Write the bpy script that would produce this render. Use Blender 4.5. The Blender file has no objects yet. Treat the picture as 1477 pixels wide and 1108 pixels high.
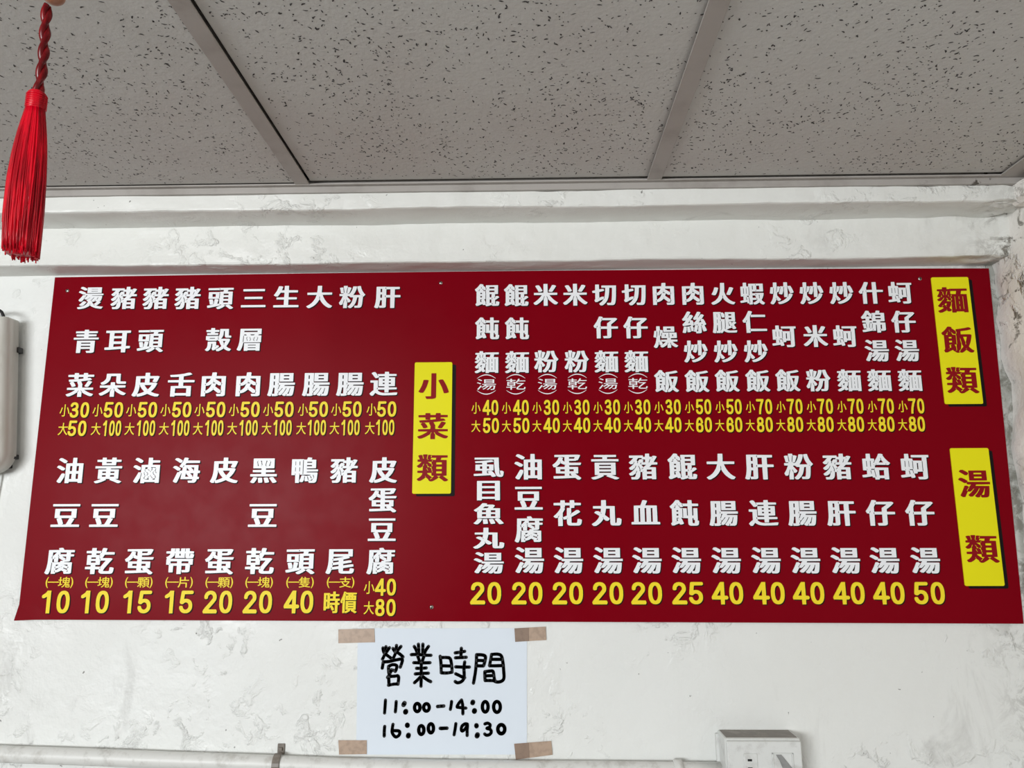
import bpy, bmesh, math, random
from mathutils import Vector, Matrix, noise
from mathutils.geometry import delaunay_2d_cdt

# ------------------------------------------------------------------ camera, light, exposure
scene = bpy.context.scene
COL = scene.collection
EYE = 1.75                     # camera height above the floor, metres

def make_camera(f_px=1073.68, yaw=-0.0218013, pitch=0.1825228, roll=-0.0036683):
    cy, sy, cp, sp, cr, sr = (math.cos(yaw), math.sin(yaw), math.cos(pitch), math.sin(pitch), math.cos(roll), math.sin(roll))
    fwd = Vector((sy*cp, cy*cp, sp)); right = Vector((cy, -sy, 0)); up = right.cross(fwd)
    r = right*cr + up*sr; u = up*cr - right*sr
    cam = bpy.data.cameras.new('camera'); cam.sensor_fit = 'HORIZONTAL'; cam.sensor_width = 36
    cam.lens = f_px/1477*36; cam.clip_start = 0.02
    o = bpy.data.objects.new('camera', cam); COL.objects.link(o)
    m = Matrix((r, u, -fwd)).transposed().to_4x4(); m.translation = (0, 0, EYE)
    o.matrix_world = m
    scene.camera = o
make_camera()

world = bpy.data.worlds.new('daylight'); scene.world = world
world.use_nodes = True
world.node_tree.nodes['Background'].inputs['Color'].default_value = (0.93, 0.97, 1.0, 1)
world.node_tree.nodes['Background'].inputs['Strength'].default_value = 0.04

def area(name, loc, target, sx, sy, power, color):
    l = bpy.data.lights.new(name, 'AREA'); l.shape = 'RECTANGLE'; l.size = sx; l.size_y = sy; l.energy = power; l.color = color
    o = bpy.data.objects.new(name, l); COL.objects.link(o); o.location = loc
    o.rotation_euler = (Vector(target)-Vector(loc)).to_track_quat('-Z', 'Y').to_euler()
area('shopfront_daylight', (-2.05, -2.75, 1.84), (-0.1, 1.25, 1.60), 1.8, 0.8, 124, (0.95, 0.98, 1.0))
area('board_glare_light', (-0.72, -0.25, EYE+0.46), (-0.33, 1.25, EYE+0.22), 0.45, 0.12, 2.2, (1.0, 0.97, 0.93))  # unseen light, added and aimed to lay a soft glare on the board

scene.view_settings.view_transform = 'Standard'
scene.view_settings.look = 'None'
scene.view_settings.gamma = 1
scene.view_settings.use_curve_mapping = False
scene.view_settings.exposure = 0.0

# ------------------------------------------------------------------ helpers
def link(name, mesh, parent=None):
    o = bpy.data.objects.new(name, mesh); COL.objects.link(o)
    if parent is not None: o.parent = parent
    return o

def finish(name, bm, mats, parent=None, smooth=False):
    bmesh.ops.recalc_face_normals(bm, faces=bm.faces[:])
    me = bpy.data.meshes.new(name); bm.to_mesh(me); bm.free()
    for m in (mats if isinstance(mats, (list, tuple)) else [mats]): me.materials.append(m)
    if smooth:
        for p in me.polygons: p.use_smooth = True
    return link(name, me, parent)

def thing(name, label, cat, loc):
    o = bpy.data.objects.new(name, None); COL.objects.link(o); o.location = loc
    o.empty_display_size = 0.02
    o['label'] = label; o['category'] = cat
    return o

def settle(root):
    """children were built in room coordinates: move their origin to the root"""
    bpy.context.view_layer.update()
    inv = root.matrix_world.inverted()
    for c in root.children: c.matrix_parent_inverse = inv

def box(bm, x0, x1, y0, y1, z0, z1, bev=0.0, mi=0, seg=2):
    t = bmesh.new()
    bmesh.ops.create_cube(t, size=1)
    for v in t.verts:
        v.co = Vector((x0+(v.co.x+.5)*(x1-x0), y0+(v.co.y+.5)*(y1-y0), z0+(v.co.z+.5)*(z1-z0)))
    if bev > 0: bmesh.ops.bevel(t, geom=t.edges[:], offset=bev, segments=seg, profile=.5, affect='EDGES')
    merge(bm, t, mi)

def merge(bm, t, mi=0):
    mp = {}
    for v in t.verts: mp[v] = bm.verts.new(v.co)
    for f in t.faces:
        try:
            g = bm.faces.new([mp[v] for v in f.verts]); g.material_index = mi; g.smooth = f.smooth
        except ValueError: pass
    t.free()

def tube(bm, pts, rad, n=12, mi=0, caps=True):
    pts = [Vector(p) for p in pts]
    rads = rad if isinstance(rad, (list, tuple)) else [rad]*len(pts)
    rings = []
    for i, p in enumerate(pts):
        d = (pts[min(i+1, len(pts)-1)]-pts[max(i-1, 0)]).normalized()
        a = d.cross(Vector((0.13, 0.94, 0.31))).normalized(); b = d.cross(a)
        rings.append([bm.verts.new(p+(a*math.cos(2*math.pi*k/n)+b*math.sin(2*math.pi*k/n))*rads[i]) for k in range(n)])
    for r0, r1 in zip(rings[:-1], rings[1:]):
        for k in range(n):
            f = bm.faces.new((r0[k], r0[(k+1) % n], r1[(k+1) % n], r1[k])); f.material_index = mi; f.smooth = True
    if caps:
        for r in (rings[0], rings[-1]):
            f = bm.faces.new(r); f.material_index = mi

def prism(bm, poly, y0, y1, mi=0):
    """poly in (x, z), extruded from y0 to y1"""
    a = [bm.verts.new((x, y0, z)) for x, z in poly]; b = [bm.verts.new((x, y1, z)) for x, z in poly]
    n = len(poly)
    fs = [bm.faces.new(a), bm.faces.new(b[::-1])]+[bm.faces.new((a[k], b[k], b[(k+1) % n], a[(k+1) % n])) for k in range(n)]
    for f in fs: f.material_index = mi

# ------------------------------------------------------------------ materials
def mat(name, color, rough=0.6, spec=0.5, metal=0.0, coat=0.0):
    m = bpy.data.materials.new(name); m.use_nodes = True
    b = m.node_tree.nodes['Principled BSDF']
    b.inputs['Base Color'].default_value = (*color, 1); b.inputs['Roughness'].default_value = rough
    b.inputs['Specular IOR Level'].default_value = spec; b.inputs['Metallic'].default_value = metal
    b.inputs['Coat Weight'].default_value = coat
    return m

class NT:
    def __init__(s, m): s.t = m.node_tree; s.b = s.t.nodes['Principled BSDF']; s.pos = s.new('ShaderNodeNewGeometry').outputs['Position']
    def new(s, k, **kw):
        n = s.t.nodes.new(k)
        for a, v in kw.items(): setattr(n, a, v)
        return n
    def set(s, sock, v):
        if hasattr(v, 'links') or hasattr(v, 'is_linked'): s.t.links.new(v, sock)
        else: sock.default_value = v
    def noise(s, scale, detail=4, rough=.55, vec=None, dist=0.0):
        n = s.new('ShaderNodeTexNoise'); s.set(n.inputs['Vector'], vec or s.pos)
        n.inputs['Scale'].default_value = scale; n.inputs['Detail'].default_value = detail
        n.inputs['Roughness'].default_value = rough; n.inputs['Distortion'].default_value = dist
        return n.outputs['Fac']
    def stretch(s, x, y, z):
        n = s.new('ShaderNodeVectorMath', operation='MULTIPLY'); s.set(n.inputs[0], s.pos); n.inputs[1].default_value = (x, y, z)
        return n.outputs[0]
    def ramp(s, fac, lo, hi, a=0.0, b=1.0):
        n = s.new('ShaderNodeMapRange'); n.clamp = True; n.interpolation_type = 'SMOOTHSTEP'
        s.set(n.inputs['Value'], fac)
        for k, v in zip(('From Min', 'From Max', 'To Min', 'To Max'), (lo, hi, a, b)): n.inputs[k].default_value = v
        return n.outputs['Result']
    def math(s, op, a, b=0.0):
        n = s.new('ShaderNodeMath', operation=op); s.set(n.inputs[0], a); s.set(n.inputs[1], b); return n.outputs[0]
    def mix(s, fac, a, b):
        n = s.new('ShaderNodeMix', data_type='RGBA'); s.set(n.inputs['Factor'], fac)
        s.set(n.inputs[6], a if hasattr(a, 'links') else (*a, 1)); s.set(n.inputs[7], b if hasattr(b, 'links') else (*b, 1))
        return n.outputs[2]
    def xyz(s):
        n = s.new('ShaderNodeSeparateXYZ'); s.set(n.inputs[0], s.pos); return n.outputs
    def bump(s, h, strength, dist):
        n = s.new('ShaderNodeBump'); n.inputs['Strength'].default_value = strength; n.inputs['Distance'].default_value = dist
        s.set(n.inputs['Height'], h)
        s.set(s.b.inputs['Normal'], n.outputs[0])

def plaster(name, base, patch, corner_dirt=1.0, gloss=0.38, lumps=1.0, cut=(.47, .60), side=False):
    """thick old gloss paint over uneven plaster: lumps, pinholes, soot-grey smears, mildew in the right-hand corner"""
    m = mat(name, base, gloss, 0.45); t = NT(m)
    big = t.noise(2.2, 3, .5); mid = t.noise(9, 5, .6); fine = t.noise(55, 4, .6)
    c = t.mix(t.ramp(big, .42, .70), base, patch)
    smear = t.math('MULTIPLY', t.ramp(t.noise(7, 6, .68, t.stretch(1.6, 1.6, .75), .6), .56, .74), t.ramp(t.noise(1.7, 2), .46, .62))
    c = t.mix(t.math('MULTIPLY', smear, .38), c, (.33, .32, .30))
    x, y, z = t.xyz()
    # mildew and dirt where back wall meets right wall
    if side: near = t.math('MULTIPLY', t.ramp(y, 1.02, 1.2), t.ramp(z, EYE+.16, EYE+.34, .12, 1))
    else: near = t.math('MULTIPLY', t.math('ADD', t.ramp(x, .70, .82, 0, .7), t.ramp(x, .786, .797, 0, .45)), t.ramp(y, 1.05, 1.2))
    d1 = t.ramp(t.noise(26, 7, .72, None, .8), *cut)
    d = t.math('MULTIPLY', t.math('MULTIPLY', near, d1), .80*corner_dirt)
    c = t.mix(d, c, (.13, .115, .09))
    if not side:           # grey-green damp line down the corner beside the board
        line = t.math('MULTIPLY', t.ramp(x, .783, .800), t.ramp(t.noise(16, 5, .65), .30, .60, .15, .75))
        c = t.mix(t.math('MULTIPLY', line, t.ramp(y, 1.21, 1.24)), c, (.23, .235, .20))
    specks = t.ramp(t.noise(95, 2, .5), .755, .79)
    c = t.mix(t.math('MULTIPLY', specks, .75), c, (.10, .09, .08))
    t.set(t.b.inputs['Base Color'], c)
    t.set(t.b.inputs['Roughness'], t.ramp(mid, .3, .7, gloss-.08, gloss+.2))
    flake = t.ramp(t.noise(30, 5, .6, None, .4), .52, .66)
    region = t.ramp(t.noise(3.2, 2), .46, .62)
    h = t.math('ADD', t.math('MULTIPLY', mid, .9), t.math('ADD', t.math('MULTIPLY', fine, .14), t.math('MULTIPLY', t.math('MULTIPLY', flake, region), .42)))
    t.bump(h, .85*lumps, .007)
    return m

M = {}
M['wall'] = plaster('white_wall_paint', (.80, .81, .785), (.76, .765, .735))
M['mould'] = plaster('white_moulding_paint', (.78, .785, .75), (.74, .74, .70), 1.0, .36, .9)
M['side'] = plaster('side_wall_paint', (.89, .865, .825), (.86, .83, .785), 1.1, .5, 1.5, (.55, .62), True)
def tile_mat():
    m = mat('mineral_ceiling_tile', (.585, .582, .555), .9, .2); t = NT(m)
    c = t.mix(t.ramp(t.noise(2.5, 3), .4, .65), (.585, .585, .56), (.555, .54, .515))
    t.set(t.b.inputs['Base Color'], c); t.bump(t.noise(160, 3), .25, .002)
    return m
M['left'] = mat('grey_side_paint', (.22, .215, .205), .7, .3)
M['tile'] = tile_mat()
M['pit_shade'] = mat('fissure_shade', (.085, .08, .078), .95, .1)  # shade inside the tile holes, put into the colour of flat shapes
def metal_strip():
    m = mat('painted_grid_metal', (.40, .375, .35), .5, .4); t = NT(m)
    x, y, z = t.xyz()
    c = t.mix(t.ramp(t.noise(14, 5, .6), .45, .72), (.40, .375, .35), (.33, .305, .28))
    rust = t.math('MULTIPLY', t.ramp(t.noise(30, 6, .7), .56, .62), t.math('MULTIPLY', t.ramp(x, .60, .75), t.ramp(y, 1.10, 1.12)))
    t.set(t.b.inputs['Base Color'], t.mix(rust, c, (.05, .04, .03)))
    return m
M['grid'] = metal_strip()
M['plenum'] = mat('dark_plenum', (.05, .05, .05), .9, .1)
M['floor'] = mat('floor_tile', (.09, .07, .058), .5)
def board_mat():
    m = mat('red_printed_panel', (.20, .0002, .006), .30, .045); t = NT(m)
    t.set(t.b.inputs['Roughness'], t.ramp(t.noise(24, 4), .3, .7, .29, .35))
    return m
M['red'] = board_mat()
M['white_vinyl'] = mat('white_vinyl', (.86, .875, .90), .4, .4)
M['yellow_vinyl'] = mat('yellow_vinyl', (.90, .71, .03), .4, .15)
M['black_vinyl'] = mat('black_print', (.008, .006, .006), .5, .1)
M['lemon'] = mat('lemon_plate', (.82, .76, .010), .35, .1)
M['maroon'] = mat('maroon_vinyl', (.26, .006, .010), .4, .08)
M['panel_edge'] = mat('panel_edge', (.18, .02, .03), .5)
M['screw'] = mat('screw_steel', (.55, .52, .48), .3, .5, 1.0)
def paper_mat():
    m = mat('notice_paper', (.735, .80, .875), .6, .3); t = NT(m)
    t.bump(t.noise(18, 3), .12, .004)
    return m
M['paper'] = paper_mat()
M['ink'] = mat('marker_ink', (.006, .006, .008), .5, .4)
def tape_mat(n, c):
    m = mat(n, c, .35, .5); t = NT(m)
    t.set(t.b.inputs['Base Color'], t.mix(t.ramp(t.noise(120, 3), .4, .7), c, tuple(v*.82 for v in c)))
    return m
M['tape'] = tape_mat('packing_tape', (.47, .345, .26))
M['tape2'] = tape_mat('packing_tape_doubled', (.29, .205, .155))
def casing():
    m = mat('aged_white_plastic', (.64, .63, .58), .28, .5); t = NT(m)
    t.set(t.b.inputs['Base Color'], t.mix(t.ramp(t.noise(20, 6, .65, t.stretch(2, 2, .3)), .45, .75), (.64, .63, .58), (.52, .505, .45)))
    return m
M['casing'] = casing()
M['black'] = mat('black_rubber', (.012, .011, .011), .45)
def pvc(n, c, dirt, topdirt=0.0, amount=.5):
    m = mat(n, c, .42, .5); t = NT(m)
    col = t.mix(t.math('MULTIPLY', t.ramp(t.noise(45, 6, .65), .48, .70), amount), c, dirt)
    t.set(t.b.inputs['Base Color'], col); t.bump(t.noise(40, 4), .2, .003)
    return m
M['pvc'] = pvc('painted_conduit', (.72, .72, .69), (.40, .38, .34))
M['socket'] = pvc('socket_plastic', (.70, .71, .69), (.46, .45, .43), amount=.55)
M['rocker'] = pvc('dark_rocker_patch', (.27, .27, .265), (.17, .17, .165), amount=.6)
M['grime'] = pvc('dust_film', (.17, .145, .12), (.36, .32, .28), amount=.45)
M['hole'] = mat('slot_black', (.01, .01, .01), .6)
def silk(n, a, b, rough=.32):
    m = mat(n, a, rough, .5); t = NT(m)
    t.set(t.b.inputs['Base Color'], t.mix(t.ramp(t.noise(180, 3, .5, t.stretch(1, 1, .12)), .4, .62), a, b))
    t.b.inputs['Specular IOR Level'].default_value = .3
    return m
M['silk'] = silk('red_silk_thread', (.66, .001, .016), (.36, .0005, .009))
M['cord'] = silk('dark_red_cord', (.22, .004, .007), (.11, .002, .004), .25)
M['bead'] = mat('wooden_bead', (.30, .13, .075), .35)

# ------------------------------------------------------------------ the room
WY, RX = 1.25, 0.8087          # plane of the back wall, plane of the right wall
LX, FY = -3.0, -3.0
CZ = EYE+0.538                 # underside of the ceiling grid

def structure(name, bm, mats, smooth=False):
    o = finish(name, bm, mats, None, smooth); o['kind'] = 'structure'; return o

bm = bmesh.new(); box(bm, LX-.1, RX+.12, FY, WY+.12, -.08, 0); structure('floor', bm, M['floor'])
bm = bmesh.new(); box(bm, LX-.1, RX+.12, WY, WY+.12, 0, CZ+.16); structure('wall_back', bm, M['wall'])
bm = bmesh.new(); box(bm, LX-.1, LX, FY, WY, 0, CZ+.16); structure('wall_left', bm, M['left'])

# right wall: the plaster swells and crumbles towards the corner
bm = bmesh.new()
ny, nz = 60, 110
def ywall(i): return WY-.0005-(i/ny)**1.7*(WY-FY)
gridv = []
for i in range(ny+1):
    row = []
    for k in range(nz+1):
        y = ywall(i); z = (CZ+.1)*k/nz
        near = max(0, 1-(WY-y)/.35)
        d = .010*near*(noise.noise(Vector((3.1, y*14, z*14)))+.6*noise.noise(Vector((7.7, y*34, z*34))))+.004*near
        row.append(bm.verts.new((RX-d, y, z)))
    gridv.append(row)
for i in range(ny):
    for k in range(nz): bm.faces.new((gridv[i][k], gridv[i+1][k], gridv[i+1][k+1], gridv[i][k+1]))
back = [[bm.verts.new((RX+.12, y, z)) for z in (0, CZ+.1)] for y in (WY, FY)]
bm.faces.new((back[0][0], back[0][1], back[1][1], back[1][0]))
structure('wall_right', bm, M['side'], True)

# stepped moulding under the ceiling on the back wall (an old plastered beam)
def extrude_profile(bm, prof, x0, x1, step, wob=.0024, mi=0):
    pts = []
    for (a, b) in zip(prof[:-1], prof[1:]):
        n = max(1, int(math.hypot(b[0]-a[0], b[1]-a[1])/.006))
        for q in range(n): pts.append((a[0]+(b[0]-a[0])*q/n, a[1]+(b[1]-a[1])*q/n))
    pts.append(prof[-1])
    n = int((x1-x0)/step); prev = None
    for i in range(n+1):
        x = x0+(x1-x0)*i/n
        k = max(0, (x-RX+.16)/.16); k = k*k
        ring = []
        for (y, z) in pts:
            p = Vector((x, y, z)); free = min(1, max(0, (WY-y)/.02))
            dy = (noise.noise(Vector((x*6, y*20, z*20)))*wob+noise.noise(Vector((x*38, y*45, z*45)))*(wob*.45+.008*k))*free
            dz = noise.noise(Vector((x*5+9, y*20, z*20)))*wob+noise.noise(Vector((x*33+5, y*45, z*45)))*(wob*.4+.008*k)
            ring.append(bm.verts.new((x, y+dy, z+dz*free)))
        if prev:
            for a in range(len(pts)-1):
                f = bm.faces.new((prev[a], ring[a], ring[a+1], prev[a+1])); f.material_index = mi
        prev = ring
def rnd(y, z, ey, ez, r=.004):
    """a rounded outer corner at (y, z); ey/ez: unit steps to the points before and after"""
    return [(y+ey[0]*r, z+ey[1]*r), (y+(ey[0]+ez[0])*r*.29, z+(ey[1]+ez[1])*r*.29), (y+ez[0]*r, z+ez[1]*r)]
Z2, Z1, Z0 = EYE+.4332, EYE+.5015, EYE+.5285
D2, D1 = 1.2005, 1.1335
prof = [(WY, Z2)]+rnd(D2, Z2, (1, 0), (0, 1))+[(D2, Z1)]+rnd(D1, Z1, (1, 0), (0, 1))+[(D1, Z0), (WY, Z0)]
bm = bmesh.new(); extrude_profile(bm, prof, LX, RX+.004, .010)
structure('trim_1', bm, M['mould'])
# narrow return of the moulding along the right wall
bm = bmesh.new()
pr = [(RX+.01, Z1-.002), (RX-.016, Z1-.001), (RX-.024, Z1+.005), (RX-.026, Z0), (RX+.01, Z0)]
prev = None
for i in range(120):
    y = D1+.02-i*.034*(1 if i > 40 else .5)
    if y < FY: break
    k = max(0, 1-(D1-y)/.3)
    ring = [bm.verts.new((x+(noise.noise(Vector((x*30, y*22, z*30)))*(.002+.005*k) if j not in (0, 4) else 0), y,
                          z+noise.noise(Vector((y*18, x*20, 4)))*(.0015+.004*k)*(0 if j > 2 else 1))) for j, (x, z) in enumerate(pr)]
    if prev:
        for a in range(4): bm.faces.new((prev[a], ring[a], ring[a+1], prev[a+1]))
    prev = ring
structure('trim_2', bm, M['side'])

# suspended ceiling
bm = bmesh.new(); box(bm, LX, RX+.1, FY, WY+.1, CZ+.05, CZ+.16)
ceiling = structure('ceiling', bm, M['plenum'])
TY0 = D1-.012
bars_x = [-1.5775, -0.9703, -0.3632, 0.2050]
def ceiling_part(name, bm, mats):
    return finish(name, bm, mats, ceiling)
def tbar_x(x):
    bm = bmesh.new(); box(bm, x-.0115, x+.0115, FY, TY0+.004, CZ, CZ+.0025, .0006); box(bm, x-.0015, x+.0015, FY, TY0, CZ+.002, CZ+.03)
    ceiling_part('grid_bar', bm, M['grid'])
for x in bars_x: tbar_x(x)
row_y = [TY0-.600, TY0-1.205]
xs_bounds = [-2.185]+bars_x+[0.763]
for y in row_y:
    for a, b in zip(xs_bounds[:-1], xs_bounds[1:]):
        bm = bmesh.new(); box(bm, a+.0118, b-.0118, y-.0115, y+.0115, CZ+.0002, CZ+.0026, .0006); ceiling_part('grid_bar', bm, M['grid'])
rnd_ = random.Random(11)
def tile(x0, x1, y0, y1, dz, dens):
    """one mineral-fibre tile: worm-shaped fissures and pinholes as flat dark shapes, their shade put in the colour"""
    bm = bmesh.new(); zf = CZ+dz
    box(bm, x0, x1, y0, y1, zf, zf+.015, .0012)
    n = int((x1-x0)*(y1-y0)*dens)
    for i in range(n):
        cx, cy = rnd_.uniform(x0+.006, x1-.006), rnd_.uniform(y0+.006, y1-.006)
        # fissures come in drifts
        if noise.noise(Vector((cx*7, cy*7, 3))) < rnd_.uniform(-.9, .25): continue
        a = rnd_.uniform(0, math.pi)
        if rnd_.random() < .42: L, w = rnd_.uniform(.0013, .0034), rnd_.uniform(.0006, .00115)
        else: L, w = rnd_.uniform(.0006, .0013), rnd_.uniform(.0005, .0009)
        ca, sa = math.cos(a), math.sin(a); bend = rnd_.uniform(-.35, .35)
        prof = [(-L, 0), (-.5*L, w*rnd_.uniform(.6, 1)), (.1*L, w), (.7*L, w*rnd_.uniform(.4, .9)), (L, 0), (.6*L, -w*rnd_.uniform(.5, 1)), (-.1*L, -w), (-.7*L, -w*rnd_.uniform(.4, .8))]
        vs = []
        for u, v in prof:
            v += bend*u*u/L*1.2
            vs.append(bm.verts.new((cx+u*ca-v*sa, cy+u*sa+v*ca, zf-.00025)))
        f = bm.faces.new(vs[::-1]); f.material_index = 1
    o = ceiling_part('ceiling_tile', bm, [M['tile'], M['pit_shade']])
for r, (y0, y1) in enumerate(((row_y[0]+.002, TY0-.0025), (row_y[1]+.002, row_y[0]-.002))):
    for i, (a, b) in enumerate(zip(xs_bounds[:-1], xs_bounds[1:])):
        if r == 1 and i == 0: continue
        raise_ = (.0035, .003, .003, .0055, .0045)[i]
        tile(a+(.0128 if i == 3 else .003), b-.003, y0, y1, raise_, 11000 if r == 0 else 6000)
# plain field of tiles further back over the room
bm = bmesh.new(); box(bm, LX, RX-.02, FY, row_y[1]-.004, CZ+.004, CZ+.02); box(bm, LX, xs_bounds[0], row_y[1]-.004, TY0, CZ+.004, CZ+.02); ceiling_part('ceiling_field', bm, M['tile'])
# wall angles
bm = bmesh.new()
box(bm, LX, RX, TY0-.002, D1+.03, CZ-.0005, CZ+.002, .0005); box(bm, LX, RX, TY0+.006, D1+.05, Z0-.001, CZ+.012, .0006)
structure('trim_3', bm, M['grid'])
bm = bmesh.new()
box(bm, .7535, RX+.005, FY, TY0+.004, CZ-.0003, CZ+.002, .0005); box(bm, RX-.014, RX+.01, FY, TY0+.004, Z0-.001, CZ+.012, .0006)
structure('trim_4', bm, M['grid'])

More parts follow.
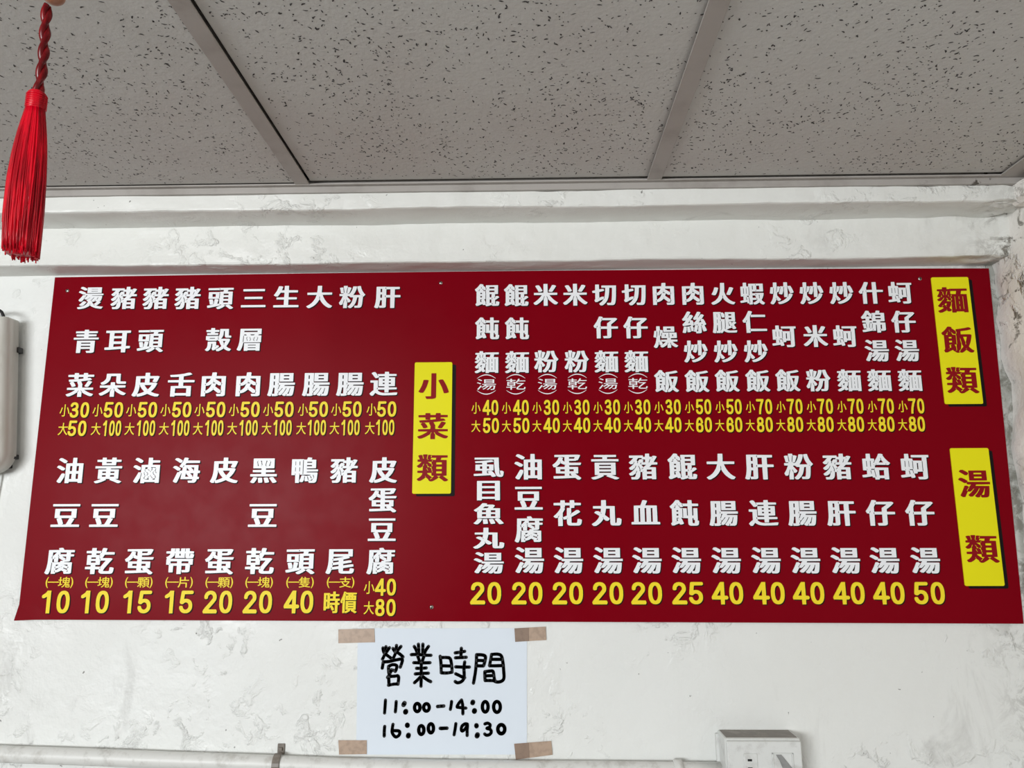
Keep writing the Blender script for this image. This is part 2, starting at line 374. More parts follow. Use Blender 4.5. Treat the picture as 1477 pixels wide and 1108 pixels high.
# ------------------------------------------------------------------ lettering: outlines of the characters (240-unit grid)
# each entry: [style, code point, outline, outline ...]; style 1 heavy, 2 thin, 3 numeral; an outline is its first point followed by steps
OUTLINES = [
[1,29145,[29,27,15,0,17,3,19,5,10,4,18,10,10,9,0,1,-2,6,1,3,1,1,2,-3,1,-4,-3,-3,0,-1,12,-9,15,-8,17,-6,14,-3,21,-3,10,0,2,0,9,14,0,2,-1,1,-2,0,-18,2,-20,4,-7,2,-2,2,4,2,10,8,6,5,11,11,-1,3,-9,5,1,1,7,4,4,6,4,18,1,9,0,8,-4,1,-74,1,-2,0,0,1,2,2,2,0,82,1,2,0,1,2,0,10,-4,1,-133,1,-2,0,0,1,2,4,0,2,-17,9,-18,7,-10,0,-3,-1,-7,-8,0,-2,1,-2,11,-5,21,-11,11,0,4,1,1,-1,0,-1,0,-3,-1,-1,-10,-1,-4,-2,-17,-23,-13,-16,0,-4,8,-8,3,-1,11,0,4,2,15,20,1,1,-3,3,1,2,7,6,8,8,0,3,-3,4,0,2,13,0,2,0,0,-1,-24,-25,-1,-2,6,-5,3,-1,12,0,4,2,10,8,6,6,3,0,1,-1,-11,-10,-15,-11,1,-3,7,-6,5,-2,0,-1,-2,-7,-7,-12,-10,-10,-13,-7,-20,-6,-21,-4,-6,-1,-1,-1,0,-2,5,-10],[47,54,13,0,5,2,8,7,6,7,9,12,1,2,0,2,-13,6,-11,0,-3,-1,-13,-16,-14,-12,0,-2,1,-1],[152,58,-7,4,0,3,2,0,10,-5,0,-1,0,-1],[145,68,-5,5,-3,4,-4,7,0,3,13,1,7,4,4,-1,12,-1,0,-1,-4,-5,-5,-5,-11,-10,-2,-1],[130,90,-3,3,1,1,2,1,3,-3,-1,-2],[153,94,-1,2,2,6,1,1,3,0,0,-3,-1,-3,-2,-3],[119,96,1,2,12,12,10,13,4,0,0,-2,-2,-3,-11,-13,-10,-9],[166,106,0,2,4,6,3,9,2,0,3,0,0,-1,-6,-15,-2,-1],[91,161,106,0,2,1,0,2,0,42,-1,2,-3,0,-104,0,-2,-1,0,-3,0,-6,2,-4,-2,-8,0,-22,0,-2],[120,174,-1,1,0,2,2,1,46,0,2,0,0,-2,0,-2,-2,0],[67,183,13,0,3,1,3,6,0,6,-1,2,-18,10,-12,5,-11,0,-3,-1,-6,-8,0,-3],[120,192,-1,0,0,2,2,1,46,0,2,-1,0,-2,-2,0]],
[1,35948,[38,27,33,0,7,2,5,3,6,6,4,7,3,12,1,9,1,14,0,1,1,1,3,-1,8,-1,1,-1,1,-49,0,-2,2,-1,25,0,2,2,1,5,2,0,31,0,1,-1,1,-4,3,-1,22,0,4,1,0,3,0,81,-3,1,-40,1,-2,0,0,1,16,17,36,1,4,1,0,12,-1,3,-3,0,-20,1,-2,1,18,29,4,8,0,2,-1,2,-13,4,-11,0,-3,-1,-4,-6,-17,0,-1,2,-1,19,-1,2,-3,0,-21,0,-3,-1,-1,-20,-1,-2,-13,0,-1,8,-1,2,-2,0,-89,0,-4,-1,0,-13,1,-3,3,0,23,-1,1,0,0,-1,-7,-9,-12,-12,-11,-9,-1,-2,1,-2,8,-8,3,-2,11,0,5,2,6,6,0,5,2,4,1,1,1,-1,1,-3,-1,-3,-2,-3,0,-3,-5,-6,-14,-14,-15,-11,-1,-2,0,-2,7,-9,2,-2,3,0,10,0,14,10,5,6,4,11,2,3,2,1,1,-3,-5,-14,-11,-13,-17,-16,-11,-8,-7,-4,0,-3,7,-10,2,-1,14,0,10,6,11,9,2,3,4,10,5,7,1,0,0,-1,0,-3,-1,-4,-6,-10,-2,-10,-2,-8,-4,-7,-6,-3,-5,0,-12,0,-4,-1,0,-3,2,-9,1,-3],[143,51,-1,1,0,5,0,8,1,1,31,0,2,-1,0,-12,-1,-2],[114,83,-1,1,2,2,2,2,2,0,0,-2,-2,-3],[143,83,-1,1,0,5,0,8,1,1,31,0,2,-1,0,-12,-1,-2],[96,84,-5,8,1,2,2,2,-1,4,-2,6,-1,3,-5,11,-1,5,0,2,1,0,5,-7,4,-7,4,-12,2,-2,-4,-4,3,-10,-1,-2],[106,100,-1,1,1,1,8,6,0,4,2,0,3,-2,0,-2,-2,-2,-7,-5],[119,115,-12,16,-1,2,33,0,-1,-2,-11,-10,-6,-5],[99,136,-2,2,5,9,2,2,2,-1,1,-1,-3,-6,-1,-5],[78,143,-1,5,2,8,-4,7,-1,3,11,16,3,0,21,0,1,-9,-1,-1,-12,0,-3,-1,-12,-15,1,-3,-1,-5,-2,-4],[158,149,-1,0,0,2,5,12,1,7,1,1,5,0,0,-2,-4,-8,0,-3,-3,-8,-1,-1],[115,151,0,1,7,10,-10,9,21,0,0,-3,0,-17,-2,0],[182,178,0,8,1,1,3,0,1,-1,-1,-3,-2,-4]],
[1,38957,[102,27,14,0,24,12,17,12,2,2,0,3,-11,7,0,1,60,1,4,1,0,104,-1,2,-2,0,-35,1,-1,2,3,10,2,2,36,1,3,0,1,2,0,5,0,7,-1,2,-3,0,-103,0,-7,-1,-77,-1,-4,-1,0,-13,1,-2,2,0,86,0,7,1,22,0,2,0,-2,-12,-2,-2,-23,-1,-5,-3,-4,0,-75,0,-3,0,-1,-2,0,-53,4,-1,80,0,0,-38,-1,-2,-11,-2,-2,1,8,31,0,3,-2,1,-14,4,-11,0,-3,-2,-4,-23,0,-8,-1,-6,0,-1,-2,-1,-2,0,-1,2,1,13,-2,10,-4,12,-3,1,-13,0,-10,-2,-2,-1,0,-2,5,-21,2,-12,1,-4,3,-1,11,-1,11,3,3,-1,-1,-1,-43,-9,-3,-1,-2,-1,0,-2,3,-13,3,-1,13,0,76,17,4,2,1,7,10,0,1,0,0,-1,-13,-10,-27,-14,1,-3,7,-7],[196,27,12,0,5,2,9,6,0,2,-4,4,-17,13,-14,9,-14,-1,-11,-7,0,-2,1,-1,19,-14],[114,67,-1,1,0,1,3,1,2,0,0,-2],[144,80,-1,1,-1,5,1,8,1,1,35,0,2,-1,0,-12,-1,-2],[144,111,-1,1,-1,5,1,8,1,1,35,0,2,-1,0,-12,-1,-2],[111,116,-1,2,0,46,0,2,2,1,3,-1,0,-2,0,-46,0,-2],[58,129,-1,2,0,22,3,0,22,0,0,-3,0,-21,-2,0],[144,142,-1,1,-1,5,1,7,1,1,35,0,2,-1,0,-11,-1,-2],[110,190,-1,1,0,7,1,2,3,0,1,-1,0,-7,-1,-2]],
[1,19977,[26,42,185,0,2,0,1,2,0,13,0,2,-4,1,-183,0,-3,-1,0,-2,0,-13],[51,111,134,0,2,0,1,2,0,14,-1,2,-3,0,-132,0,-3,-1,0,-2,0,-13],[38,176,162,0,2,0,1,2,0,13,0,2,-4,1,-160,0,-3,-1,0,-2,0,-13]],
[1,29983,[24,33,188,0,3,0,2,1,0,15,-2,2,-76,1,-2,0,0,2,0,42,0,2,61,1,3,1,0,3,0,11,-1,2,-2,0,-61,1,0,3,0,36,2,0,67,1,2,2,0,15,-4,1,-67,1,0,2,-1,33,-1,2,-3,0,-24,0,-4,-1,-1,-36,-2,0,-17,0,-1,0,0,2,8,24,0,4,-2,1,-14,3,-13,0,-3,-1,-9,-25,-7,-16,-13,-22,-8,-10,0,-2,15,-10,14,0,3,2,6,8,14,22,29,0,1,-6,-1,-31,0,-2,-56,-1,-2,0,-1,-2,0,-11,0,-3,3,-1,56,-1,0,-2,0,-43,-2,-1,-77,-1,-2,-1,0,-2,0,-13]],
[1,22823,[33,27,12,0,4,1,24,14,16,13,6,7,10,12,12,21,2,5,-1,10,0,11,1,4,1,1,2,-5,1,-11,-1,-10,1,-2,7,-13,6,-9,9,-12,10,-11,17,-14,19,-11,15,0,3,1,10,13,0,2,-18,10,-4,3,-11,9,-14,15,-13,19,-11,22,-5,14,0,1,2,0,69,1,2,2,0,15,-4,1,-77,1,0,6,1,19,0,30,-4,1,-25,0,-3,0,-1,-3,-1,-27,0,-4,-1,-11,-1,-9,-1,-2,-71,-1,-3,0,-1,-2,0,-14,2,-2,68,-1,2,0,0,-1,-5,-17,-6,-15,-13,-21,-12,-14,-16,-13,-24,-14,0,-2]],
[1,31881,[54,27,24,0,2,0,1,2,1,47,-2,3,-6,16,0,6,1,0,2,-3,3,-6,4,-11,-1,-4,3,-2,13,0,10,11,0,3,-3,4,-24,28,0,5,2,1,11,0,3,-4,5,-1,1,-4,2,-1,19,-1,2,-1,-2,-12,-4,-17,-7,-16,-7,-11,-9,-10,-10,-8,0,-3,9,-10,4,-1,9,0,3,1,11,9,11,12,9,15,5,12,6,23,3,16,2,1,10,0,1,-2,-2,-35,-3,-22,-2,-7,-3,-4,-20,0,-4,-1,0,-2,2,-7,1,-5,1,-2,2,0,33,0,8,2,7,5,4,9,3,16,1,7,1,13,3,41,1,1,4,1,2,1,6,7,4,4,0,2,-1,2,-10,11,-11,17,-5,11,-5,15,-3,12,-2,4,-3,0,-10,0,-11,-2,-3,-2,1,-3,1,-11,7,-23,9,-19,9,-14,0,-1,-1,0,-55,0,0,1,5,7,6,10,5,10,5,13,5,19,0,8,1,3,-2,1,-7,1,-15,0,-3,0,-2,-1,-5,-20,-7,-18,-8,-14,-5,-6,-4,-3,-13,0,-1,0,0,2,1,1,10,1,3,2,15,40,0,3,-1,2,-14,4,-10,0,-4,-1,2,-5,-4,-28,-2,-11,2,-3,-2,-1,-4,2,0,6,2,16,3,19,3,5,-1,12,-3,1,-22,0,-3,0,-1,-2,0,-13,1,-3,1,-5,4,-30,0,-4,-1,-1,-3,0,-1,2,-1,8,-3,25,0,8,-3,1,-12,0,-9,-2,-2,-1,0,-2,5,-21,4,-20,4,-2,14,0,1,-1,0,-2,-1,-2,-26,-1,-2,0,-1,-2,0,-12,1,-3,3,0,19,-1,2,-1,-8,-21,-7,-14,-12,-19,0,-3,8,-15,2,0,9,0,4,1,5,7,8,32,2,5,2,2,0,-10,-3,-14,-4,-14,0,-33,0,-2],[196,126,-1,2,0,3,2,-1,3,-3,-1,-1]],
[1,32925,[31,27,13,0,4,1,3,7,1,4,0,4,1,1,2,-1,1,-1,0,-4,2,-8,3,-1,30,0,9,2,5,3,2,3,1,5,1,71,0,2,3,0,27,0,2,-1,1,-83,0,-3,3,-1,5,-1,21,1,3,1,1,87,2,0,40,1,3,1,0,3,0,12,-2,2,-41,1,-2,0,0,48,2,1,34,1,2,1,0,2,0,14,-4,1,-98,1,-7,2,-67,0,-4,-1,0,-3,-1,-88,0,-4,-2,-25,-3,-18,-4,-17,-5,-14,1,-2],[56,47,0,2,4,23,3,20,2,1,11,0,1,-2,0,-43,-3,-1],[65,113,-1,2,0,25,1,1,11,0,1,-2,0,-25,-1,-1],[101,118,-1,2,0,11,1,1,2,0,2,-2,0,-10,-1,-2],[110,135,-1,2,0,47,3,0,29,0,0,-3,0,-46,-2,0],[65,160,-1,2,0,25,1,1,11,0,1,-2,0,-25,-1,-1],[105,187,-2,1,0,6,0,6,2,1,3,-1,0,-6,0,-6]],
[1,38738,[53,27,26,0,4,1,1,29,0,2,2,0,69,0,1,-2,0,-11,0,-2,-4,-1,-4,0,-19,0,-3,-1,0,-3,5,-11,4,-1,25,0,4,0,10,1,10,3,4,4,1,4,0,81,0,3,-2,1,-3,0,-128,0,-4,0,-1,-3,0,-90,0,-3],[85,74,-1,1,0,4,0,4,1,1,69,0,2,-1,0,-8,-1,-1],[85,100,-1,1,0,3,0,4,1,1,69,0,2,-1,0,-7,-1,-1],[25,134,188,0,2,0,1,2,0,10,0,2,-3,1,-75,1,-2,1,0,7,1,1,56,1,3,0,1,2,0,10,0,2,-2,1,-58,1,-1,1,0,6,2,1,65,1,2,1,0,2,0,10,-1,2,-3,0,-64,1,-1,1,-1,9,-2,2,-27,0,-2,0,-1,-2,-1,-9,-1,-1,-61,-1,-4,-1,0,-2,0,-10,1,-2,2,0,63,-1,0,-6,-1,-2,-55,-1,-3,-1,-1,-6,1,-6,1,-2,2,0,55,-1,1,-2,0,-7,-76,-1,-3,-1,0,-2,0,-10]],
[1,32819,[153,27,27,0,3,0,1,3,1,27,7,1,22,2,2,0,1,2,0,13,-1,3,-3,0,-12,0,-5,0,-9,0,-2,0,0,2,0,102,2,1,24,1,3,0,1,3,0,14,-2,1,-3,0,-181,0,-4,0,-1,-2,0,-5,0,-9,1,-2,3,0,24,-1,2,-1,0,-111,-1,-2,-8,-1,-4,0,-16,-1,-3,-1,-1,-1,0,-3,1,-9,1,-4,3,-1,22,0,18,1,11,1,3,0,11,1,3,0,40,3,3,0,12,0,1,-2,1,-23],[90,71,-1,1,-1,6,1,15,1,2,58,0,2,-1,0,-17,-1,-2],[90,115,-1,1,-1,5,1,17,1,2,58,0,2,-1,0,-22,-1,-2],[90,158,-1,1,-1,5,1,17,1,2,58,0,2,-1,0,-22,-1,-2]],
[1,27580,[113,27,13,0,19,9,13,8,6,5,1,0,7,-6,11,-7,16,-7,10,0,3,0,9,12,0,2,-1,1,-18,8,-8,5,-10,9,2,4,9,13,8,15,7,19,0,3,-1,2,-6,3,-5,1,-9,0,-4,0,-45,0,1,2,4,5,5,7,5,12,2,10,1,25,1,2,7,0,1,-1,1,-35,1,-9,3,-5,5,-3,5,-1,31,0,5,2,0,5,-1,7,-1,2,-2,0,-15,0,-1,1,-1,50,0,2,-2,1,-62,0,-4,-1,-1,-36,-3,-13,-3,-6,-95,0,-4,-1,0,-30,3,-1,10,-1,1,-1,1,-3,2,-1,64,0,3,1,1,4,7,0,2,0,1,-4,1,-2,7,-1,7,-18,4,-8,8,-13,1,-3,-5,-5,-16,-11,-21,-10,0,-3,7,-10],[32,29,10,0,4,1,3,2,5,5,5,6,4,8,2,7,2,11,1,17,1,1,6,0,1,-1,0,-22,-2,-10,-3,-5,6,-13,2,-1,11,0,3,1,9,7,24,17,1,2,0,2,-3,8,-1,2,-2,0,-10,0,-6,-1,-1,29,-3,1,-5,1,-53,-1,-4,-1,-1,-31,-1,-7,-5,-12,-10,-11,-1,-2,1,-2],[164,51,-2,2,1,2,2,1,2,-3,-1,-2],[97,63,0,1,1,2,5,5,2,1,-2,-6,-4,-3],[164,78,-1,5,1,7,-4,8,-4,10,2,1,17,0,1,-1,-1,-3,-8,-15,1,-10,-2,-2],[119,119,-1,2,0,6,-3,9,4,8,1,2,2,1,1,-1,0,-2,-4,-9,5,-10,-2,-2,0,-4],[53,127,-1,1,0,2,0,2,1,1,38,0,2,-1,0,-4,-1,-1],[32,157,82,0,2,2,0,12,-3,1,-23,1,-1,1,0,6,2,1,29,1,2,2,0,11,-1,2,-2,0,-30,1,0,2,-1,11,-2,2,-25,0,-2,-2,-1,-12,-1,-1,-30,-1,-4,-1,0,-12,2,-2,31,-1,2,-1,0,-6,-1,-1,-24,-1,-3,-1,0,-12]],
[1,23652,[76,27,24,0,3,1,1,4,6,0,53,0,2,0,1,-4,3,-1,25,0,2,1,0,2,0,58,-4,1,-116,0,-2,-1,0,-2,0,-52,0,-5],[32,29,13,0,3,1,1,2,7,15,3,9,3,11,4,20,1,5,1,2,132,1,4,1,0,52,-1,2,-2,0,-19,1,-2,0,0,1,5,7,16,1,3,1,0,39,0,3,-3,1,-5,0,-152,0,-4,-1,-2,-88,-2,-20,-4,-21,-3,-11,-10,-25,1,-2],[105,48,-1,1,0,4,2,1,57,0,2,0,0,-2,0,-4,-2,0],[105,69,-1,1,0,4,2,1,57,0,2,0,0,-2,0,-4,-2,0],[64,97,-1,3,0,5,1,41,0,2,2,0,2,0,1,-2,0,-28,0,-5,-1,-14,-1,-2],[110,107,0,1,5,1,4,4,0,3,-3,14,-3,6,0,1,4,0,1,-1,1,-4,4,-10,1,-7,-3,-4,-1,-4],[148,107,-5,6,0,3,5,16,1,4,1,1,2,0,2,0,0,-1,-6,-21,2,-5,5,-2,0,-1],[95,108,-1,1,-1,6,-5,16,3,4,1,3,10,0,0,-1,-5,-1,-4,-3,3,-15,4,-9,-1,-1],[166,108,0,1,5,8,4,15,-3,5,2,0,6,-6,-5,-14,-1,-8,-1,-1],[71,151,-1,1,0,6,2,1,13,0,5,-7,0,-1,-2,0],[124,151,-5,6,-1,1,1,1,30,0,2,0,1,-1,-4,-5,-3,-2],[71,177,-1,1,0,8,0,2,2,0,99,0,2,0,0,-2,0,-8,-2,-1]],
[1,33756,[106,27,25,0,2,0,1,2,0,32,-7,12,0,4,1,0,3,-3,4,-6,2,-6,5,-4,16,-10,25,-12,12,-4,11,0,4,2,7,9,1,4,-1,2,-22,7,-21,10,-16,10,-5,4,0,1,61,1,2,2,0,13,-4,1,-77,1,0,2,-1,11,-2,3,3,3,0,4,-2,6,-7,14,-4,6,55,7,22,4,1,2,0,2,-10,10,-4,1,-16,0,-1,1,0,6,2,1,42,1,2,1,0,2,0,11,-1,2,-3,0,-41,1,-1,1,-1,10,-1,2,-3,0,-24,0,-2,-2,-1,-10,-1,-1,-33,0,-1,1,-1,10,-2,2,-23,0,-3,0,-2,-1,-1,-11,-1,-1,-40,-1,-4,-1,0,-13,2,-2,42,-1,1,-1,1,-12,1,-2,3,-1,22,0,-1,-1,-10,0,-3,-1,-41,-2,-8,-1,-3,-1,0,-2,3,-12,3,-1,14,-1,-2,-2,-8,-4,-1,-2,1,-3,5,-7,6,-10,5,-10,3,-1,11,0,12,5,2,1,0,2,-3,9,-13,19,-4,3,-10,0,1,1,24,1,5,0,14,0,-4,-3,0,-2,6,-14,4,-12,-1,-3,-1,-12,-1,-1,-74,-1,-4,-1,0,-13,2,-2,56,-1,2,0,0,-1,-6,-5,-21,-13,-10,-5,-26,-10,-2,-1,0,-2,5,-6,4,-5,3,-2,12,0,7,2,22,10,27,17,3,4,2,5,3,5,2,2,2,1,0,-4,-7,-12,0,-31,0,-2],[162,104,13,0,4,2,23,34,1,3,-1,2,-16,6,-10,0,-3,-1,-11,-20,-11,-18,0,-2,1,-1],[100,166,1,3,1,12,1,1,32,0,2,-1,1,-11,-1,-1,-27,-3]],
[1,26421,[105,27,26,0,2,0,1,2,0,45,-7,13,0,5,2,-1,4,-6,2,-4,2,-7,15,-12,12,-8,19,-10,12,-5,11,0,4,2,9,11,0,2,-15,6,-25,13,-14,10,-14,13,0,1,2,0,58,1,2,2,0,14,-4,1,-73,1,-1,2,-1,19,-2,2,-6,1,-20,-1,-3,-1,-1,-20,-1,-2,-72,-1,-4,-1,0,-14,2,-2,59,-1,2,0,0,-1,-15,-14,-17,-12,-14,-8,-20,-9,-1,-3,10,-12,3,-1,11,0,27,14,15,10,11,9,6,13,5,7,1,0,0,-5,-7,-14,0,-41,0,-2],[38,121,11,0,5,1,14,7,12,9,4,4,6,7,5,10,3,12,2,16,2,1,36,0,2,0,1,-39,1,-8,3,-8,6,-4,4,-1,9,-1,40,0,8,1,2,1,0,6,-1,8,-2,2,-36,1,-2,0,-1,6,-1,52,0,2,-2,1,-98,0,-2,0,-1,-2,-1,-29,-2,-9,-2,-4,-4,-6,-7,-7,-8,-6,-14,-7,-2,-2,1,-4,6,-8]],
[1,30382,[59,27,13,0,20,5,17,6,23,10,2,0,10,-5,16,-7,22,-7,11,-2,15,0,3,1,8,12,0,2,-1,2,-26,6,-9,3,-19,8,-6,4,1,2,13,13,11,14,5,8,8,16,3,8,0,4,-10,5,-47,1,0,2,0,28,0,2,2,0,28,0,1,-1,-1,-3,-8,-18,0,-2,3,-2,11,-3,15,0,2,1,2,3,4,8,12,29,0,3,-5,2,-10,2,-11,0,-4,0,-40,0,-1,2,-1,22,-1,2,-3,0,-24,0,-4,-1,-1,-23,-1,-2,-62,-1,-4,-1,-1,-63,0,-4,-1,-12,-3,-19,-3,-13,-6,-16,-10,-19,8,-7,6,-4,13,0,3,1,3,5,-1,8,1,1,2,0,2,-2,-1,-7,3,-5],[59,47,0,2,3,8,4,13,4,20,2,17,-2,10,1,1,2,0,2,-2,1,-7,3,-5,11,-17,19,-21,-6,-4,-19,-8,-16,-5],[132,75,-1,1,0,2,3,1,1,-1,0,-1,-1,-2],[133,83,-7,7,-9,11,-7,11,-2,4,0,1,51,0,-1,-3,-7,-12,-9,-11,-7,-7],[75,136,-1,2,0,28,0,2,31,0,3,0,0,-29,0,-3]],
[1,33292,[48,26,28,0,2,2,1,6,2,0,79,0,2,0,1,-5,3,-1,25,0,4,1,1,6,-1,69,0,3,-4,1,-53,1,-2,0,0,2,0,23,1,2,77,1,4,1,0,14,-1,2,-2,0,-77,1,-2,1,0,28,38,7,22,7,1,1,0,2,-12,10,-3,1,-13,0,-29,-7,-32,-5,-7,-1,-13,-1,-10,-1,-3,0,-12,-1,-3,0,-21,-1,-3,-1,0,-2,3,-11,3,-2,31,0,4,0,14,1,9,0,2,0,0,-2,0,-21,-1,-2,-75,-1,-3,0,-1,-2,0,-13,1,-2,2,0,75,-1,2,-1,0,-24,0,-2,-52,-1,-4,-1,0,-78,0,-2],[80,53,-1,1,-1,5,1,30,1,2,80,0,2,-1,0,-35,-1,-2]],
[1,32905,[33,27,25,0,3,0,1,3,1,21,14,1,11,4,14,8,11,9,5,5,2,2,8,-6,26,-21,3,-1,12,0,4,2,3,9,-1,9,-10,8,-30,22,-2,2,6,20,2,0,3,-2,14,-10,13,0,4,2,2,11,-1,4,-1,4,-3,2,-39,25,-1,2,1,2,2,1,41,0,0,-2,1,-28,6,-10,-4,-8,-3,-4,1,-39,5,-10,-5,-10,-1,-7,-3,-2,-25,0,-4,0,-1,-1,0,-2,4,-13,2,-2,3,0,37,0,9,2,7,4,2,3,1,4,0,140,0,3,-4,1,-65,1,-1,1,0,3,1,13,0,9,-2,2,-6,1,-21,-1,-3,-1,-1,-3,-1,-9,-2,-14,-1,-1,-67,-1,-4,-1,0,-3,0,-149,0,-3],[60,55,-3,5,-1,4,1,2,4,2,0,-4,2,-8,-1,-1],[64,71,-1,0,0,2,0,36,16,1,4,1,17,9,3,4,4,1,0,-1,-4,-6,-6,-16,-7,-11,-11,-11,-10,-7],[118,83,-2,4,1,2,3,-2,1,-2,-1,-2],[60,113,-4,9,5,3,0,-3,3,-8,-1,-1],[63,128,0,37,3,0,31,0,0,-2,-4,-8,-7,-10,-9,-9,-9,-6],[112,128,1,2,7,8,11,-7,3,-2,0,-1],[117,142,-1,1,-1,2,1,1,1,1,3,-2,1,-2,-1,-1]],
[1,33144,[32,27,11,0,3,1,2,5,0,8,2,1,2,-1,0,-8,1,-5,2,-1,24,0,12,2,4,2,4,4,-5,9,0,1,7,10,1,11,7,1,2,1,15,21,2,0,3,0,0,-1,-4,-7,-4,-4,-2,-3,-6,-6,-11,-14,-2,-6,-2,-4,1,-4,0,-4,1,-1,3,-1,10,0,2,0,3,2,11,12,7,9,10,18,6,13,1,1,3,0,2,0,0,-1,-1,-3,-2,-3,-10,-19,-12,-16,-8,-9,0,-2,12,-8,12,0,4,2,1,10,1,1,2,0,2,0,0,-2,-3,-9,2,-2,32,0,7,2,6,6,3,9,3,18,2,20,0,3,1,11,0,3,0,3,-4,1,-67,1,-2,0,0,1,3,6,2,1,71,1,2,2,0,14,-4,1,-112,1,-1,1,-1,8,0,4,0,60,-4,1,-60,0,-3,0,-1,-3,-1,-90,0,-4,-2,-25,-5,-28,-6,-20,1,-3],[167,44,0,2,9,17,6,25,1,1,3,0,1,-1,-3,-15,-1,-3,-3,-13,-3,-11,-3,-2],[54,45,-1,1,5,27,2,17,2,3,8,0,1,-2,0,-45,-2,-1],[95,69,-1,1,0,2,1,2,2,-2,2,-2,-1,-1],[94,80,0,3,7,17,1,13,2,0,7,0,1,-1,0,-1,-7,-11,-1,-6,-3,-8,-4,-5],[63,112,-1,2,0,26,1,1,7,0,1,-2,0,-26,-1,-1],[95,116,-1,1,0,11,1,1,2,0,1,-1,0,-11,-1,-1],[107,140,93,0,4,0,1,3,0,62,-4,1,-92,0,-3,0,-1,-2,0,-5,0,-57],[136,155,-1,1,0,4,0,4,1,1,37,0,2,-1,0,-8,-1,-1],[63,160,-1,2,0,25,1,1,7,0,1,-2,0,-25,-1,-1],[136,181,-1,1,0,4,0,4,1,1,37,0,2,-1,0,-8,-1,-1]],
[1,36899,[30,27,11,0,3,1,13,18,3,3,10,-7,11,-6,12,-4,13,-2,13,-1,6,0,62,1,5,0,18,1,7,2,4,14,0,3,-2,1,-13,0,-14,-1,-29,-2,-4,0,-38,0,-13,2,-11,3,-6,3,-11,8,-2,2,0,2,0,5,1,1,46,0,1,-2,1,-19,3,-1,22,0,3,0,1,2,1,18,1,2,54,1,4,1,0,12,-2,2,-55,1,-2,0,0,2,0,6,1,1,41,1,3,1,0,3,0,63,-4,1,-40,1,-1,1,0,8,2,0,52,1,2,2,0,12,-4,1,-51,1,-1,1,-1,14,-1,2,-3,0,-22,0,-2,0,-1,-2,-1,-13,0,-2,-51,-1,-2,-2,5,-10,-1,-1,-2,0,-2,1,-4,12,-12,14,-2,2,-3,0,-11,0,-11,-7,-1,-2,1,-2,10,-13,16,-22,2,-1,12,0,3,1,11,8,0,2,-2,3,2,1,40,0,2,0,0,-8,-1,-1,-39,-1,-4,-1,0,-23,0,-5,0,-32,0,-5,1,-2,2,0,40,-1,1,-1,0,-5,0,-3,-2,0,-46,0,-1,16,0,38,-4,1,-48,0,-3,0,-1,-3,0,-13,3,-1,21,-1,1,-2,0,-57,-9,-6,-8,-7,-10,-11,-1,-2,0,-2,5,-7,4,-5],[72,77,-1,1,0,9,1,1,3,0,1,-1,0,-9,-1,-1],[113,117,-1,2,0,9,12,0,2,0,0,-9,0,-2],[158,117,-1,2,0,9,13,0,2,0,0,-9,0,-2],[113,143,-1,2,0,9,12,0,2,0,0,-9,0,-2],[158,143,-1,2,0,9,13,0,2,0,0,-9,0,-2]],
[1,27833,[88,28,25,0,2,2,1,7,2,1,60,0,2,-1,1,-7,3,-1,24,0,2,0,1,2,0,139,-1,2,-2,0,-45,1,0,2,-1,35,0,2,-2,1,-23,0,-4,-1,-1,-37,0,-2,-43,-1,-2,0,-1,-2,0,-76,2,-7,-2,-11,0,-45,0,-2],[42,30,11,0,3,1,13,22,11,21,2,7,2,9,-4,5,-5,4,-3,0,-9,0,-4,-2,-19,-34,-12,-19,0,-3,1,-2,9,-7],[117,58,-1,2,0,35,2,1,13,0,1,-2,0,-35,-2,-1],[164,58,-1,2,0,35,2,1,14,0,1,-2,0,-35,-2,-1],[117,116,-1,2,0,34,2,1,13,0,1,-2,0,-34,-2,-1],[164,116,-1,2,0,34,2,1,14,0,1,-2,0,-34,-2,-1],[58,121,12,0,4,1,7,10,0,2,-1,2,-12,8,-24,12,-13,0,-3,-1,-6,-8,-1,-2,0,-2,16,-9],[71,174,10,0,3,0,9,12,0,3,-17,11,-23,11,-11,0,-3,-1,-8,-10,0,-2,27,-16]],
[1,40643,[32,27,14,0,31,10,18,8,11,6,1,1,0,2,-4,3,0,1,4,0,28,0,1,0,0,-1,-3,-3,-1,-2,2,-2,27,-10,31,-13,11,0,5,2,10,8,0,3,-19,8,-24,9,0,1,17,1,2,0,1,2,0,62,0,3,-4,1,-54,1,-2,0,0,4,0,2,2,0,77,1,2,0,1,2,0,13,-2,1,-3,0,-184,0,-4,0,-1,-2,0,-12,1,-2,2,0,75,-1,2,0,0,-2,0,-4,-2,0,-51,-1,-4,-1,0,-3,0,-62,1,-2,2,0,19,-1,0,-1,-4,-2,-12,-5,-30,-10,-1,-2,1,-2,7,-7],[77,74,-1,1,0,5,0,5,1,1,24,0,2,-1,0,-10,-1,-1],[136,74,-1,1,-1,5,1,5,1,1,26,0,2,-1,0,-10,-1,-1],[77,101,-1,1,0,4,0,5,1,1,24,0,2,-1,0,-9,-1,-1],[136,101,-1,1,0,4,0,5,1,1,26,0,2,-1,0,-9,-1,-1],[72,158,97,0,2,2,1,20,0,2,34,1,2,2,0,11,-1,2,-2,0,-32,1,-1,1,-1,12,-1,2,-2,0,-26,0,-2,-2,-1,-12,-1,-1,-2,0,-35,0,-1,1,-1,12,-1,2,-3,0,-23,0,-2,-2,-1,-11,0,-2,-33,-1,-3,-1,0,-3,0,-9,2,-2,34,-1,0,-2,1,-20],[101,173,-1,1,0,3,0,4,1,1,36,0,2,-1,0,-7,-1,-1]],
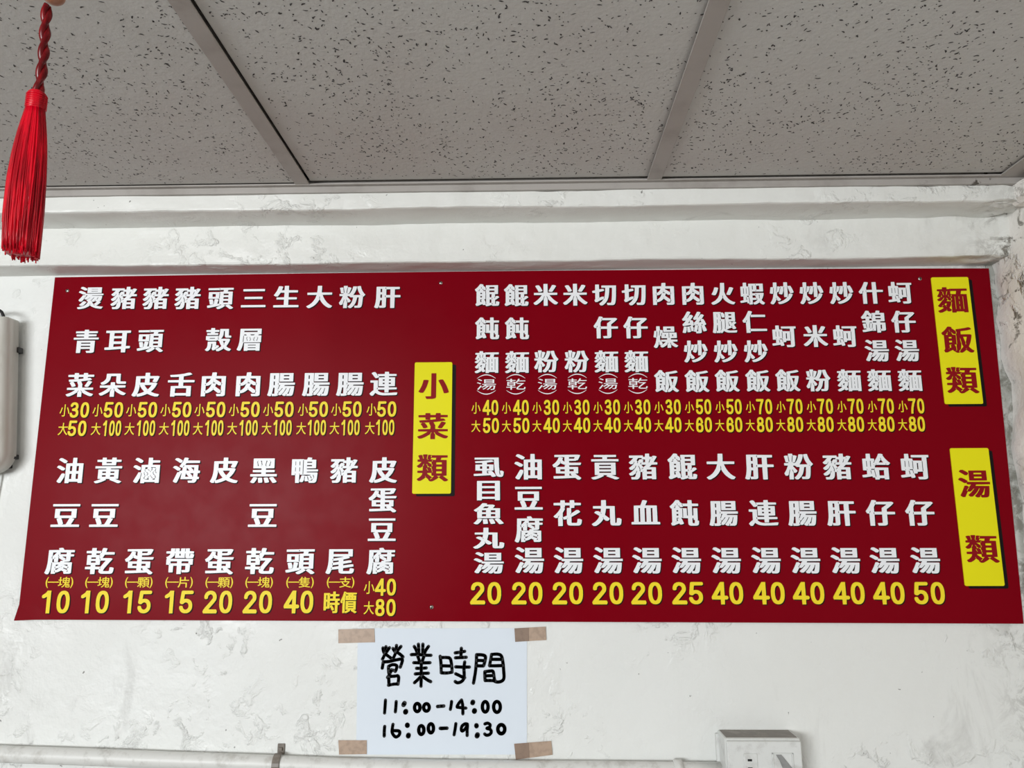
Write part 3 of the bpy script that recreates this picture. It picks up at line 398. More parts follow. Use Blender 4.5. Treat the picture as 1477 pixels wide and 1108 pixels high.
[1,28407,[80,27,24,0,2,2,1,6,2,0,71,0,2,0,1,-5,3,-1,22,0,4,1,0,3,0,125,-1,2,-3,0,-49,1,-1,1,0,2,0,11,1,1,48,1,3,0,1,3,0,12,-4,1,-48,1,-1,1,-1,15,-1,3,-3,0,-24,0,-2,-1,0,-2,-1,-49,-2,0,-42,-1,-4,-1,0,-17,2,-4,0,-2,-2,-8,-1,-22,-1,-1,-3,1,-10,0,-4,-1,-13,-26,-19,-35,-1,-4,1,-2,12,-8,12,0,4,2,18,34,6,29,-2,6,0,2,1,0,5,-4,1,-4,-6,-28,0,-37,0,-2],[108,53,-1,1,1,1,11,1,5,2,7,6,-1,5,2,3,5,4,3,-1,0,-1,-4,-3,-3,-6,1,-2,5,-8,0,-2],[165,53,1,3,0,4,12,1,3,1,1,-1,0,-7,-1,-1],[104,58,-2,2,-3,6,7,9,1,6,6,0,0,-1,-4,-5,-4,-9,2,-6,-1,-2],[161,63,-9,11,-1,2,1,1,5,-3,7,-8,1,-2,-1,-1],[182,63,-1,2,2,5,-4,12,-2,3,1,1,5,-2,5,-13,0,-2,-1,-2,-3,-3],[149,77,-2,1,-1,7,1,3,1,1,2,-3,0,-6,2,-3,-1,-1],[120,84,-1,1,1,1,4,4,3,4,-5,7,-5,5,-1,2,1,1,5,-3,9,-9,-2,-3,1,-4,-2,-3,-5,-4],[104,85,-5,13,0,8,3,2,2,0,0,-1,-3,-5,4,-7,3,-8,-1,-2],[176,86,-4,1,-8,11,-1,9,4,4,3,0,2,-1,-5,-5,0,-5,10,-12,1,-2],[189,99,-4,4,-3,6,1,2,2,0,2,-1,2,-4,1,-5,0,-2],[145,108,-2,2,1,4,-2,2,0,1,1,0,4,0,-1,-3,2,-3,0,-2,-1,-2],[108,111,-1,1,-1,4,-4,6,2,4,2,2,1,15,3,0,16,0,-4,-6,0,-2,3,-4,-13,-1,-5,-2,0,-8,2,-4,3,-5],[176,114,-1,1,4,8,2,8,2,4,2,0,1,-3,-3,-11,-1,-6,-1,-1],[134,119,-7,7,0,2,2,0,3,-1,7,-7,-1,-1],[149,119,0,2,4,5,1,7,-1,2,-5,6,-1,2,32,0,3,0,0,-4,-1,-2,-9,2,-10,0,-3,-1,-2,-4,2,-8,-1,-2,-2,-3,-3,-2],[57,123,11,0,3,1,2,3,3,10,-1,4,-13,8,-20,9,-11,0,-4,-2,-6,-8,-1,-2,0,-2,16,-8],[66,176,11,0,3,0,8,11,0,4,-8,6,-10,6,-18,9,-11,0,-3,-1,-7,-9,-1,-2,0,-2,18,-10]],
[1,28023,[140,29,37,0,6,1,5,3,5,5,3,6,3,11,12,1,3,1,0,6,0,8,-3,1,-8,1,-1,1,1,22,0,2,2,1,11,1,3,1,0,14,-2,2,-11,1,-1,1,0,36,0,2,-2,1,-92,1,-2,0,0,2,6,11,2,1,95,1,2,2,0,13,-1,2,-3,0,-83,1,-2,1,5,13,0,3,-5,2,-9,2,-13,0,-3,-1,-1,-2,-7,-19,0,-4,-3,-5,-5,-6,-7,-11,-10,-14,0,-2,13,-8,11,-1,0,-7,-2,-14,-2,-1,-16,-1,-2,-2,-1,-8,-11,-1,-3,-1,-14,-34,-13,-29,0,-2,1,-2,13,-8,11,0,3,1,6,13,13,32,7,19,0,4,3,0,2,0,0,-3,-6,-37,0,-2,1,-1,3,0,80,-1,3,0,0,-2,-1,-4,-4,-4,-24,0,-4,-1,0,-3,3,-9],[115,73,-1,1,0,2,2,18,0,4,1,1,3,0,1,0,0,-1,-2,-3,1,-2,11,-11,6,-7,1,-2],[164,73,2,4,-1,3,-7,8,-9,9,-1,2,24,0,0,-11,-1,-13,-2,-2],[55,118,10,0,3,0,9,12,-1,3,-11,8,-18,10,-4,1,-11,0,-5,-2,-6,-8,0,-2,15,-9],[121,118,-1,2,1,11,0,7,1,3,2,0,1,0,0,-1,-1,-4,12,-11,5,-6,0,-1],[169,118,0,4,-2,4,-14,14,0,1,20,0,2,0,0,-3,0,-5,-1,-14,-1,-1],[93,143,-1,2,5,10,1,1,2,1,1,-3,-1,-5,-4,-6],[67,176,11,0,3,1,5,9,3,3,-1,2,-13,9,-20,10,-13,0,-4,-2,-6,-7,0,-3,20,-12]],
[1,40657,[39,26,11,0,3,1,3,3,12,17,7,15,0,3,-5,2,-9,2,-12,0,-4,-2,-10,-18,-11,-15,2,-2],[189,27,12,0,14,5,2,2,-3,6,-19,24,-5,5,-3,0,-11,0,-13,-4,-1,-2,0,-2,15,-19,9,-13],[86,28,12,0,9,1,6,2,0,10,-1,9,-2,12,-2,3,-3,0,-14,0,-8,-1,-3,-1,0,-2,2,-16,1,-9,1,-6],[134,28,11,0,14,3,2,2,0,5,-7,20,-3,6,-3,2,-14,0,-11,-2,-2,-2,6,-18,4,-14],[25,74,186,0,3,0,2,1,0,14,-1,2,-2,0,-76,1,-2,1,0,10,1,1,59,1,4,1,0,13,-2,2,-60,1,-2,0,0,2,0,8,1,1,55,1,4,1,1,6,-1,64,-3,1,-5,0,-140,0,-4,-1,-1,-6,1,-64,4,-1,55,-1,1,-1,0,-8,0,-2,-2,0,-59,-1,-2,-2,0,-13,4,-1,58,-1,1,-1,0,-10,-2,-1,-76,-1,-2,-1,0,-2,0,-12],[133,150,-4,6,5,20,1,12,1,1,8,0,-5,-12,-5,-22,0,-1,5,-3,0,-1],[75,151,-1,1,-1,11,-4,18,0,2,3,3,1,3,2,0,4,0,0,-1,-6,-3,0,-1,5,-22,4,-11],[97,151,0,1,5,2,1,-1,0,-2,-1,0],[155,151,0,1,6,13,4,17,2,2,1,-1,2,-2,-5,-18,-1,-11,-1,-1],[105,156,-1,0,-1,3,-3,13,0,5,-4,7,-3,4,0,1,9,0,1,-1,1,-11,1,-5,3,-13,-1,-2],[163,186,-5,2,0,1,6,0,0,-2]],
[1,40232,[58,27,23,0,2,0,1,2,1,9,-3,4,2,7,1,38,-2,6,0,2,2,0,3,0,0,-4,-1,-3,3,-1,78,-1,-2,-2,-6,-3,-10,-1,-9,-2,-11,0,-15,4,-10,0,-3,0,-1,-2,-6,-18,-4,-9,-3,-5,-1,-4,-1,-4,1,-2,8,-5,3,0,9,0,3,1,3,3,7,12,1,24,1,1,2,1,2,-1,0,-2,0,-10,-1,-4,0,-4,-1,-4,1,-9,2,-2,14,0,10,2,4,-12,5,-2,33,0,9,3,4,4,4,8,2,10,3,27,1,11,0,3,0,8,-4,1,-72,1,-2,0,0,2,0,4,2,0,75,1,4,1,0,12,-1,2,-2,0,-76,1,-2,1,0,5,1,1,60,1,4,1,1,6,-1,54,-4,1,-29,1,-1,1,4,9,0,3,-3,1,-12,2,-13,0,-3,-1,-4,-11,-1,-3,-2,-1,-20,0,-3,3,-3,0,-78,0,-4,-1,0,-3,0,-110,1,-2,2,0,22,0,2,1,-1,3,0,6,1,1,3,0,0,-7,-2,-3,1,-54,0,-3],[153,43,-1,1,0,1,1,1,11,-1,10,4,2,2,0,4,1,1,4,0,1,-1,-1,-6,-2,-4,-2,-2,-6,0,-8,1],[148,49,-1,5,-1,3,-2,7,-2,8,0,2,1,1,2,0,2,-3,5,-15,1,-8,-4,-1],[172,59,-2,2,-4,8,-4,6,0,2,1,1,3,0,2,-2,7,-13,0,-3,-1,-1],[187,59,0,1,3,3,-4,10,-3,9,0,4,1,0,2,0,4,-8,2,-9,0,-4,-1,-5,-1,-1],[109,90,-1,2,0,99,0,3,2,0,3,-1,0,-2,0,-98,0,-3],[54,111,-1,2,0,25,0,2,2,0,2,0,0,-2,0,-25,0,-2],[84,111,-1,2,0,25,0,2,3,0,2,0,0,-2,0,-25,0,-2],[139,148,-1,1,0,3,0,4,1,1,33,0,2,-1,0,-7,-1,-1],[54,156,-1,2,0,24,0,2,2,0,2,0,0,-2,0,-24,0,-2],[84,156,-1,2,0,24,0,2,3,0,2,0,0,-2,0,-24,0,-2],[139,173,-1,1,0,3,0,3,1,1,33,0,2,-1,0,-6,-1,-1]],
[1,35910,[25,34,186,0,3,0,2,1,0,14,-2,2,-52,1,-2,0,0,1,19,38,0,2,-2,1,-13,4,0,1,24,1,2,0,1,2,0,62,0,3,-3,1,-5,0,-134,0,-4,-1,0,-3,0,-62,1,-2,2,0,24,-1,0,-1,-11,-3,-1,-3,10,-26,4,-13,0,-1,-2,0,-47,-1,-2,-1,0,-2,0,-12],[98,52,0,1,8,3,0,4,-7,21,-5,11,-4,7,57,0,-2,-3,-10,-24,-10,-19,-3,-1],[80,118,-1,1,-1,5,1,24,1,2,75,0,2,-1,0,-29,-1,-2],[29,186,179,0,2,0,1,2,0,12,0,2,-4,1,-177,0,-3,-1,0,-2,0,-12]],
[1,34507,[194,25,13,0,3,2,6,6,1,2,0,2,-2,2,-38,29,0,1,2,0,15,1,2,0,1,2,0,43,-4,1,-56,1,-1,1,-1,10,0,1,3,0,72,1,4,2,4,11,0,3,-4,1,-53,0,-5,0,-4,0,-16,1,-1,1,0,9,0,2,2,0,42,1,3,1,2,2,9,1,3,1,11,21,5,12,0,2,-5,2,-10,2,-9,0,-5,0,-146,-1,-4,-1,0,-12,1,-2,2,0,65,-1,2,-1,0,-33,-7,5,-8,8,4,12,0,3,-5,2,-9,3,-12,0,-4,-3,-4,-10,-5,-9,-8,-11,-11,-11,-13,-10,-2,-2,8,-16,3,0,12,0,1,-44,4,-1,56,-1,1,-2,0,-12,0,-2,-2,0,-17,-1,-5,0,-52,-1,-2,-1,0,-2,0,-9,1,-5,3,-1,22,0,5,0,20,1,5,0,20,1,5,0,19,1,5,0,18,1,5,0,22,1,3,-2,11,-9],[137,54,-1,2,0,13,2,0,10,0,0,-1,-3,-4,0,-2,8,-6,1,-2],[74,85,-1,2,0,11,0,2,28,0,3,0,0,-13,0,-2],[137,85,-1,2,0,11,0,2,27,0,3,0,0,-13,0,-2],[46,117,0,1,10,8,8,7,11,12,15,-8,19,-6,5,0,1,-1,-7,0,-3,-2,-1,-10,-1,-1],[73,148,-1,4,0,2,2,1,3,-5,-2,-3],[136,176,-1,1,-1,5,1,5,1,1,37,0,2,-1,-4,-9,-2,-2]],
[1,33104,[33,26,10,0,4,1,7,15,5,18,1,8,0,4,0,3,1,11,1,11,0,9,2,2,2,0,1,-3,-1,-23,-2,-23,0,-27,1,-3,3,0,23,0,2,2,1,7,9,1,10,3,13,6,8,5,3,-1,14,-7,0,-1,-1,-2,0,-2,3,-9,3,-2,32,0,9,2,5,3,2,3,0,2,0,70,-4,1,-48,1,-2,0,0,1,2,2,20,1,8,1,7,3,2,2,1,3,1,28,2,0,18,1,3,1,0,2,0,9,-2,2,-19,1,-2,0,-1,13,22,1,3,0,1,3,0,12,-4,1,-67,1,-3,2,-7,11,-4,2,-5,0,-7,0,-11,-2,-2,-1,-1,-3,4,-7,0,-1,-1,-1,-67,-1,-4,-1,0,-3,-1,-75,0,-4,-2,-24,-4,-24,-4,-14,-6,-16,0,-2],[90,41,-2,2,-2,6,1,2,3,1,1,0,0,-4,2,-5,-1,-2],[171,42,0,1,4,5,1,6,4,-2,1,-2,-2,-6],[94,56,0,8,0,2,9,1,12,3,1,-1,-2,-2,-7,-6,-10,-5],[174,56,-26,11,-1,2,1,2,2,2,14,-6,11,-1,0,-8,0,-2],[89,69,-1,1,-2,6,1,2,3,1,1,0,0,-4,2,-4,-2,-2],[176,69,-1,2,2,5,-1,2,0,3,4,-2,3,-3,-3,-6,-2,-1],[118,71,0,2,3,3,5,0,-5,-4],[131,78,0,1,2,2,5,-2,0,-1],[94,83,0,9,0,2,18,0,0,-1,-3,-3,-7,-5,-6,-2],[174,83,-26,10,0,1,26,0,1,-1,0,-4,0,-5],[68,111,-1,2,0,19,0,2,2,0,8,0,1,-19,2,-2,22,-1,4,2,1,27,-1,3,1,7,1,1,6,0,0,-1,-4,-5,-1,-4,24,-15,7,-2,1,-2,0,-1,-2,0,-12,-1,-3,0,-1,-2,-2,-7,-1,-1],[154,129,0,1,4,4,-1,3,-22,13,-2,2,25,0,3,0,0,-22,-2,-1],[63,137,-2,3,-2,6,7,10,1,25,2,0,22,0,0,-2,-4,-5,-16,-16,-3,-3,-4,-9,2,-5,1,-3,-2,-1],[79,137,-1,2,2,2,3,3,2,0,0,-2,-1,-2,-3,-3],[104,155,-1,3,1,4,2,3,3,0,1,-1,-3,-8,-1,-1],[117,168,0,1,3,7,-1,2,-4,2,0,1,47,0,-1,-12,-1,-1],[172,181,0,1,8,0,0,-1]],
[1,20094,[62,27,24,0,4,1,1,31,0,2,2,0,24,0,0,-17,2,-5,7,-6,9,-3,10,-1,50,0,9,1,5,2,2,2,3,3,3,7,2,10,1,15,-1,2,-3,1,-9,3,-12,0,-3,-1,-1,-5,-1,-11,-1,-5,-1,-3,-2,-2,-33,0,-4,2,-1,2,2,6,6,11,26,34,21,26,3,5,0,2,-10,4,-57,1,-2,0,0,1,13,23,66,1,2,2,0,14,-4,1,-55,1,0,2,6,22,-1,2,-3,1,-12,2,-11,0,-4,-2,-6,-20,1,-3,-2,-9,-1,-1,-3,0,-1,1,2,9,1,2,0,1,-2,1,-32,1,0,2,-1,16,-1,2,-2,0,-23,0,-3,0,-1,-3,-1,-16,-1,-1,-31,-1,-4,-1,0,-13,2,-2,32,-1,2,-1,0,-9,0,-2,-27,-1,-2,-2,0,-5,0,-60,1,-2,2,0,25,-1,1,-1,0,-10,-2,-1,-34,-1,-2,-2,0,-12,0,-2,3,-1,35,-1,0,-2,1,-29,0,-2],[122,64,0,3,3,8,1,1,2,0,1,-1,-3,-10,-1,-1],[126,79,-3,0,-31,1,-1,2,0,10,2,0,25,1,3,1,1,29,38,0,0,-1,-22,-29,-9,-13,-2,-1],[60,108,-1,1,-1,5,1,5,1,1,29,0,2,-1,0,-10,-1,-1],[119,127,0,9,-3,2,-2,4,0,2,1,1,4,-4,1,-4,3,-1,0,-1,0,-8],[60,135,-1,1,0,4,0,5,1,1,29,0,2,-1,0,-9,-1,-1],[114,152,0,3,0,3,3,2,2,0,1,-1,-3,-5,-2,-2],[92,163,-1,1,-1,5,1,5,1,1,28,0,0,-2,-2,-4,-4,-6]],
[1,24118,[106,27,24,0,4,1,0,14,-1,9,1,1,3,0,2,-10,1,-2,3,-1,33,0,9,2,6,4,2,6,1,41,2,1,13,1,2,0,1,2,0,38,-4,1,-149,1,-5,0,0,1,12,7,10,10,5,8,1,6,0,5,3,1,2,0,0,-2,-1,-9,0,-18,0,-2,2,-1,64,0,2,1,0,2,-1,5,0,22,0,2,2,0,2,0,0,-2,1,-18,0,-4,0,-4,3,-4,6,-2,4,-1,33,1,6,2,3,3,2,5,2,13,0,3,-13,6,-12,-1,-2,-2,0,-4,-1,-7,-1,-3,-1,-1,-2,2,0,10,1,6,1,1,24,1,3,0,1,2,0,11,-1,2,-2,0,-26,1,0,2,-1,16,-2,2,-23,0,-4,-1,1,-4,0,-14,0,-2,-2,0,-2,1,0,15,1,3,0,1,-2,1,-23,0,-3,0,-1,-3,-1,-16,-1,-1,-5,0,-2,0,-1,1,-1,16,-1,3,-3,0,-21,0,-3,-1,1,-4,0,-14,0,-2,-2,0,-2,0,0,2,0,14,1,4,-4,1,-21,0,-2,0,-1,-2,-1,-16,0,-2,-28,-1,-2,0,-1,-2,0,-11,2,-2,25,-1,2,-1,-4,-9,-7,-7,-4,-3,-11,-5,-1,-2,0,-2,6,-7,-4,-4,0,-37,1,-2,2,0,14,-1,2,-1,1,-52,2,-1,3,0,21,0,3,1,1,46,2,0,22,0,1,-2,1,-54,0,-2],[136,55,-1,0,0,2,0,29,3,0,25,0,0,-3,0,-27,-2,0],[51,96,-1,2,0,2,2,0,2,0,1,-2,0,-2],[187,96,-1,1,0,3,2,0,2,0,0,-2,0,-2],[59,103,-1,1,0,5,0,8,1,1,42,0,2,-1,0,-12,-1,-2],[136,103,-1,1,-1,5,1,8,1,1,44,0,2,-1,0,-12,-1,-2],[116,158,-1,2,0,12,1,1,7,0,1,-2,0,-12,-1,-1]],
[1,23614,[32,28,12,0,4,2,7,14,5,13,1,1,14,1,29,4,3,0,1,-1,1,-12,2,-10,4,-5,9,-4,9,-1,60,0,10,2,6,5,3,4,2,6,2,14,-2,2,-13,5,-11,0,-3,-1,-3,-16,-4,-3,-37,0,-2,1,-1,4,0,14,1,2,68,11,2,0,1,2,-2,12,-1,2,-2,0,-11,0,-55,-8,-1,2,0,8,1,2,49,8,6,1,2,1,0,2,-2,10,-2,2,-16,0,-37,-5,-1,1,0,8,0,2,3,1,21,5,19,6,1,1,0,2,-6,5,0,1,23,1,3,1,0,6,0,44,-3,1,-5,0,-153,0,-4,-1,0,-3,-1,-73,0,-4,-1,-14,-2,-18,-5,-24,-5,-15,-6,-14,1,-3],[57,62,0,9,1,2,2,0,1,-1,1,-3,-1,-6,-1,-1],[65,77,0,3,1,6,1,4,1,0,12,1,23,3,5,0,0,-9,-1,-2,-37,-6],[64,93,-1,2,0,8,0,2,2,0,2,-1,1,-7,-1,-3,-1,-1],[70,108,-1,1,0,5,0,5,1,2,17,1,18,2,2,0,1,-1,0,-8,-1,-1],[67,124,-2,4,-1,5,1,1,4,-1,1,-5,0,-3,-1,-1],[71,137,-1,1,0,6,0,6,1,1,69,0,0,-1,-4,-1,-18,-4],[71,169,-1,1,0,5,0,11,1,1,100,0,2,-1,0,-15,-1,-2]],
[1,39195,[112,27,12,0,31,9,2,0,5,-5,7,-2,38,0,7,3,3,4,3,12,1,11,-2,2,-11,5,-11,0,-3,-1,-1,-6,-1,-9,-1,-4,-2,-1,-3,1,0,30,1,3,17,10,14,10,1,1,0,2,-7,8,-3,2,-12,0,-3,-1,-6,-5,-2,-6,-4,-5,-3,-2,-1,0,0,2,7,12,0,17,-1,4,23,1,2,0,1,2,0,70,-1,3,-4,0,-94,0,-2,-2,0,-16,6,-12,-4,-7,-3,-2,-1,2,2,7,-3,10,-6,7,-13,11,1,5,0,2,-3,2,-10,3,-12,0,-4,-2,-7,-10,-11,-13,-5,-5,-17,-14,0,-4,6,-12,2,-1,5,-1,0,-2,0,-94,-3,-6,-5,-4,-1,-2,6,-13,3,-1,12,0,18,8,19,7,1,-1,3,-6,2,-1,11,0,6,1,1,-1,4,-8],[161,40,-2,3,-1,7,1,3,2,0,2,-1,1,-10,-1,-2],[107,42,-1,1,1,2,1,7,-2,11,-8,17,-3,5,9,1,2,2,0,4,0,28,1,9,-2,6,0,15,1,4,-3,1,-13,1,-4,8,-7,9,1,1,4,0,3,-5,2,-4,3,-2,11,0,4,1,1,-1,0,-1,1,-8,1,-4,0,-16,-1,-4,3,-2,-1,-3,0,-4,0,-28,0,-6,0,-24,2,-16,-1,-4],[142,54,-1,2,0,26,2,1,11,0,1,-2,0,-24,-1,-1],[64,61,-1,2,0,22,2,0,15,0,-2,-2,-9,-4,0,-2,5,-12,-1,-1],[160,86,-1,1,0,10,1,1,2,0,1,-1,0,-10,-1,-1],[64,101,-1,2,0,8,0,2,12,0,2,0,0,-10,0,-2],[142,101,-1,2,-1,22,-1,3,18,0,-1,-4,-1,-23,-2,0],[64,130,-1,2,0,8,12,0,2,0,0,-8,0,-2],[140,145,-1,1,-1,5,1,7,1,1,38,0,2,-1,0,-11,-1,-2],[46,156,1,2,8,6,-1,5,1,3,5,2,2,0,-1,-2,-6,-8,3,-7,0,-1],[140,175,-1,1,-1,5,1,7,1,1,38,0,2,-1,0,-11,-1,-2],[69,177,-1,1,2,4,-1,5,1,3,1,0,3,-3,-1,-6,3,-3,0,-1]],
[1,31859,[105,27,28,0,2,0,1,2,0,54,-8,21,0,6,2,-1,3,-5,6,-16,1,-4,12,-13,14,-13,11,-9,15,-10,3,-1,13,0,3,2,9,10,1,2,-1,2,-17,11,-21,17,-20,21,-11,14,1,1,2,0,60,1,2,2,0,15,-4,1,-75,1,0,3,-1,69,0,2,-3,1,-27,0,-2,0,-1,-2,-1,-70,0,-3,-75,-1,-3,0,-1,-2,0,-14,2,-2,60,-1,2,0,1,-1,-8,-11,-10,-12,-18,-18,-20,-16,-11,-7,-2,-2,0,-1,1,-2,9,-11,2,-1,12,0,4,1,12,8,16,13,19,19,5,6,1,4,6,17,3,5,2,1,0,-6,-8,-22,0,-52,0,-2],[156,145,16,0,4,2,20,29,9,15,1,3,-1,3,-15,6,-14,0,-3,-1,-13,-24,-16,-25,0,-2,1,-1],[63,146,16,0,13,6,1,2,0,3,-13,24,-13,18,-4,2,-16,0,-11,-5,-1,-1,0,-2,17,-27,9,-19]],
[1,20999,[86,27,13,0,7,4,15,12,4,4,15,21,10,25,5,24,3,28,2,31,2,1,18,0,2,-1,0,-17,0,-5,-2,-43,0,-4,-2,-24,-2,-16,-2,-10,-3,-7,-2,-2,-4,0,-6,0,-19,0,-3,-1,0,-2,3,-9,1,-5,2,-1,7,-1,33,0,9,2,6,3,3,3,5,9,3,14,2,16,2,26,0,4,1,18,0,5,2,57,0,5,0,4,-3,1,-5,0,-109,0,-4,-1,-1,-6,1,-10,3,-1,28,-1,0,-2,0,-12,0,-4,-1,-13,0,-3,-2,-17,-5,-27,-1,-12,-7,-6,-3,-6,-13,-17,-20,-16,0,-2,1,-2,8,-9],[43,56,14,0,8,5,14,7,30,14,3,3,1,3,0,7,1,4,-1,2,-2,0,-13,0,-18,-7,-4,-2,-1,1,0,48,2,1,35,8,2,1,1,2,-2,12,-3,2,-14,0,-17,-3,-4,0,-1,39,-1,2,-2,0,-24,0,-4,-1,-1,-47,-1,-1,-4,-1,-18,-4,-2,-2,2,-13,1,-2,3,0,12,0,6,0,1,-1,0,-49,-2,-6,-5,-5,0,-2,0,-2,6,-12],[67,84,-1,1,1,1,6,4,0,-3]],
[1,28779,[33,27,14,0,19,8,21,13,13,12,12,15,5,9,-1,9,0,8,0,2,2,3,3,-5,0,-8,-1,-8,7,-12,13,-15,18,-14,19,-10,19,-6,11,0,3,1,10,13,0,2,-2,1,-20,7,-13,7,-9,6,-14,13,-13,18,-9,18,-7,22,2,21,1,14,0,4,0,33,-1,3,-3,0,-25,0,-4,-1,-3,-59,-3,-19,-5,-22,-13,-26,-22,-23,-8,-5,-21,-11,-6,-4,1,-3],[43,107,15,0,3,2,5,7,5,9,6,14,8,26,0,2,-1,2,-15,4,-13,0,-3,-1,-7,-22,-5,-12,-6,-11,-7,-11,1,-2],[163,108,14,0,4,1,14,24,15,30,0,3,-6,3,-11,4,-13,0,-3,-1,-9,-21,-17,-35,1,-3]],
[1,34662,[200,26,10,0,3,0,9,12,-1,3,-5,3,-8,6,-10,10,-2,3,1,3,3,5,6,12,5,13,5,21,0,4,-4,2,-6,1,-57,0,-4,0,-3,-3,-19,0,-1,2,0,12,0,2,2,0,23,0,6,-1,56,0,3,0,1,3,0,63,-4,1,-113,0,-2,0,-1,-2,-1,-21,-2,0,-12,0,-2,0,0,2,-1,29,-3,1,-5,0,-16,0,-3,-1,-1,-31,-2,0,-17,-1,-2,-1,0,-3,0,-77,1,-2,2,0,16,-1,2,0,0,-31,0,-1,-4,-1,-19,-4,-4,-2,0,-5,2,-9,3,-1,10,0,39,8,1,0,1,-3,1,-5,1,-3,3,-1,11,-1,1,-7,2,-2,24,0,2,1,0,2,1,35,2,0,31,1,2,2,-3,11,1,1,2,0,2,-1,1,-8,1,-6,-2,-3,-15,-12,-7,-4,-10,-4,-2,-2,0,-2,7,-10,3,-1,11,0,14,6,17,11,-2,5,1,2,2,1,2,-3,-3,-4,1,-2,12,-11],[97,40,-1,1,-3,23,-3,22,1,4,-3,1,-12,1,0,7,1,2,13,0,2,-1,0,-10,2,-2,1,-4,5,-32,0,-10,-1,-2],[69,65,1,2,0,3,-2,16,0,2,3,1,2,-2,3,-20,0,-1,-3,-1],[178,76,-2,5,1,14,-3,11,1,1,7,0,1,-2,-2,-9,0,-13,-1,-5,-1,-2],[123,83,-1,2,0,16,0,2,21,0,3,0,6,-18,0,-2],[49,98,-1,1,0,3,1,1,2,0,1,-1,0,-3,-1,-1],[95,104,-2,1,0,2,0,67,0,2,3,1,2,0,0,-2,0,-69,0,-2],[150,106,-1,0,-1,4,0,7,1,1,2,0,0,-1,1,-7,6,-1,0,-1],[49,117,-1,2,0,44,0,2,3,0,2,0,0,-2,0,-44,0,-2],[72,118,-1,2,0,42,0,2,2,0,2,0,0,-2,0,-42,0,-2],[152,140,-1,1,0,8,1,1,2,0,1,-1,0,-8,-1,-1],[159,153,-1,2,0,31,3,0,22,0,0,-3,0,-30,-2,0],[123,154,-1,2,0,29,1,1,5,0,1,-2,0,-29,-1,-1],[152,189,-1,1,0,9,1,1,2,0,1,-1,0,-9,-1,-1]],
[1,28818,[32,27,11,0,4,1,4,4,9,12,6,11,5,12,-4,12,1,4,1,0,2,-2,3,-6,0,-8,8,-10,3,-2,10,0,3,0,7,7,3,4,0,2,-1,2,-28,31,2,27,1,1,9,1,3,2,8,20,3,12,3,7,1,2,2,-1,1,-1,-1,-6,-5,-15,-2,-7,-9,-24,0,-2,15,-7,10,0,3,1,4,9,6,20,3,33,2,2,2,0,1,-1,0,-2,0,-3,-2,-18,-1,-11,0,-51,1,-2,2,0,18,-1,2,0,0,-1,-3,-4,-12,-11,-17,-11,-19,-8,-21,-6,-5,-2,0,-2,7,-11,4,-2,12,0,24,7,14,6,10,5,17,11,17,17,10,14,9,19,0,3,-2,2,-13,4,-12,0,-3,-3,-5,-11,-2,-9,-2,-4,-4,0,0,1,3,13,0,59,-2,12,0,2,1,1,2,0,2,-6,2,-9,7,-16,9,-25,3,-1,11,0,13,5,1,2,0,3,-4,13,-7,17,-11,21,-3,1,-11,0,-12,-3,-1,31,-1,3,-3,0,-22,0,-4,-1,-1,-32,-1,-2,-9,1,-14,0,-3,-1,-1,-3,-1,-1,-11,4,-11,0,-3,-1,1,-3,-3,-18,-4,-20,1,-3,-1,-1,-4,2,0,5,4,25,2,10,1,3,0,33,-1,2,-3,0,-22,0,-3,-1,-1,-38,-1,-1,-17,0,-3,-1,-1,-4,-1,-8,-3,-19,-4,-17,1,-2,2,-1,11,-4,10,0,3,1,-1,3,3,17,2,30,2,3,2,-2,0,-16,-2,-22,-1,-9,-2,-4,-1,-8,-3,-19,-6,-19,-7,-14,-12,-18,0,-2]],
[1,20160,[51,27,27,0,2,0,1,2,1,95,0,2,3,0,44,0,2,0,1,-97,1,-2,3,0,25,0,4,1,1,97,2,1,49,1,2,2,0,11,0,3,-3,1,-48,1,-2,0,-1,63,-1,3,-3,0,-25,0,-4,-1,-1,-63,0,-2,-46,0,-2,0,-1,1,0,19,14,29,4,12,-1,2,-2,1,-11,3,-13,0,-3,0,-2,-3,-13,-27,-8,-14,-12,-17,-8,-10,-8,-9,0,-4,8,-13,3,-1,12,0,4,2,0,3,6,15,4,6,1,0,0,-1,0,-5,-3,-8,-5,-11,0,-85,0,-2],[78,129,-1,2,0,9,1,2,1,0,1,0,1,-2,0,-9,-1,-2]],
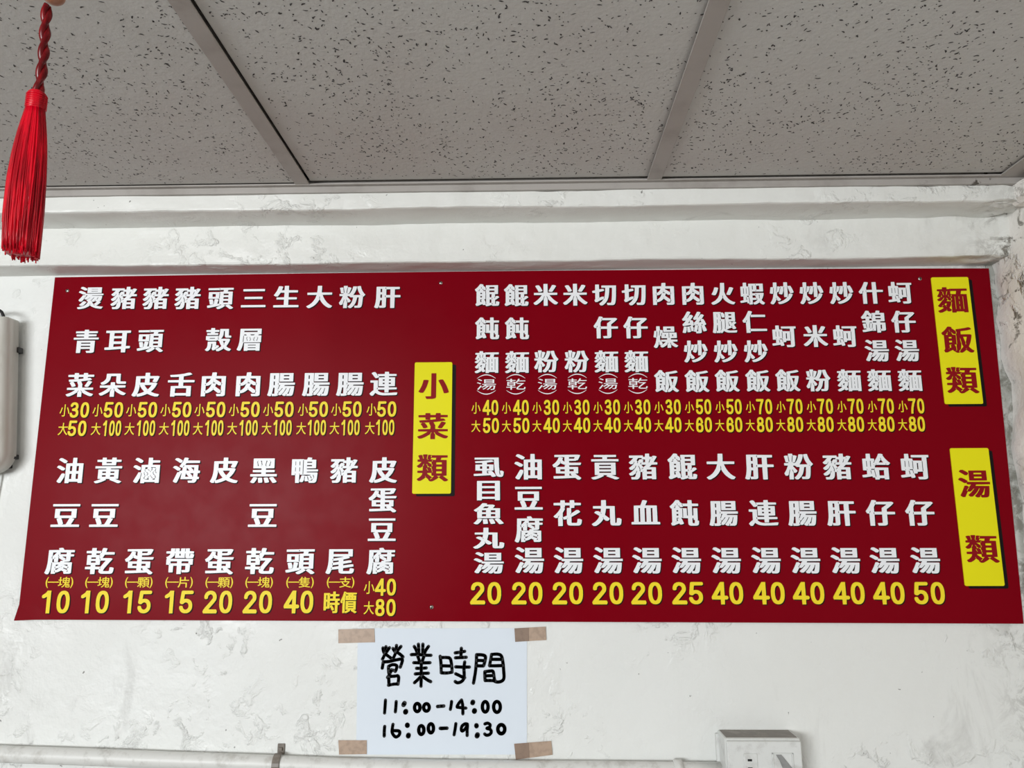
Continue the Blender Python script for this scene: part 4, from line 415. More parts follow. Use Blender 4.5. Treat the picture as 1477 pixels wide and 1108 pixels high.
[1,34485,[143,27,35,0,8,1,10,3,3,2,3,5,1,6,1,139,1,2,11,1,3,1,0,3,0,12,-4,1,-115,0,-2,-2,0,-5,0,-8,2,-2,70,-1,2,-1,0,-20,-1,-2,-62,1,-2,1,-1,11,-1,2,-2,0,-20,1,-2,0,-1,33,-4,1,-22,0,-2,-1,0,-2,-1,-31,-2,0,-21,-1,-3,-1,0,-2,0,-80,1,-2,2,0,23,-1,0,-27,-1,-1,-5,-1,-20,-3,-6,-1,-1,-2,2,-12,1,-2,3,-1,11,0,50,7,2,-2,2,-6,1,-2,3,0,11,0,10,3,2,2,-1,8,-5,17,0,1,20,1,2,0,1,2,1,9,1,1,36,1,1,0,0,-2,0,-34,-2,-1,-30,-1,-3,0,-1,-1,0,-2,5,-14],[78,66,-1,7,-3,15,1,2,2,0,2,-1,1,-3,4,-19,-1,-1],[105,72,-1,1,-4,19,-4,2,-10,0,-4,0,-1,1,0,5,21,0,2,0,1,-9,3,-17,0,-2],[171,86,-1,2,0,69,0,2,2,1,3,-1,0,-2,0,-69,0,-2],[51,95,-1,1,0,4,1,1,2,0,1,-1,0,-5],[135,99,-1,2,0,43,1,1,7,0,1,-2,0,-43,-1,-1],[106,103,-3,1,0,2,0,51,0,2,2,1,3,-1,0,-2,0,-51,0,-2],[51,117,-1,2,0,40,0,2,3,0,2,0,0,-2,0,-40,0,-2],[78,117,-1,2,0,40,0,2,2,0,2,0,0,-2,0,-40,0,-2]],
[1,39145,[162,28,36,0,7,1,5,2,4,3,2,3,3,15,0,8,-1,2,-7,4,-3,3,3,2,0,2,0,79,-1,2,-3,0,-21,0,-3,-1,-1,-51,-1,-1,-6,0,-1,2,0,63,0,3,2,0,40,1,2,2,0,14,-4,1,-40,1,0,2,-1,21,-1,2,-2,0,-21,0,-4,-1,-1,-23,-1,-1,-2,0,-36,0,-16,14,0,6,-1,2,-12,4,-12,0,-3,-1,-16,-21,-10,-10,-15,-13,0,-2,6,-12,3,-2,5,-1,0,-2,0,-91,-1,-5,-2,-3,-5,-5,-1,-2,5,-11,1,-2,3,-1,12,0,10,5,25,10,2,-1,2,-5,4,-2,10,0,13,5,1,1,0,3,-2,7,-8,19,-5,10,-2,3,11,1,5,-3,30,-1,2,0,1,-37,1,-7,2,-3,5,-4],[177,46,-2,2,-1,5,0,27,1,2,5,0,2,-1,1,-10,2,-1,6,-1,-1,-15,-1,-5,-2,-3,-3,0],[58,54,-1,1,0,1,6,2,0,-2],[66,61,-1,0,0,2,0,22,2,0,15,0,0,-1,-12,-5,0,-2,5,-12,-1,-1],[107,89,-1,2,0,58,0,2,3,1,2,-1,0,-2,0,-58,0,-2],[66,101,-1,2,0,10,2,0,11,0,0,-2,0,-10,-2,0],[139,101,-1,2,-1,50,-4,1,-20,0,-4,0,-4,1,-13,1,-2,2,-3,6,-7,9,1,1,4,0,5,-9,4,-2,12,0,9,6,27,0,2,0,0,-66,-1,-2],[66,130,-1,2,0,8,11,0,2,0,0,-8,0,-2],[48,156,0,1,1,1,5,5,1,6,1,3,5,2,2,0,0,-1,-3,-3,-3,-6,2,-7,0,-1],[109,172,-1,3,-4,7,0,2,1,0,3,0,3,-6,0,-5,0,-1],[70,177,0,1,3,4,-2,2,-1,3,0,2,2,1,3,-3,-2,-5,3,-3,1,-2]],
[1,20180,[45,27,27,0,2,0,1,2,1,77,0,2,2,0,50,0,2,-1,0,-59,-2,-1,-29,-1,-3,0,-1,-1,0,-2,5,-14,4,-1,37,0,11,2,7,4,3,4,1,5,1,65,2,0,51,1,3,1,0,2,0,13,-2,2,-54,1,0,2,0,16,33,26,17,17,1,2,-1,2,-7,5,-6,2,-12,0,-5,0,-88,0,-2,1,2,6,-2,2,-14,4,-13,0,-3,-1,-9,-21,-12,-23,-14,-21,-10,-12,-1,-3,8,-15,3,-1,12,-1,1,-1,1,-84,0,-2],[72,112,0,11,1,2,3,-1,1,-1,0,-10,-1,-1,-3,-1],[43,119,-1,1,1,3,3,7,4,6,1,0,0,-5,-2,-6,-3,-6],[77,128,-1,2,0,31,10,20,1,1,78,-1,-1,-2,-7,-6,-26,-18,-1,-25,0,-2],[85,185,-1,2,2,9,1,1,2,0,2,-2,-2,-8,-1,-2]],
[1,40629,[28,27,11,0,5,1,20,10,10,6,2,-1,5,-5,4,-2,10,0,6,3,4,4,1,5,-8,9,-3,3,-2,2,1,2,10,15,5,26,1,2,3,-2,1,-2,-5,-23,0,-30,1,-4,-2,-4,1,-14,4,-1,21,0,2,2,1,6,3,0,44,0,2,-1,1,-5,3,-1,21,0,3,1,0,3,0,127,-1,2,-2,0,-34,1,-2,0,0,1,3,15,2,7,36,1,2,2,0,13,-4,1,-105,0,-3,0,-3,-3,-13,0,-2,1,-1,11,-1,2,-3,0,-20,0,-3,0,-1,-2,-1,-11,-1,-1,-29,-1,-4,-1,0,-6,0,-6,3,-1,11,-1,1,-1,-4,-13,-8,-14,-5,-6,0,-3,9,-6,9,-1,1,0,0,-1,-11,-8,-10,-6,-1,-1,0,-2,7,-8,2,-1,13,0,6,4,6,6,3,3,4,7,4,5,2,1,0,-2,-5,-13,-4,-2,-7,-7,-12,-17,-5,-6,-12,-12,1,-3,6,-7,2,-2,3,0,10,0,5,1,6,-4,2,-2,-6,-5,-11,-7,-17,-8,-3,-2,0,-2,7,-10],[74,47,-1,3,2,3,1,-1,1,-3,-1,-2],[135,52,-1,2,0,88,0,3,2,0,2,0,0,-2,0,-88,0,-3],[161,52,-1,2,0,18,0,2,2,0,2,-1,0,-19,0,-2],[186,52,-1,2,0,88,0,3,2,0,2,0,0,-2,0,-88,0,-3],[47,71,-2,2,1,2,6,6,4,0,-1,-2,-4,-4,-3,-4],[73,71,-2,3,1,5,-4,3,-5,2,0,1,6,9,10,0,1,-1,0,-1,-8,-13,4,-5,-1,-2],[161,88,-1,2,0,18,0,2,2,0,2,-1,0,-19,0,-2],[106,110,-3,0,-23,1,-1,1,2,3,5,2,1,3,0,2,-7,11,0,3,2,0,2,-2,3,-4,4,-9,3,-3,5,-3,9,-1,0,-4],[110,117,-1,2,2,8,-2,4,-3,6,-4,4,0,1,6,0,1,-5,7,-9,0,-3,-2,-6,-2,-2],[161,124,-1,2,0,17,0,2,2,0,2,-1,0,-18,0,-2],[44,142,0,1,4,5,0,6,1,3,1,0,2,-3,1,-9,-3,-3],[97,144,-4,2,1,3,-2,4,2,3,1,0,2,-2,0,-2,-1,-3,3,-5,0,-1],[111,145,-1,2,2,5,-2,6,2,1,2,-1,2,-2,0,-6,-2,-5],[65,153,-7,14,1,11,1,3,3,-1,1,-1,-1,-11,3,-9,0,-4],[80,157,0,4,5,22,1,1,7,0,0,-1,-3,-1,-1,-1,-1,-8,-4,-13,-2,-2],[113,162,-5,5,2,12,-3,4,7,1,6,1,26,0,2,0,0,-3,-4,-20],[56,182,-7,1,0,1,10,0,1,-1,0,-1],[111,188,-1,1,0,3,0,3,1,1,1,-1,0,-3,0,-3]],
[1,29157,[32,27,10,0,3,0,4,5,6,9,8,18,-2,13,0,5,1,1,2,-2,2,-5,1,-5,0,-7,2,-5,4,-2,10,-1,0,-1,-9,-5,0,-2,5,-7,5,-5,13,0,8,4,11,7,14,11,7,15,3,3,1,0,0,-1,0,-4,-7,-13,0,-25,4,-1,21,0,3,0,1,3,0,23,-7,14,0,4,0,1,1,0,3,-3,3,-6,4,-10,12,-10,18,-11,12,0,3,1,8,9,1,3,-24,15,-10,8,-10,10,0,1,2,0,36,1,2,2,0,13,-4,1,-48,1,-1,1,0,8,0,3,2,0,43,1,4,1,1,6,-1,38,-4,1,-112,1,0,2,2,10,1,5,-4,2,-9,3,-11,1,-1,1,-1,29,-4,1,-20,0,-3,0,-1,-3,-1,-35,-1,-1,-12,0,-3,-1,-3,-22,-3,-15,-3,-11,0,-2,3,-2,8,-4,12,0,1,-2,0,-7,-2,-13,-6,-24,-8,-17,-8,-13,0,-2],[89,53,-1,1,6,6,1,4,-7,12,-1,3,33,0,-1,-2,-7,-7,-16,-13],[81,82,-2,2,-2,7,-4,7,1,13,1,15,0,2,9,1,1,-1,1,-16,2,-2,43,-1,2,0,0,-10,-1,-2,-47,-1,-3,0,-1,-2,0,-3,3,-8,-1,-1],[148,113,-1,2,0,36,0,2,3,1,2,-1,0,-2,0,-36,0,-2],[44,118,-1,1,3,26,1,23,1,1,3,0,1,-2,0,-14,-2,-22,-2,-13,-1,-1],[116,125,-1,2,0,13,1,1,5,0,1,-2,0,-13,-1,-1],[177,125,-1,2,0,13,1,1,6,0,1,-2,0,-13,-1,-1],[70,131,-3,1,0,1,0,8,2,19,2,15,1,2,1,0,3,-1,0,-2,-3,-26,-2,-13,1,-3],[85,132,-1,2,3,18,1,2,3,0,1,-1,0,-3,-3,-17,-1,-1],[106,163,87,0,2,1,0,2,0,41,-4,1,-85,0,-2,-1,0,-2,-1,-29,1,-4,0,-7],[134,179,-1,1,-1,5,1,6,1,1,29,0,2,-1,0,-11,-1,-1]],
[1,32114,[135,28,25,0,10,2,6,4,1,5,0,33,-4,19,3,3,2,-3,4,-19,9,-26,3,-1,10,0,12,4,3,2,0,2,-1,5,-4,11,-12,26,1,1,13,7,0,3,-1,4,-10,22,-9,15,-4,2,-11,1,2,4,16,23,1,4,-2,2,-10,6,-13,0,-3,-2,-15,-22,-2,-1,-4,0,1,3,8,12,10,17,3,8,-1,2,-12,5,-12,0,-3,-1,-15,-28,-8,-12,-11,-13,3,-11,1,-2,2,-1,11,0,12,2,1,0,0,-1,-18,-20,-7,-6,-2,-1,-1,1,-7,17,-2,3,-3,1,-11,1,-2,0,22,33,0,3,-1,2,-12,7,-12,0,-3,-2,-15,-24,-2,-1,-4,0,16,25,12,22,0,2,-1,2,-12,5,-12,0,-3,-2,-13,-24,-15,-23,-9,-10,-5,-4,0,-2,4,-11,3,-2,11,0,9,1,4,0,-10,-13,-13,-13,-6,-5,0,-3,3,-10,4,-2,11,0,15,3,34,6,1,-1,3,-7,-9,-3,-5,-2,-13,-1,-10,-2,-9,1,-11,0,-3,-1,-1,-2,-6,-24,-6,-18,0,-3,3,-2,10,-3,11,0,3,1,7,23,1,23,3,2,2,0,0,-2,0,-15,-1,-6,2,-19,3,-1,11,0,9,2,4,2,0,6,-3,10,-1,6,-1,3,-2,8,-1,4,-1,4,2,1,3,-1,2,-5,5,-21,0,-3,1,-6,4,-1,14,0,10,-4,9,-1,2,-4,3,-9],[136,45,0,1,8,17,4,27,2,3,2,0,1,-2,0,-3,-4,-24,-1,-18,-2,-1],[109,51,3,19,-3,10,-5,12,11,4,5,3,11,0,8,2,9,1,0,-5,-1,-1,-8,1,-8,1,-4,0,-3,-2,-2,-8,-6,-18,0,-11,-1,-6,-2,-1],[179,96,-1,1,0,8,2,1,5,0,2,-3,1,-4],[115,102,-1,1,-3,8,0,2,1,2,3,-2,3,-8,0,-3],[68,115,1,3,8,10,1,7,4,2,0,-2,-2,-7,2,-8,1,-3],[156,121,1,2,12,14,-1,3,1,3,3,3,5,1,0,-1,-3,-2,-3,-7,7,-12,0,-2,-19,-2]],
[1,33151,[31,27,11,0,3,1,1,2,-1,3,0,9,0,1,2,0,3,-2,0,-6,-2,-5,3,-2,22,0,9,1,4,-1,10,0,3,1,12,17,7,-5,11,-6,9,-3,13,-2,43,0,5,0,15,1,3,1,1,2,3,13,-2,2,-11,0,-16,-1,-17,-1,-8,0,-3,0,-7,1,-10,2,-9,4,-3,2,0,1,4,1,19,8,20,7,2,-1,7,-11,3,-1,13,0,10,7,0,3,-2,4,-14,20,-1,2,2,2,17,13,0,3,-6,7,-4,2,-12,0,-12,-9,-7,7,-3,2,-11,0,-4,-1,-1,0,0,2,0,2,2,0,47,0,4,2,0,72,0,3,-4,1,-76,0,-2,-2,0,-18,3,-16,-1,-3,-2,-2,-1,1,-1,5,-3,15,-9,15,-3,2,-12,0,-4,0,-1,1,-1,3,-4,1,-53,0,-4,-1,0,-3,-1,-94,0,-5,-1,-14,-3,-25,-6,-28,1,-3],[83,32,-2,2,2,4,1,0,2,-4,-1,-2],[52,46,-1,1,4,27,2,20,1,1,3,0,1,-2,0,-46,-1,-1],[84,47,0,4,6,11,1,64,0,2,4,0,1,-2,0,-62,-3,-4,-2,-5,-3,-5,-3,-3],[123,60,-2,2,-2,7,3,9,1,62,0,2,2,1,3,-1,0,-2,0,-57,-3,-14,2,-9,-1,-1],[179,76,-3,2,-3,6,0,2,4,1,1,-1,4,-7,0,-2,-1,-1],[156,87,-1,2,-1,13,-5,13,4,5,2,1,-1,-6,4,-13,9,-12,-1,-1],[179,106,-1,1,0,2,1,2,2,0,1,-1,0,-2,-1,-1],[59,112,-1,2,0,27,0,2,2,0,2,0,0,-2,0,-27,0,-2],[85,131,-1,1,0,10,1,1,2,0,2,-2,0,-8,-1,-2],[156,143,-1,2,0,10,0,2,21,0,3,0,0,-12,0,-2],[124,145,-30,1,-2,0,-1,26,-5,20,-1,3,2,2,3,1,1,-1,0,-4,5,-22,5,-11,3,-1,11,0,10,5,0,-17,0,-2],[59,160,-1,2,0,25,0,2,2,0,2,0,0,-2,0,-25,0,-2],[156,174,-1,2,0,10,0,2,21,0,3,0,0,-12,0,-2]],
[1,20161,[50,27,28,0,2,2,1,11,2,1,131,1,4,1,0,15,-1,2,-2,0,-132,1,-2,0,0,2,0,97,4,10,2,8,2,0,2,-1,-2,-9,0,-4,0,-2,3,-1,113,0,3,0,1,2,0,16,-4,1,-112,1,-1,1,0,1,9,20,0,5,-16,5,-12,0,-3,-1,-14,-29,-8,-14,-11,-16,-9,-11,-8,-9,-1,-2,1,-5,8,-12,3,0,12,0,3,1,1,-1,1,-84,0,-2],[77,44,-1,2,0,10,1,2,2,0,1,0,1,-2,0,-10,-1,-2],[47,116,-1,1,0,2,5,13,4,5,1,0,0,-5,-2,-6,-4,-8]],
[1,37670,[145,27,25,0,2,2,1,13,21,0,8,1,7,2,4,3,1,2,1,7,0,54,-4,1,-36,1,-2,0,0,2,0,7,1,1,33,1,4,1,0,68,-4,1,-35,1,-1,1,4,11,0,4,-3,1,-12,2,-13,0,-3,-2,-4,-15,-1,-2,-29,-1,-3,-1,0,-6,4,-6,3,-6,-4,-10,-1,-14,-3,0,-1,1,-1,9,-1,3,2,2,4,10,-3,5,-2,6,-19,14,2,7,-1,2,-14,4,-11,0,-4,-3,-10,-17,-11,-14,-9,-10,-8,-8,-1,-2,0,-2,5,-11,3,-2,11,0,7,2,8,0,2,0,0,-16,-2,0,-25,-1,-2,-2,0,-11,0,-2,3,-1,24,-1,2,0,0,-9,3,-4,3,-23,0,-10,-3,0,-1,1,-2,15,-2,17,2,4,-4,1,-13,0,-10,-3,0,-2,5,-20,3,-16,4,-1,10,0,4,0,1,-1,0,-4,0,-2,-2,-1,-29,-5,-1,-2,0,-2,2,-10,1,-2,3,-1,12,0,61,11,7,-1,23,0,2,1,0,2,1,47,1,1,5,0,2,0,0,-2,1,-62,0,-2],[171,45,-1,1,-2,8,1,2,1,0,2,0,1,-1,2,-9,-1,-1],[108,48,-1,1,0,11,1,1,2,0,1,-1,0,-11,-1,-1],[174,59,-1,2,0,32,1,1,10,0,1,-2,0,-32,-1,-1],[85,61,-1,0,0,2,1,2,11,-1,-1,-1],[100,64,0,5,5,32,1,2,2,1,2,-1,0,-2,-5,-32,-2,-5],[80,68,-2,1,-1,2,3,25,1,7,1,2,2,1,2,-2,0,-3,-4,-31],[84,108,0,4,1,1,20,0,-2,-5,-1,-1,-5,1,-9,0],[111,113,1,3,1,6,1,1,26,0,2,-1,0,-8,-1,-1],[85,131,-1,2,0,12,0,2,22,0,0,-14,0,-2],[138,139,-1,1,-1,5,1,5,1,1,41,0,2,-1,0,-10,-1,-1],[61,165,0,1,2,3,8,11,-3,7,1,2,1,0,3,-2,0,-6,1,-1,13,-11,3,-3,0,-1,-2,0],[138,167,-1,1,-1,5,1,5,1,1,41,0,2,-1,0,-10,-1,-1]],
[1,28271,[160,27,24,0,7,1,7,3,4,4,3,6,3,15,3,26,1,19,-1,2,-3,0,-81,1,-2,1,4,7,3,1,84,1,2,0,1,2,0,13,-4,1,-138,1,-1,1,1,3,-1,4,-15,10,-19,9,-11,0,-4,-2,-7,-9,0,-2,1,-1,13,-7,22,-14,12,0,3,1,-2,2,1,2,3,0,0,-1,-2,-3,1,-7,0,-2,2,-1,21,-1,2,-1,-12,-15,0,-4,-3,-5,-10,-11,1,-4,0,-4,-1,-1,-4,5,-1,3,5,7,11,13,0,1,-13,9,-11,0,-3,-1,-15,-33,-16,-29,0,-3,1,-2,12,-8,12,0,3,1,19,36,5,-1,9,0,3,0,11,9,10,11,3,1,1,0,0,-1,-2,-4,-13,-15,-10,-10,-15,-13,1,-2,8,-7,3,-2,13,0,8,6,13,12,15,18,10,17,3,1,2,0,0,-1,-6,-12,-14,-20,-14,-15,-1,-2,3,-3,8,-6,13,0,3,1,7,6,1,1,0,4,1,2,2,0,1,-1,-1,-5,1,-6],[170,44,-10,1,-1,0,0,1,11,18,4,8,5,15,1,1,2,0,1,-1,0,-2,-2,-8,-5,-26,-3,-6],[92,139,105,0,4,0,1,3,0,63,-2,1,-3,0,-103,0,-3,0,-1,-3,0,-12,1,-3,-1,-4,0,-41,0,-3],[122,155,-1,1,0,4,0,4,1,1,47,0,2,-1,0,-8,-1,-1],[65,175,11,0,3,1,7,9,1,4,-1,2,-10,8,-22,12,-13,0,-3,-1,-8,-10,0,-2,20,-12],[122,181,-1,1,0,4,0,4,1,1,47,0,2,-1,0,-8,-1,-1]],
[1,39151,[107,27,11,0,4,2,0,4,-2,7,11,11,2,5,2,8,4,25,-1,5,-4,26,0,18,1,-1,4,-16,1,-7,2,-13,1,-13,8,-17,-5,-7,-8,-9,-5,-6,-4,-6,-3,-3,0,-7,1,-4,4,-1,10,0,3,1,13,9,11,10,7,-6,10,-8,11,-6,13,0,10,11,-1,3,-11,7,-6,5,-11,11,-4,6,11,24,6,17,6,25,2,11,0,6,-3,2,-8,2,-10,0,-4,0,-42,0,-2,0,0,2,0,20,3,1,8,1,24,3,16,3,17,5,3,2,0,2,-9,10,-3,1,-11,0,-11,-3,-14,-3,-26,-4,-24,-3,-2,-2,0,-10,4,-7,1,-4,-3,-8,-3,-2,-2,2,3,9,-3,10,-23,19,-1,2,1,4,-1,2,-11,4,-12,0,-3,-1,-10,-14,-9,-10,-8,-7,-15,-12,0,-3,5,-11,3,-2,6,-1,0,-2,0,-94,-2,-5,-6,-7,5,-13,4,-2,11,0,22,11,16,7,4,-8,2,-1,5,-1,2,-4],[99,41,0,1,5,4,-1,11,0,8,-2,7,-4,8,-3,5,14,1,1,0,0,-2,-2,-14,1,-13,0,-8,-4,-7,-2,-1],[168,50,-2,4,1,3,1,1,2,-1,1,-4],[55,54,-1,1,0,1,3,2,3,1,-1,-3],[63,62,-1,0,0,2,0,21,2,0,14,0,0,-1,-8,-4,-1,-2,4,-10,0,-2],[168,85,-2,2,0,4,0,13,-7,22,-3,12,0,2,1,0,21,0,2,-1,-4,-16,-6,-19,0,-4,1,-6,0,-5,-1,-3],[109,89,-1,1,0,2,1,62,-3,1,-18,1,-4,11,-4,7,0,1,3,0,6,-7,8,-8,11,0,3,1,1,-1,1,-10,0,-28,0,-22,-1,-10,-1,-1],[63,101,-1,2,0,8,0,2,16,0,3,0,0,-10,0,-2],[63,130,-1,2,0,8,16,0,3,0,0,-8,0,-2],[44,156,0,1,9,8,1,7,7,3,-5,-10,2,-8,0,-1],[68,178,1,2,3,2,4,-3,0,-1,-1,0],[70,185,-1,1,-1,3,1,2,1,0,2,-1,1,-3,0,-2]],
[1,34417,[190,27,10,0,7,1,7,5,2,5,2,8,2,18,0,8,0,2,-8,7,-3,2,-10,0,-3,0,-1,-2,1,-3,1,-13,2,-17,-1,-1,-2,0,-3,5,-2,17,0,5,0,4,1,5,-1,11,-2,26,0,4,-2,77,-3,1,-5,0,-148,0,-4,-1,0,-14,1,-2,2,0,123,-1,3,0,1,-40,1,-11,0,-10,0,-3,4,-45,5,-23,6,-12,2,-5],[144,28,11,0,15,6,0,2,-6,12,-1,3,-5,8,-16,22,-4,2,-9,0,-14,-6,-1,-3,7,-10,1,-3,-12,-1,-1,2,0,20,0,2,2,0,38,1,4,1,0,33,0,4,0,10,0,4,-1,2,-2,0,-40,1,-1,2,0,13,0,2,5,1,20,3,17,3,2,2,-1,3,-7,8,-2,2,-2,0,-10,0,-37,-5,-28,-3,-3,0,-11,-1,-3,0,-15,-1,-3,-1,-1,-2,0,-2,3,-9,2,-1,26,0,4,0,11,0,2,-1,0,-11,-1,-2,-40,-1,-4,-1,0,-49,0,-3,3,-1,42,-1,0,-2,0,-22,0,-2,-2,0,-52,-3,-2,-1,0,-2,0,-10,1,-4,3,-1,17,0,4,0,12,1,3,0,11,1,4,0,11,1,4,0,41,3,3,-3,5,-10],[64,101,-1,2,0,20,2,0,13,0,0,-3,0,-19,-2,0],[110,101,-1,2,0,20,2,0,12,0,0,-3,0,-19,-2,0]],
[1,30446,[45,28,28,0,2,2,1,10,1,1,2,0,82,0,1,-1,1,-10,2,-2,26,0,4,1,1,6,-1,162,0,3,-3,1,-5,1,-140,-1,-4,-1,0,-3,0,-165,0,-3],[77,60,-1,1,0,5,0,20,1,2,83,0,2,-1,0,-25,-1,-2],[77,108,-1,1,0,5,0,20,1,2,83,0,2,-1,0,-25,-1,-2],[77,155,-1,1,0,5,0,19,1,2,83,0,2,-1,0,-24,-1,-2]],
[1,39770,[35,26,12,0,3,2,9,9,10,14,9,18,0,2,-2,1,-15,4,-10,0,-3,-1,-5,-10,-9,-14,-8,-9,-5,-5,0,-3],[192,27,12,0,15,6,1,1,0,2,-4,7,-20,26,-6,6,-3,2,-12,1,-13,-6,-1,-2,0,-2,15,-19,13,-20],[87,29,15,0,12,2,2,1,0,4,-2,18,-2,13,-1,4,-1,1,-2,0,-10,0,-4,0,-9,-1,-4,-2,3,-24,1,-14],[137,29,11,0,13,3,2,1,1,2,0,3,-5,15,-6,14,-2,4,-3,2,-12,0,-10,-2,-3,-1,-1,-2,0,-3,6,-15,6,-18],[47,80,138,-1,10,1,1,3,0,84,-4,1,-43,1,0,2,9,14,3,6,0,3,-4,3,-8,4,-11,0,-5,0,-25,0,-1,0,0,1,3,7,-2,2,-15,3,-12,0,-3,-1,-13,-19,-11,-13,-10,-10,-21,-17,-1,-2,1,-3,3,-3,6,-6,3,-1,8,-1,1,-1,1,-54,0,-2],[77,97,-1,2,0,15,0,2,24,0,3,0,0,-16,0,-3],[136,97,-1,2,0,15,0,2,27,0,3,0,0,-16,0,-3],[77,133,-1,2,0,14,0,2,24,0,3,0,0,-16,0,-2],[136,133,-1,2,0,14,0,2,27,0,3,0,0,-16,0,-2],[46,141,-1,2,2,2,3,3,2,1,0,-3,-1,-2,-3,-3],[83,169,0,1,2,3,10,11,27,0,0,-1,-2,-3,-9,-11]],
[1,20024,[30,27,13,0,4,1,14,8,18,15,11,13,8,13,-1,4,-2,2,-1,3,1,3,2,-1,3,-4,-1,-3,2,-4,12,-11,3,-2,14,0,4,3,8,9,1,2,-1,2,-13,11,-17,13,-2,2,5,25,3,20,2,1,23,0,2,-1,0,-70,1,-4,0,-25,2,-13,3,-4,4,-3,9,-2,41,0,5,1,6,4,3,4,3,10,2,19,0,7,-2,2,-12,6,-14,0,-3,-1,-1,-13,-1,-11,-1,-6,-1,-2,-2,-1,-6,0,-1,2,-1,115,0,3,-4,1,-56,1,0,7,0,6,0,27,-2,2,-6,1,-22,-1,-3,-1,-1,-39,0,-2,-53,-1,-4,-1,0,-14,2,-2,51,-1,2,0,0,-3,-1,-11,-2,-12,-3,1,-13,7,-14,0,-5,-2,-8,-8,0,-2,2,-2,30,-19,2,-3,-4,-10,-6,-10,-7,-9,-13,-13,-23,-15,0,-3,10,-10],[84,116,-3,3,-1,2,1,3,3,-3,3,-4,-1,-2]],
[1,33457,[57,27,25,0,4,1,0,47,-2,11,0,1,2,1,3,-3,2,-10,2,-1,11,0,11,4,1,-29,1,-6,4,-7,7,-4,11,-2,54,0,8,1,7,3,3,3,5,10,2,12,1,11,-1,2,-14,6,-11,0,-3,-1,-1,-4,-1,-9,-1,-7,-2,-6,-2,-2,-33,0,-2,1,-1,5,0,37,35,19,25,16,1,3,-9,10,-4,2,-10,0,-3,0,-23,-16,-8,-5,-3,-3,-3,-5,-4,-3,-2,0,0,1,1,2,6,7,0,37,19,1,3,1,1,16,1,1,40,1,3,0,1,3,0,13,-4,1,-40,1,-1,1,-1,16,-3,1,-5,1,-20,-1,-3,-1,-1,-16,-1,-1,-31,0,-1,1,-1,15,-1,2,-3,0,-22,0,-3,0,-1,-2,-1,-14,-1,-2,-42,-1,-4,-1,0,-14,2,-2,43,-1,2,-1,1,-14,1,-3,-8,-14,-12,-17,-7,-8,-13,-13,-7,-6,-3,-4,1,-2,7,-6,5,-3,13,0,3,1,2,7,6,9,2,1,0,-5,-8,-12,1,-56,0,-2],[116,79,-1,0,2,4,4,2,2,0,-1,-2],[88,90,-1,0,0,2,0,31,12,20,4,9,-1,2,-9,3,0,1,6,1,3,1,1,15,1,1,32,0,0,-2,1,-16,-18,-1,-2,0,-1,-2,-1,-53,-8,-4]],
[1,36002,[35,27,15,0,32,11,27,13,1,1,0,2,-5,3,0,1,3,0,27,0,0,-1,-6,-5,0,-2,1,-1,37,-14,19,-8,14,0,15,7,1,2,-2,2,-16,7,-32,12,0,1,24,1,2,0,1,2,0,83,0,3,-3,1,-5,0,-133,0,-4,-1,0,-3,0,-83,1,-2,2,0,23,-1,-2,-2,-10,-4,-26,-8,-8,-2,-5,-2,0,-2,5,-5,4,-4],[80,74,-1,1,0,4,0,4,1,1,79,0,2,-1,0,-8,-1,-1],[80,99,-1,1,0,4,0,4,1,1,79,0,2,-1,0,-8,-1,-1],[80,124,-1,1,0,6,0,2,2,0,78,0,2,0,0,-2,0,-6,-2,-1],[27,157,184,0,2,0,1,2,0,11,0,2,-4,1,-72,1,-3,0,0,12,1,2,60,1,2,2,0,10,0,2,-3,1,-149,0,-3,-1,0,-2,0,-10,2,-2,57,-1,1,-2,0,-11,-2,-1,-73,-1,-3,-1,0,-2,0,-11]],
[1,34880,[23,38,191,0,3,0,2,1,1,6,-1,9,-3,1,-14,1,-1,1,-1,113,0,3,-4,1,-75,1,-1,1,0,1,9,19,4,11,-1,2,-3,1,-13,3,-5,1,-8,-1,-3,-1,-6,-18,-8,-19,-42,-1,-4,-1,0,-3,-1,-113,-1,-1,-14,-1,-3,-1,0,-13,0,-2],[72,56,-1,2,0,96,1,2,9,0,2,0,0,-2,0,-96,-1,-2],[115,56,-1,2,0,96,1,2,9,0,2,0,0,-2,0,-96,-1,-2],[158,56,-1,2,0,96,1,2,9,0,2,0,0,-2,0,-96,-1,-2]],
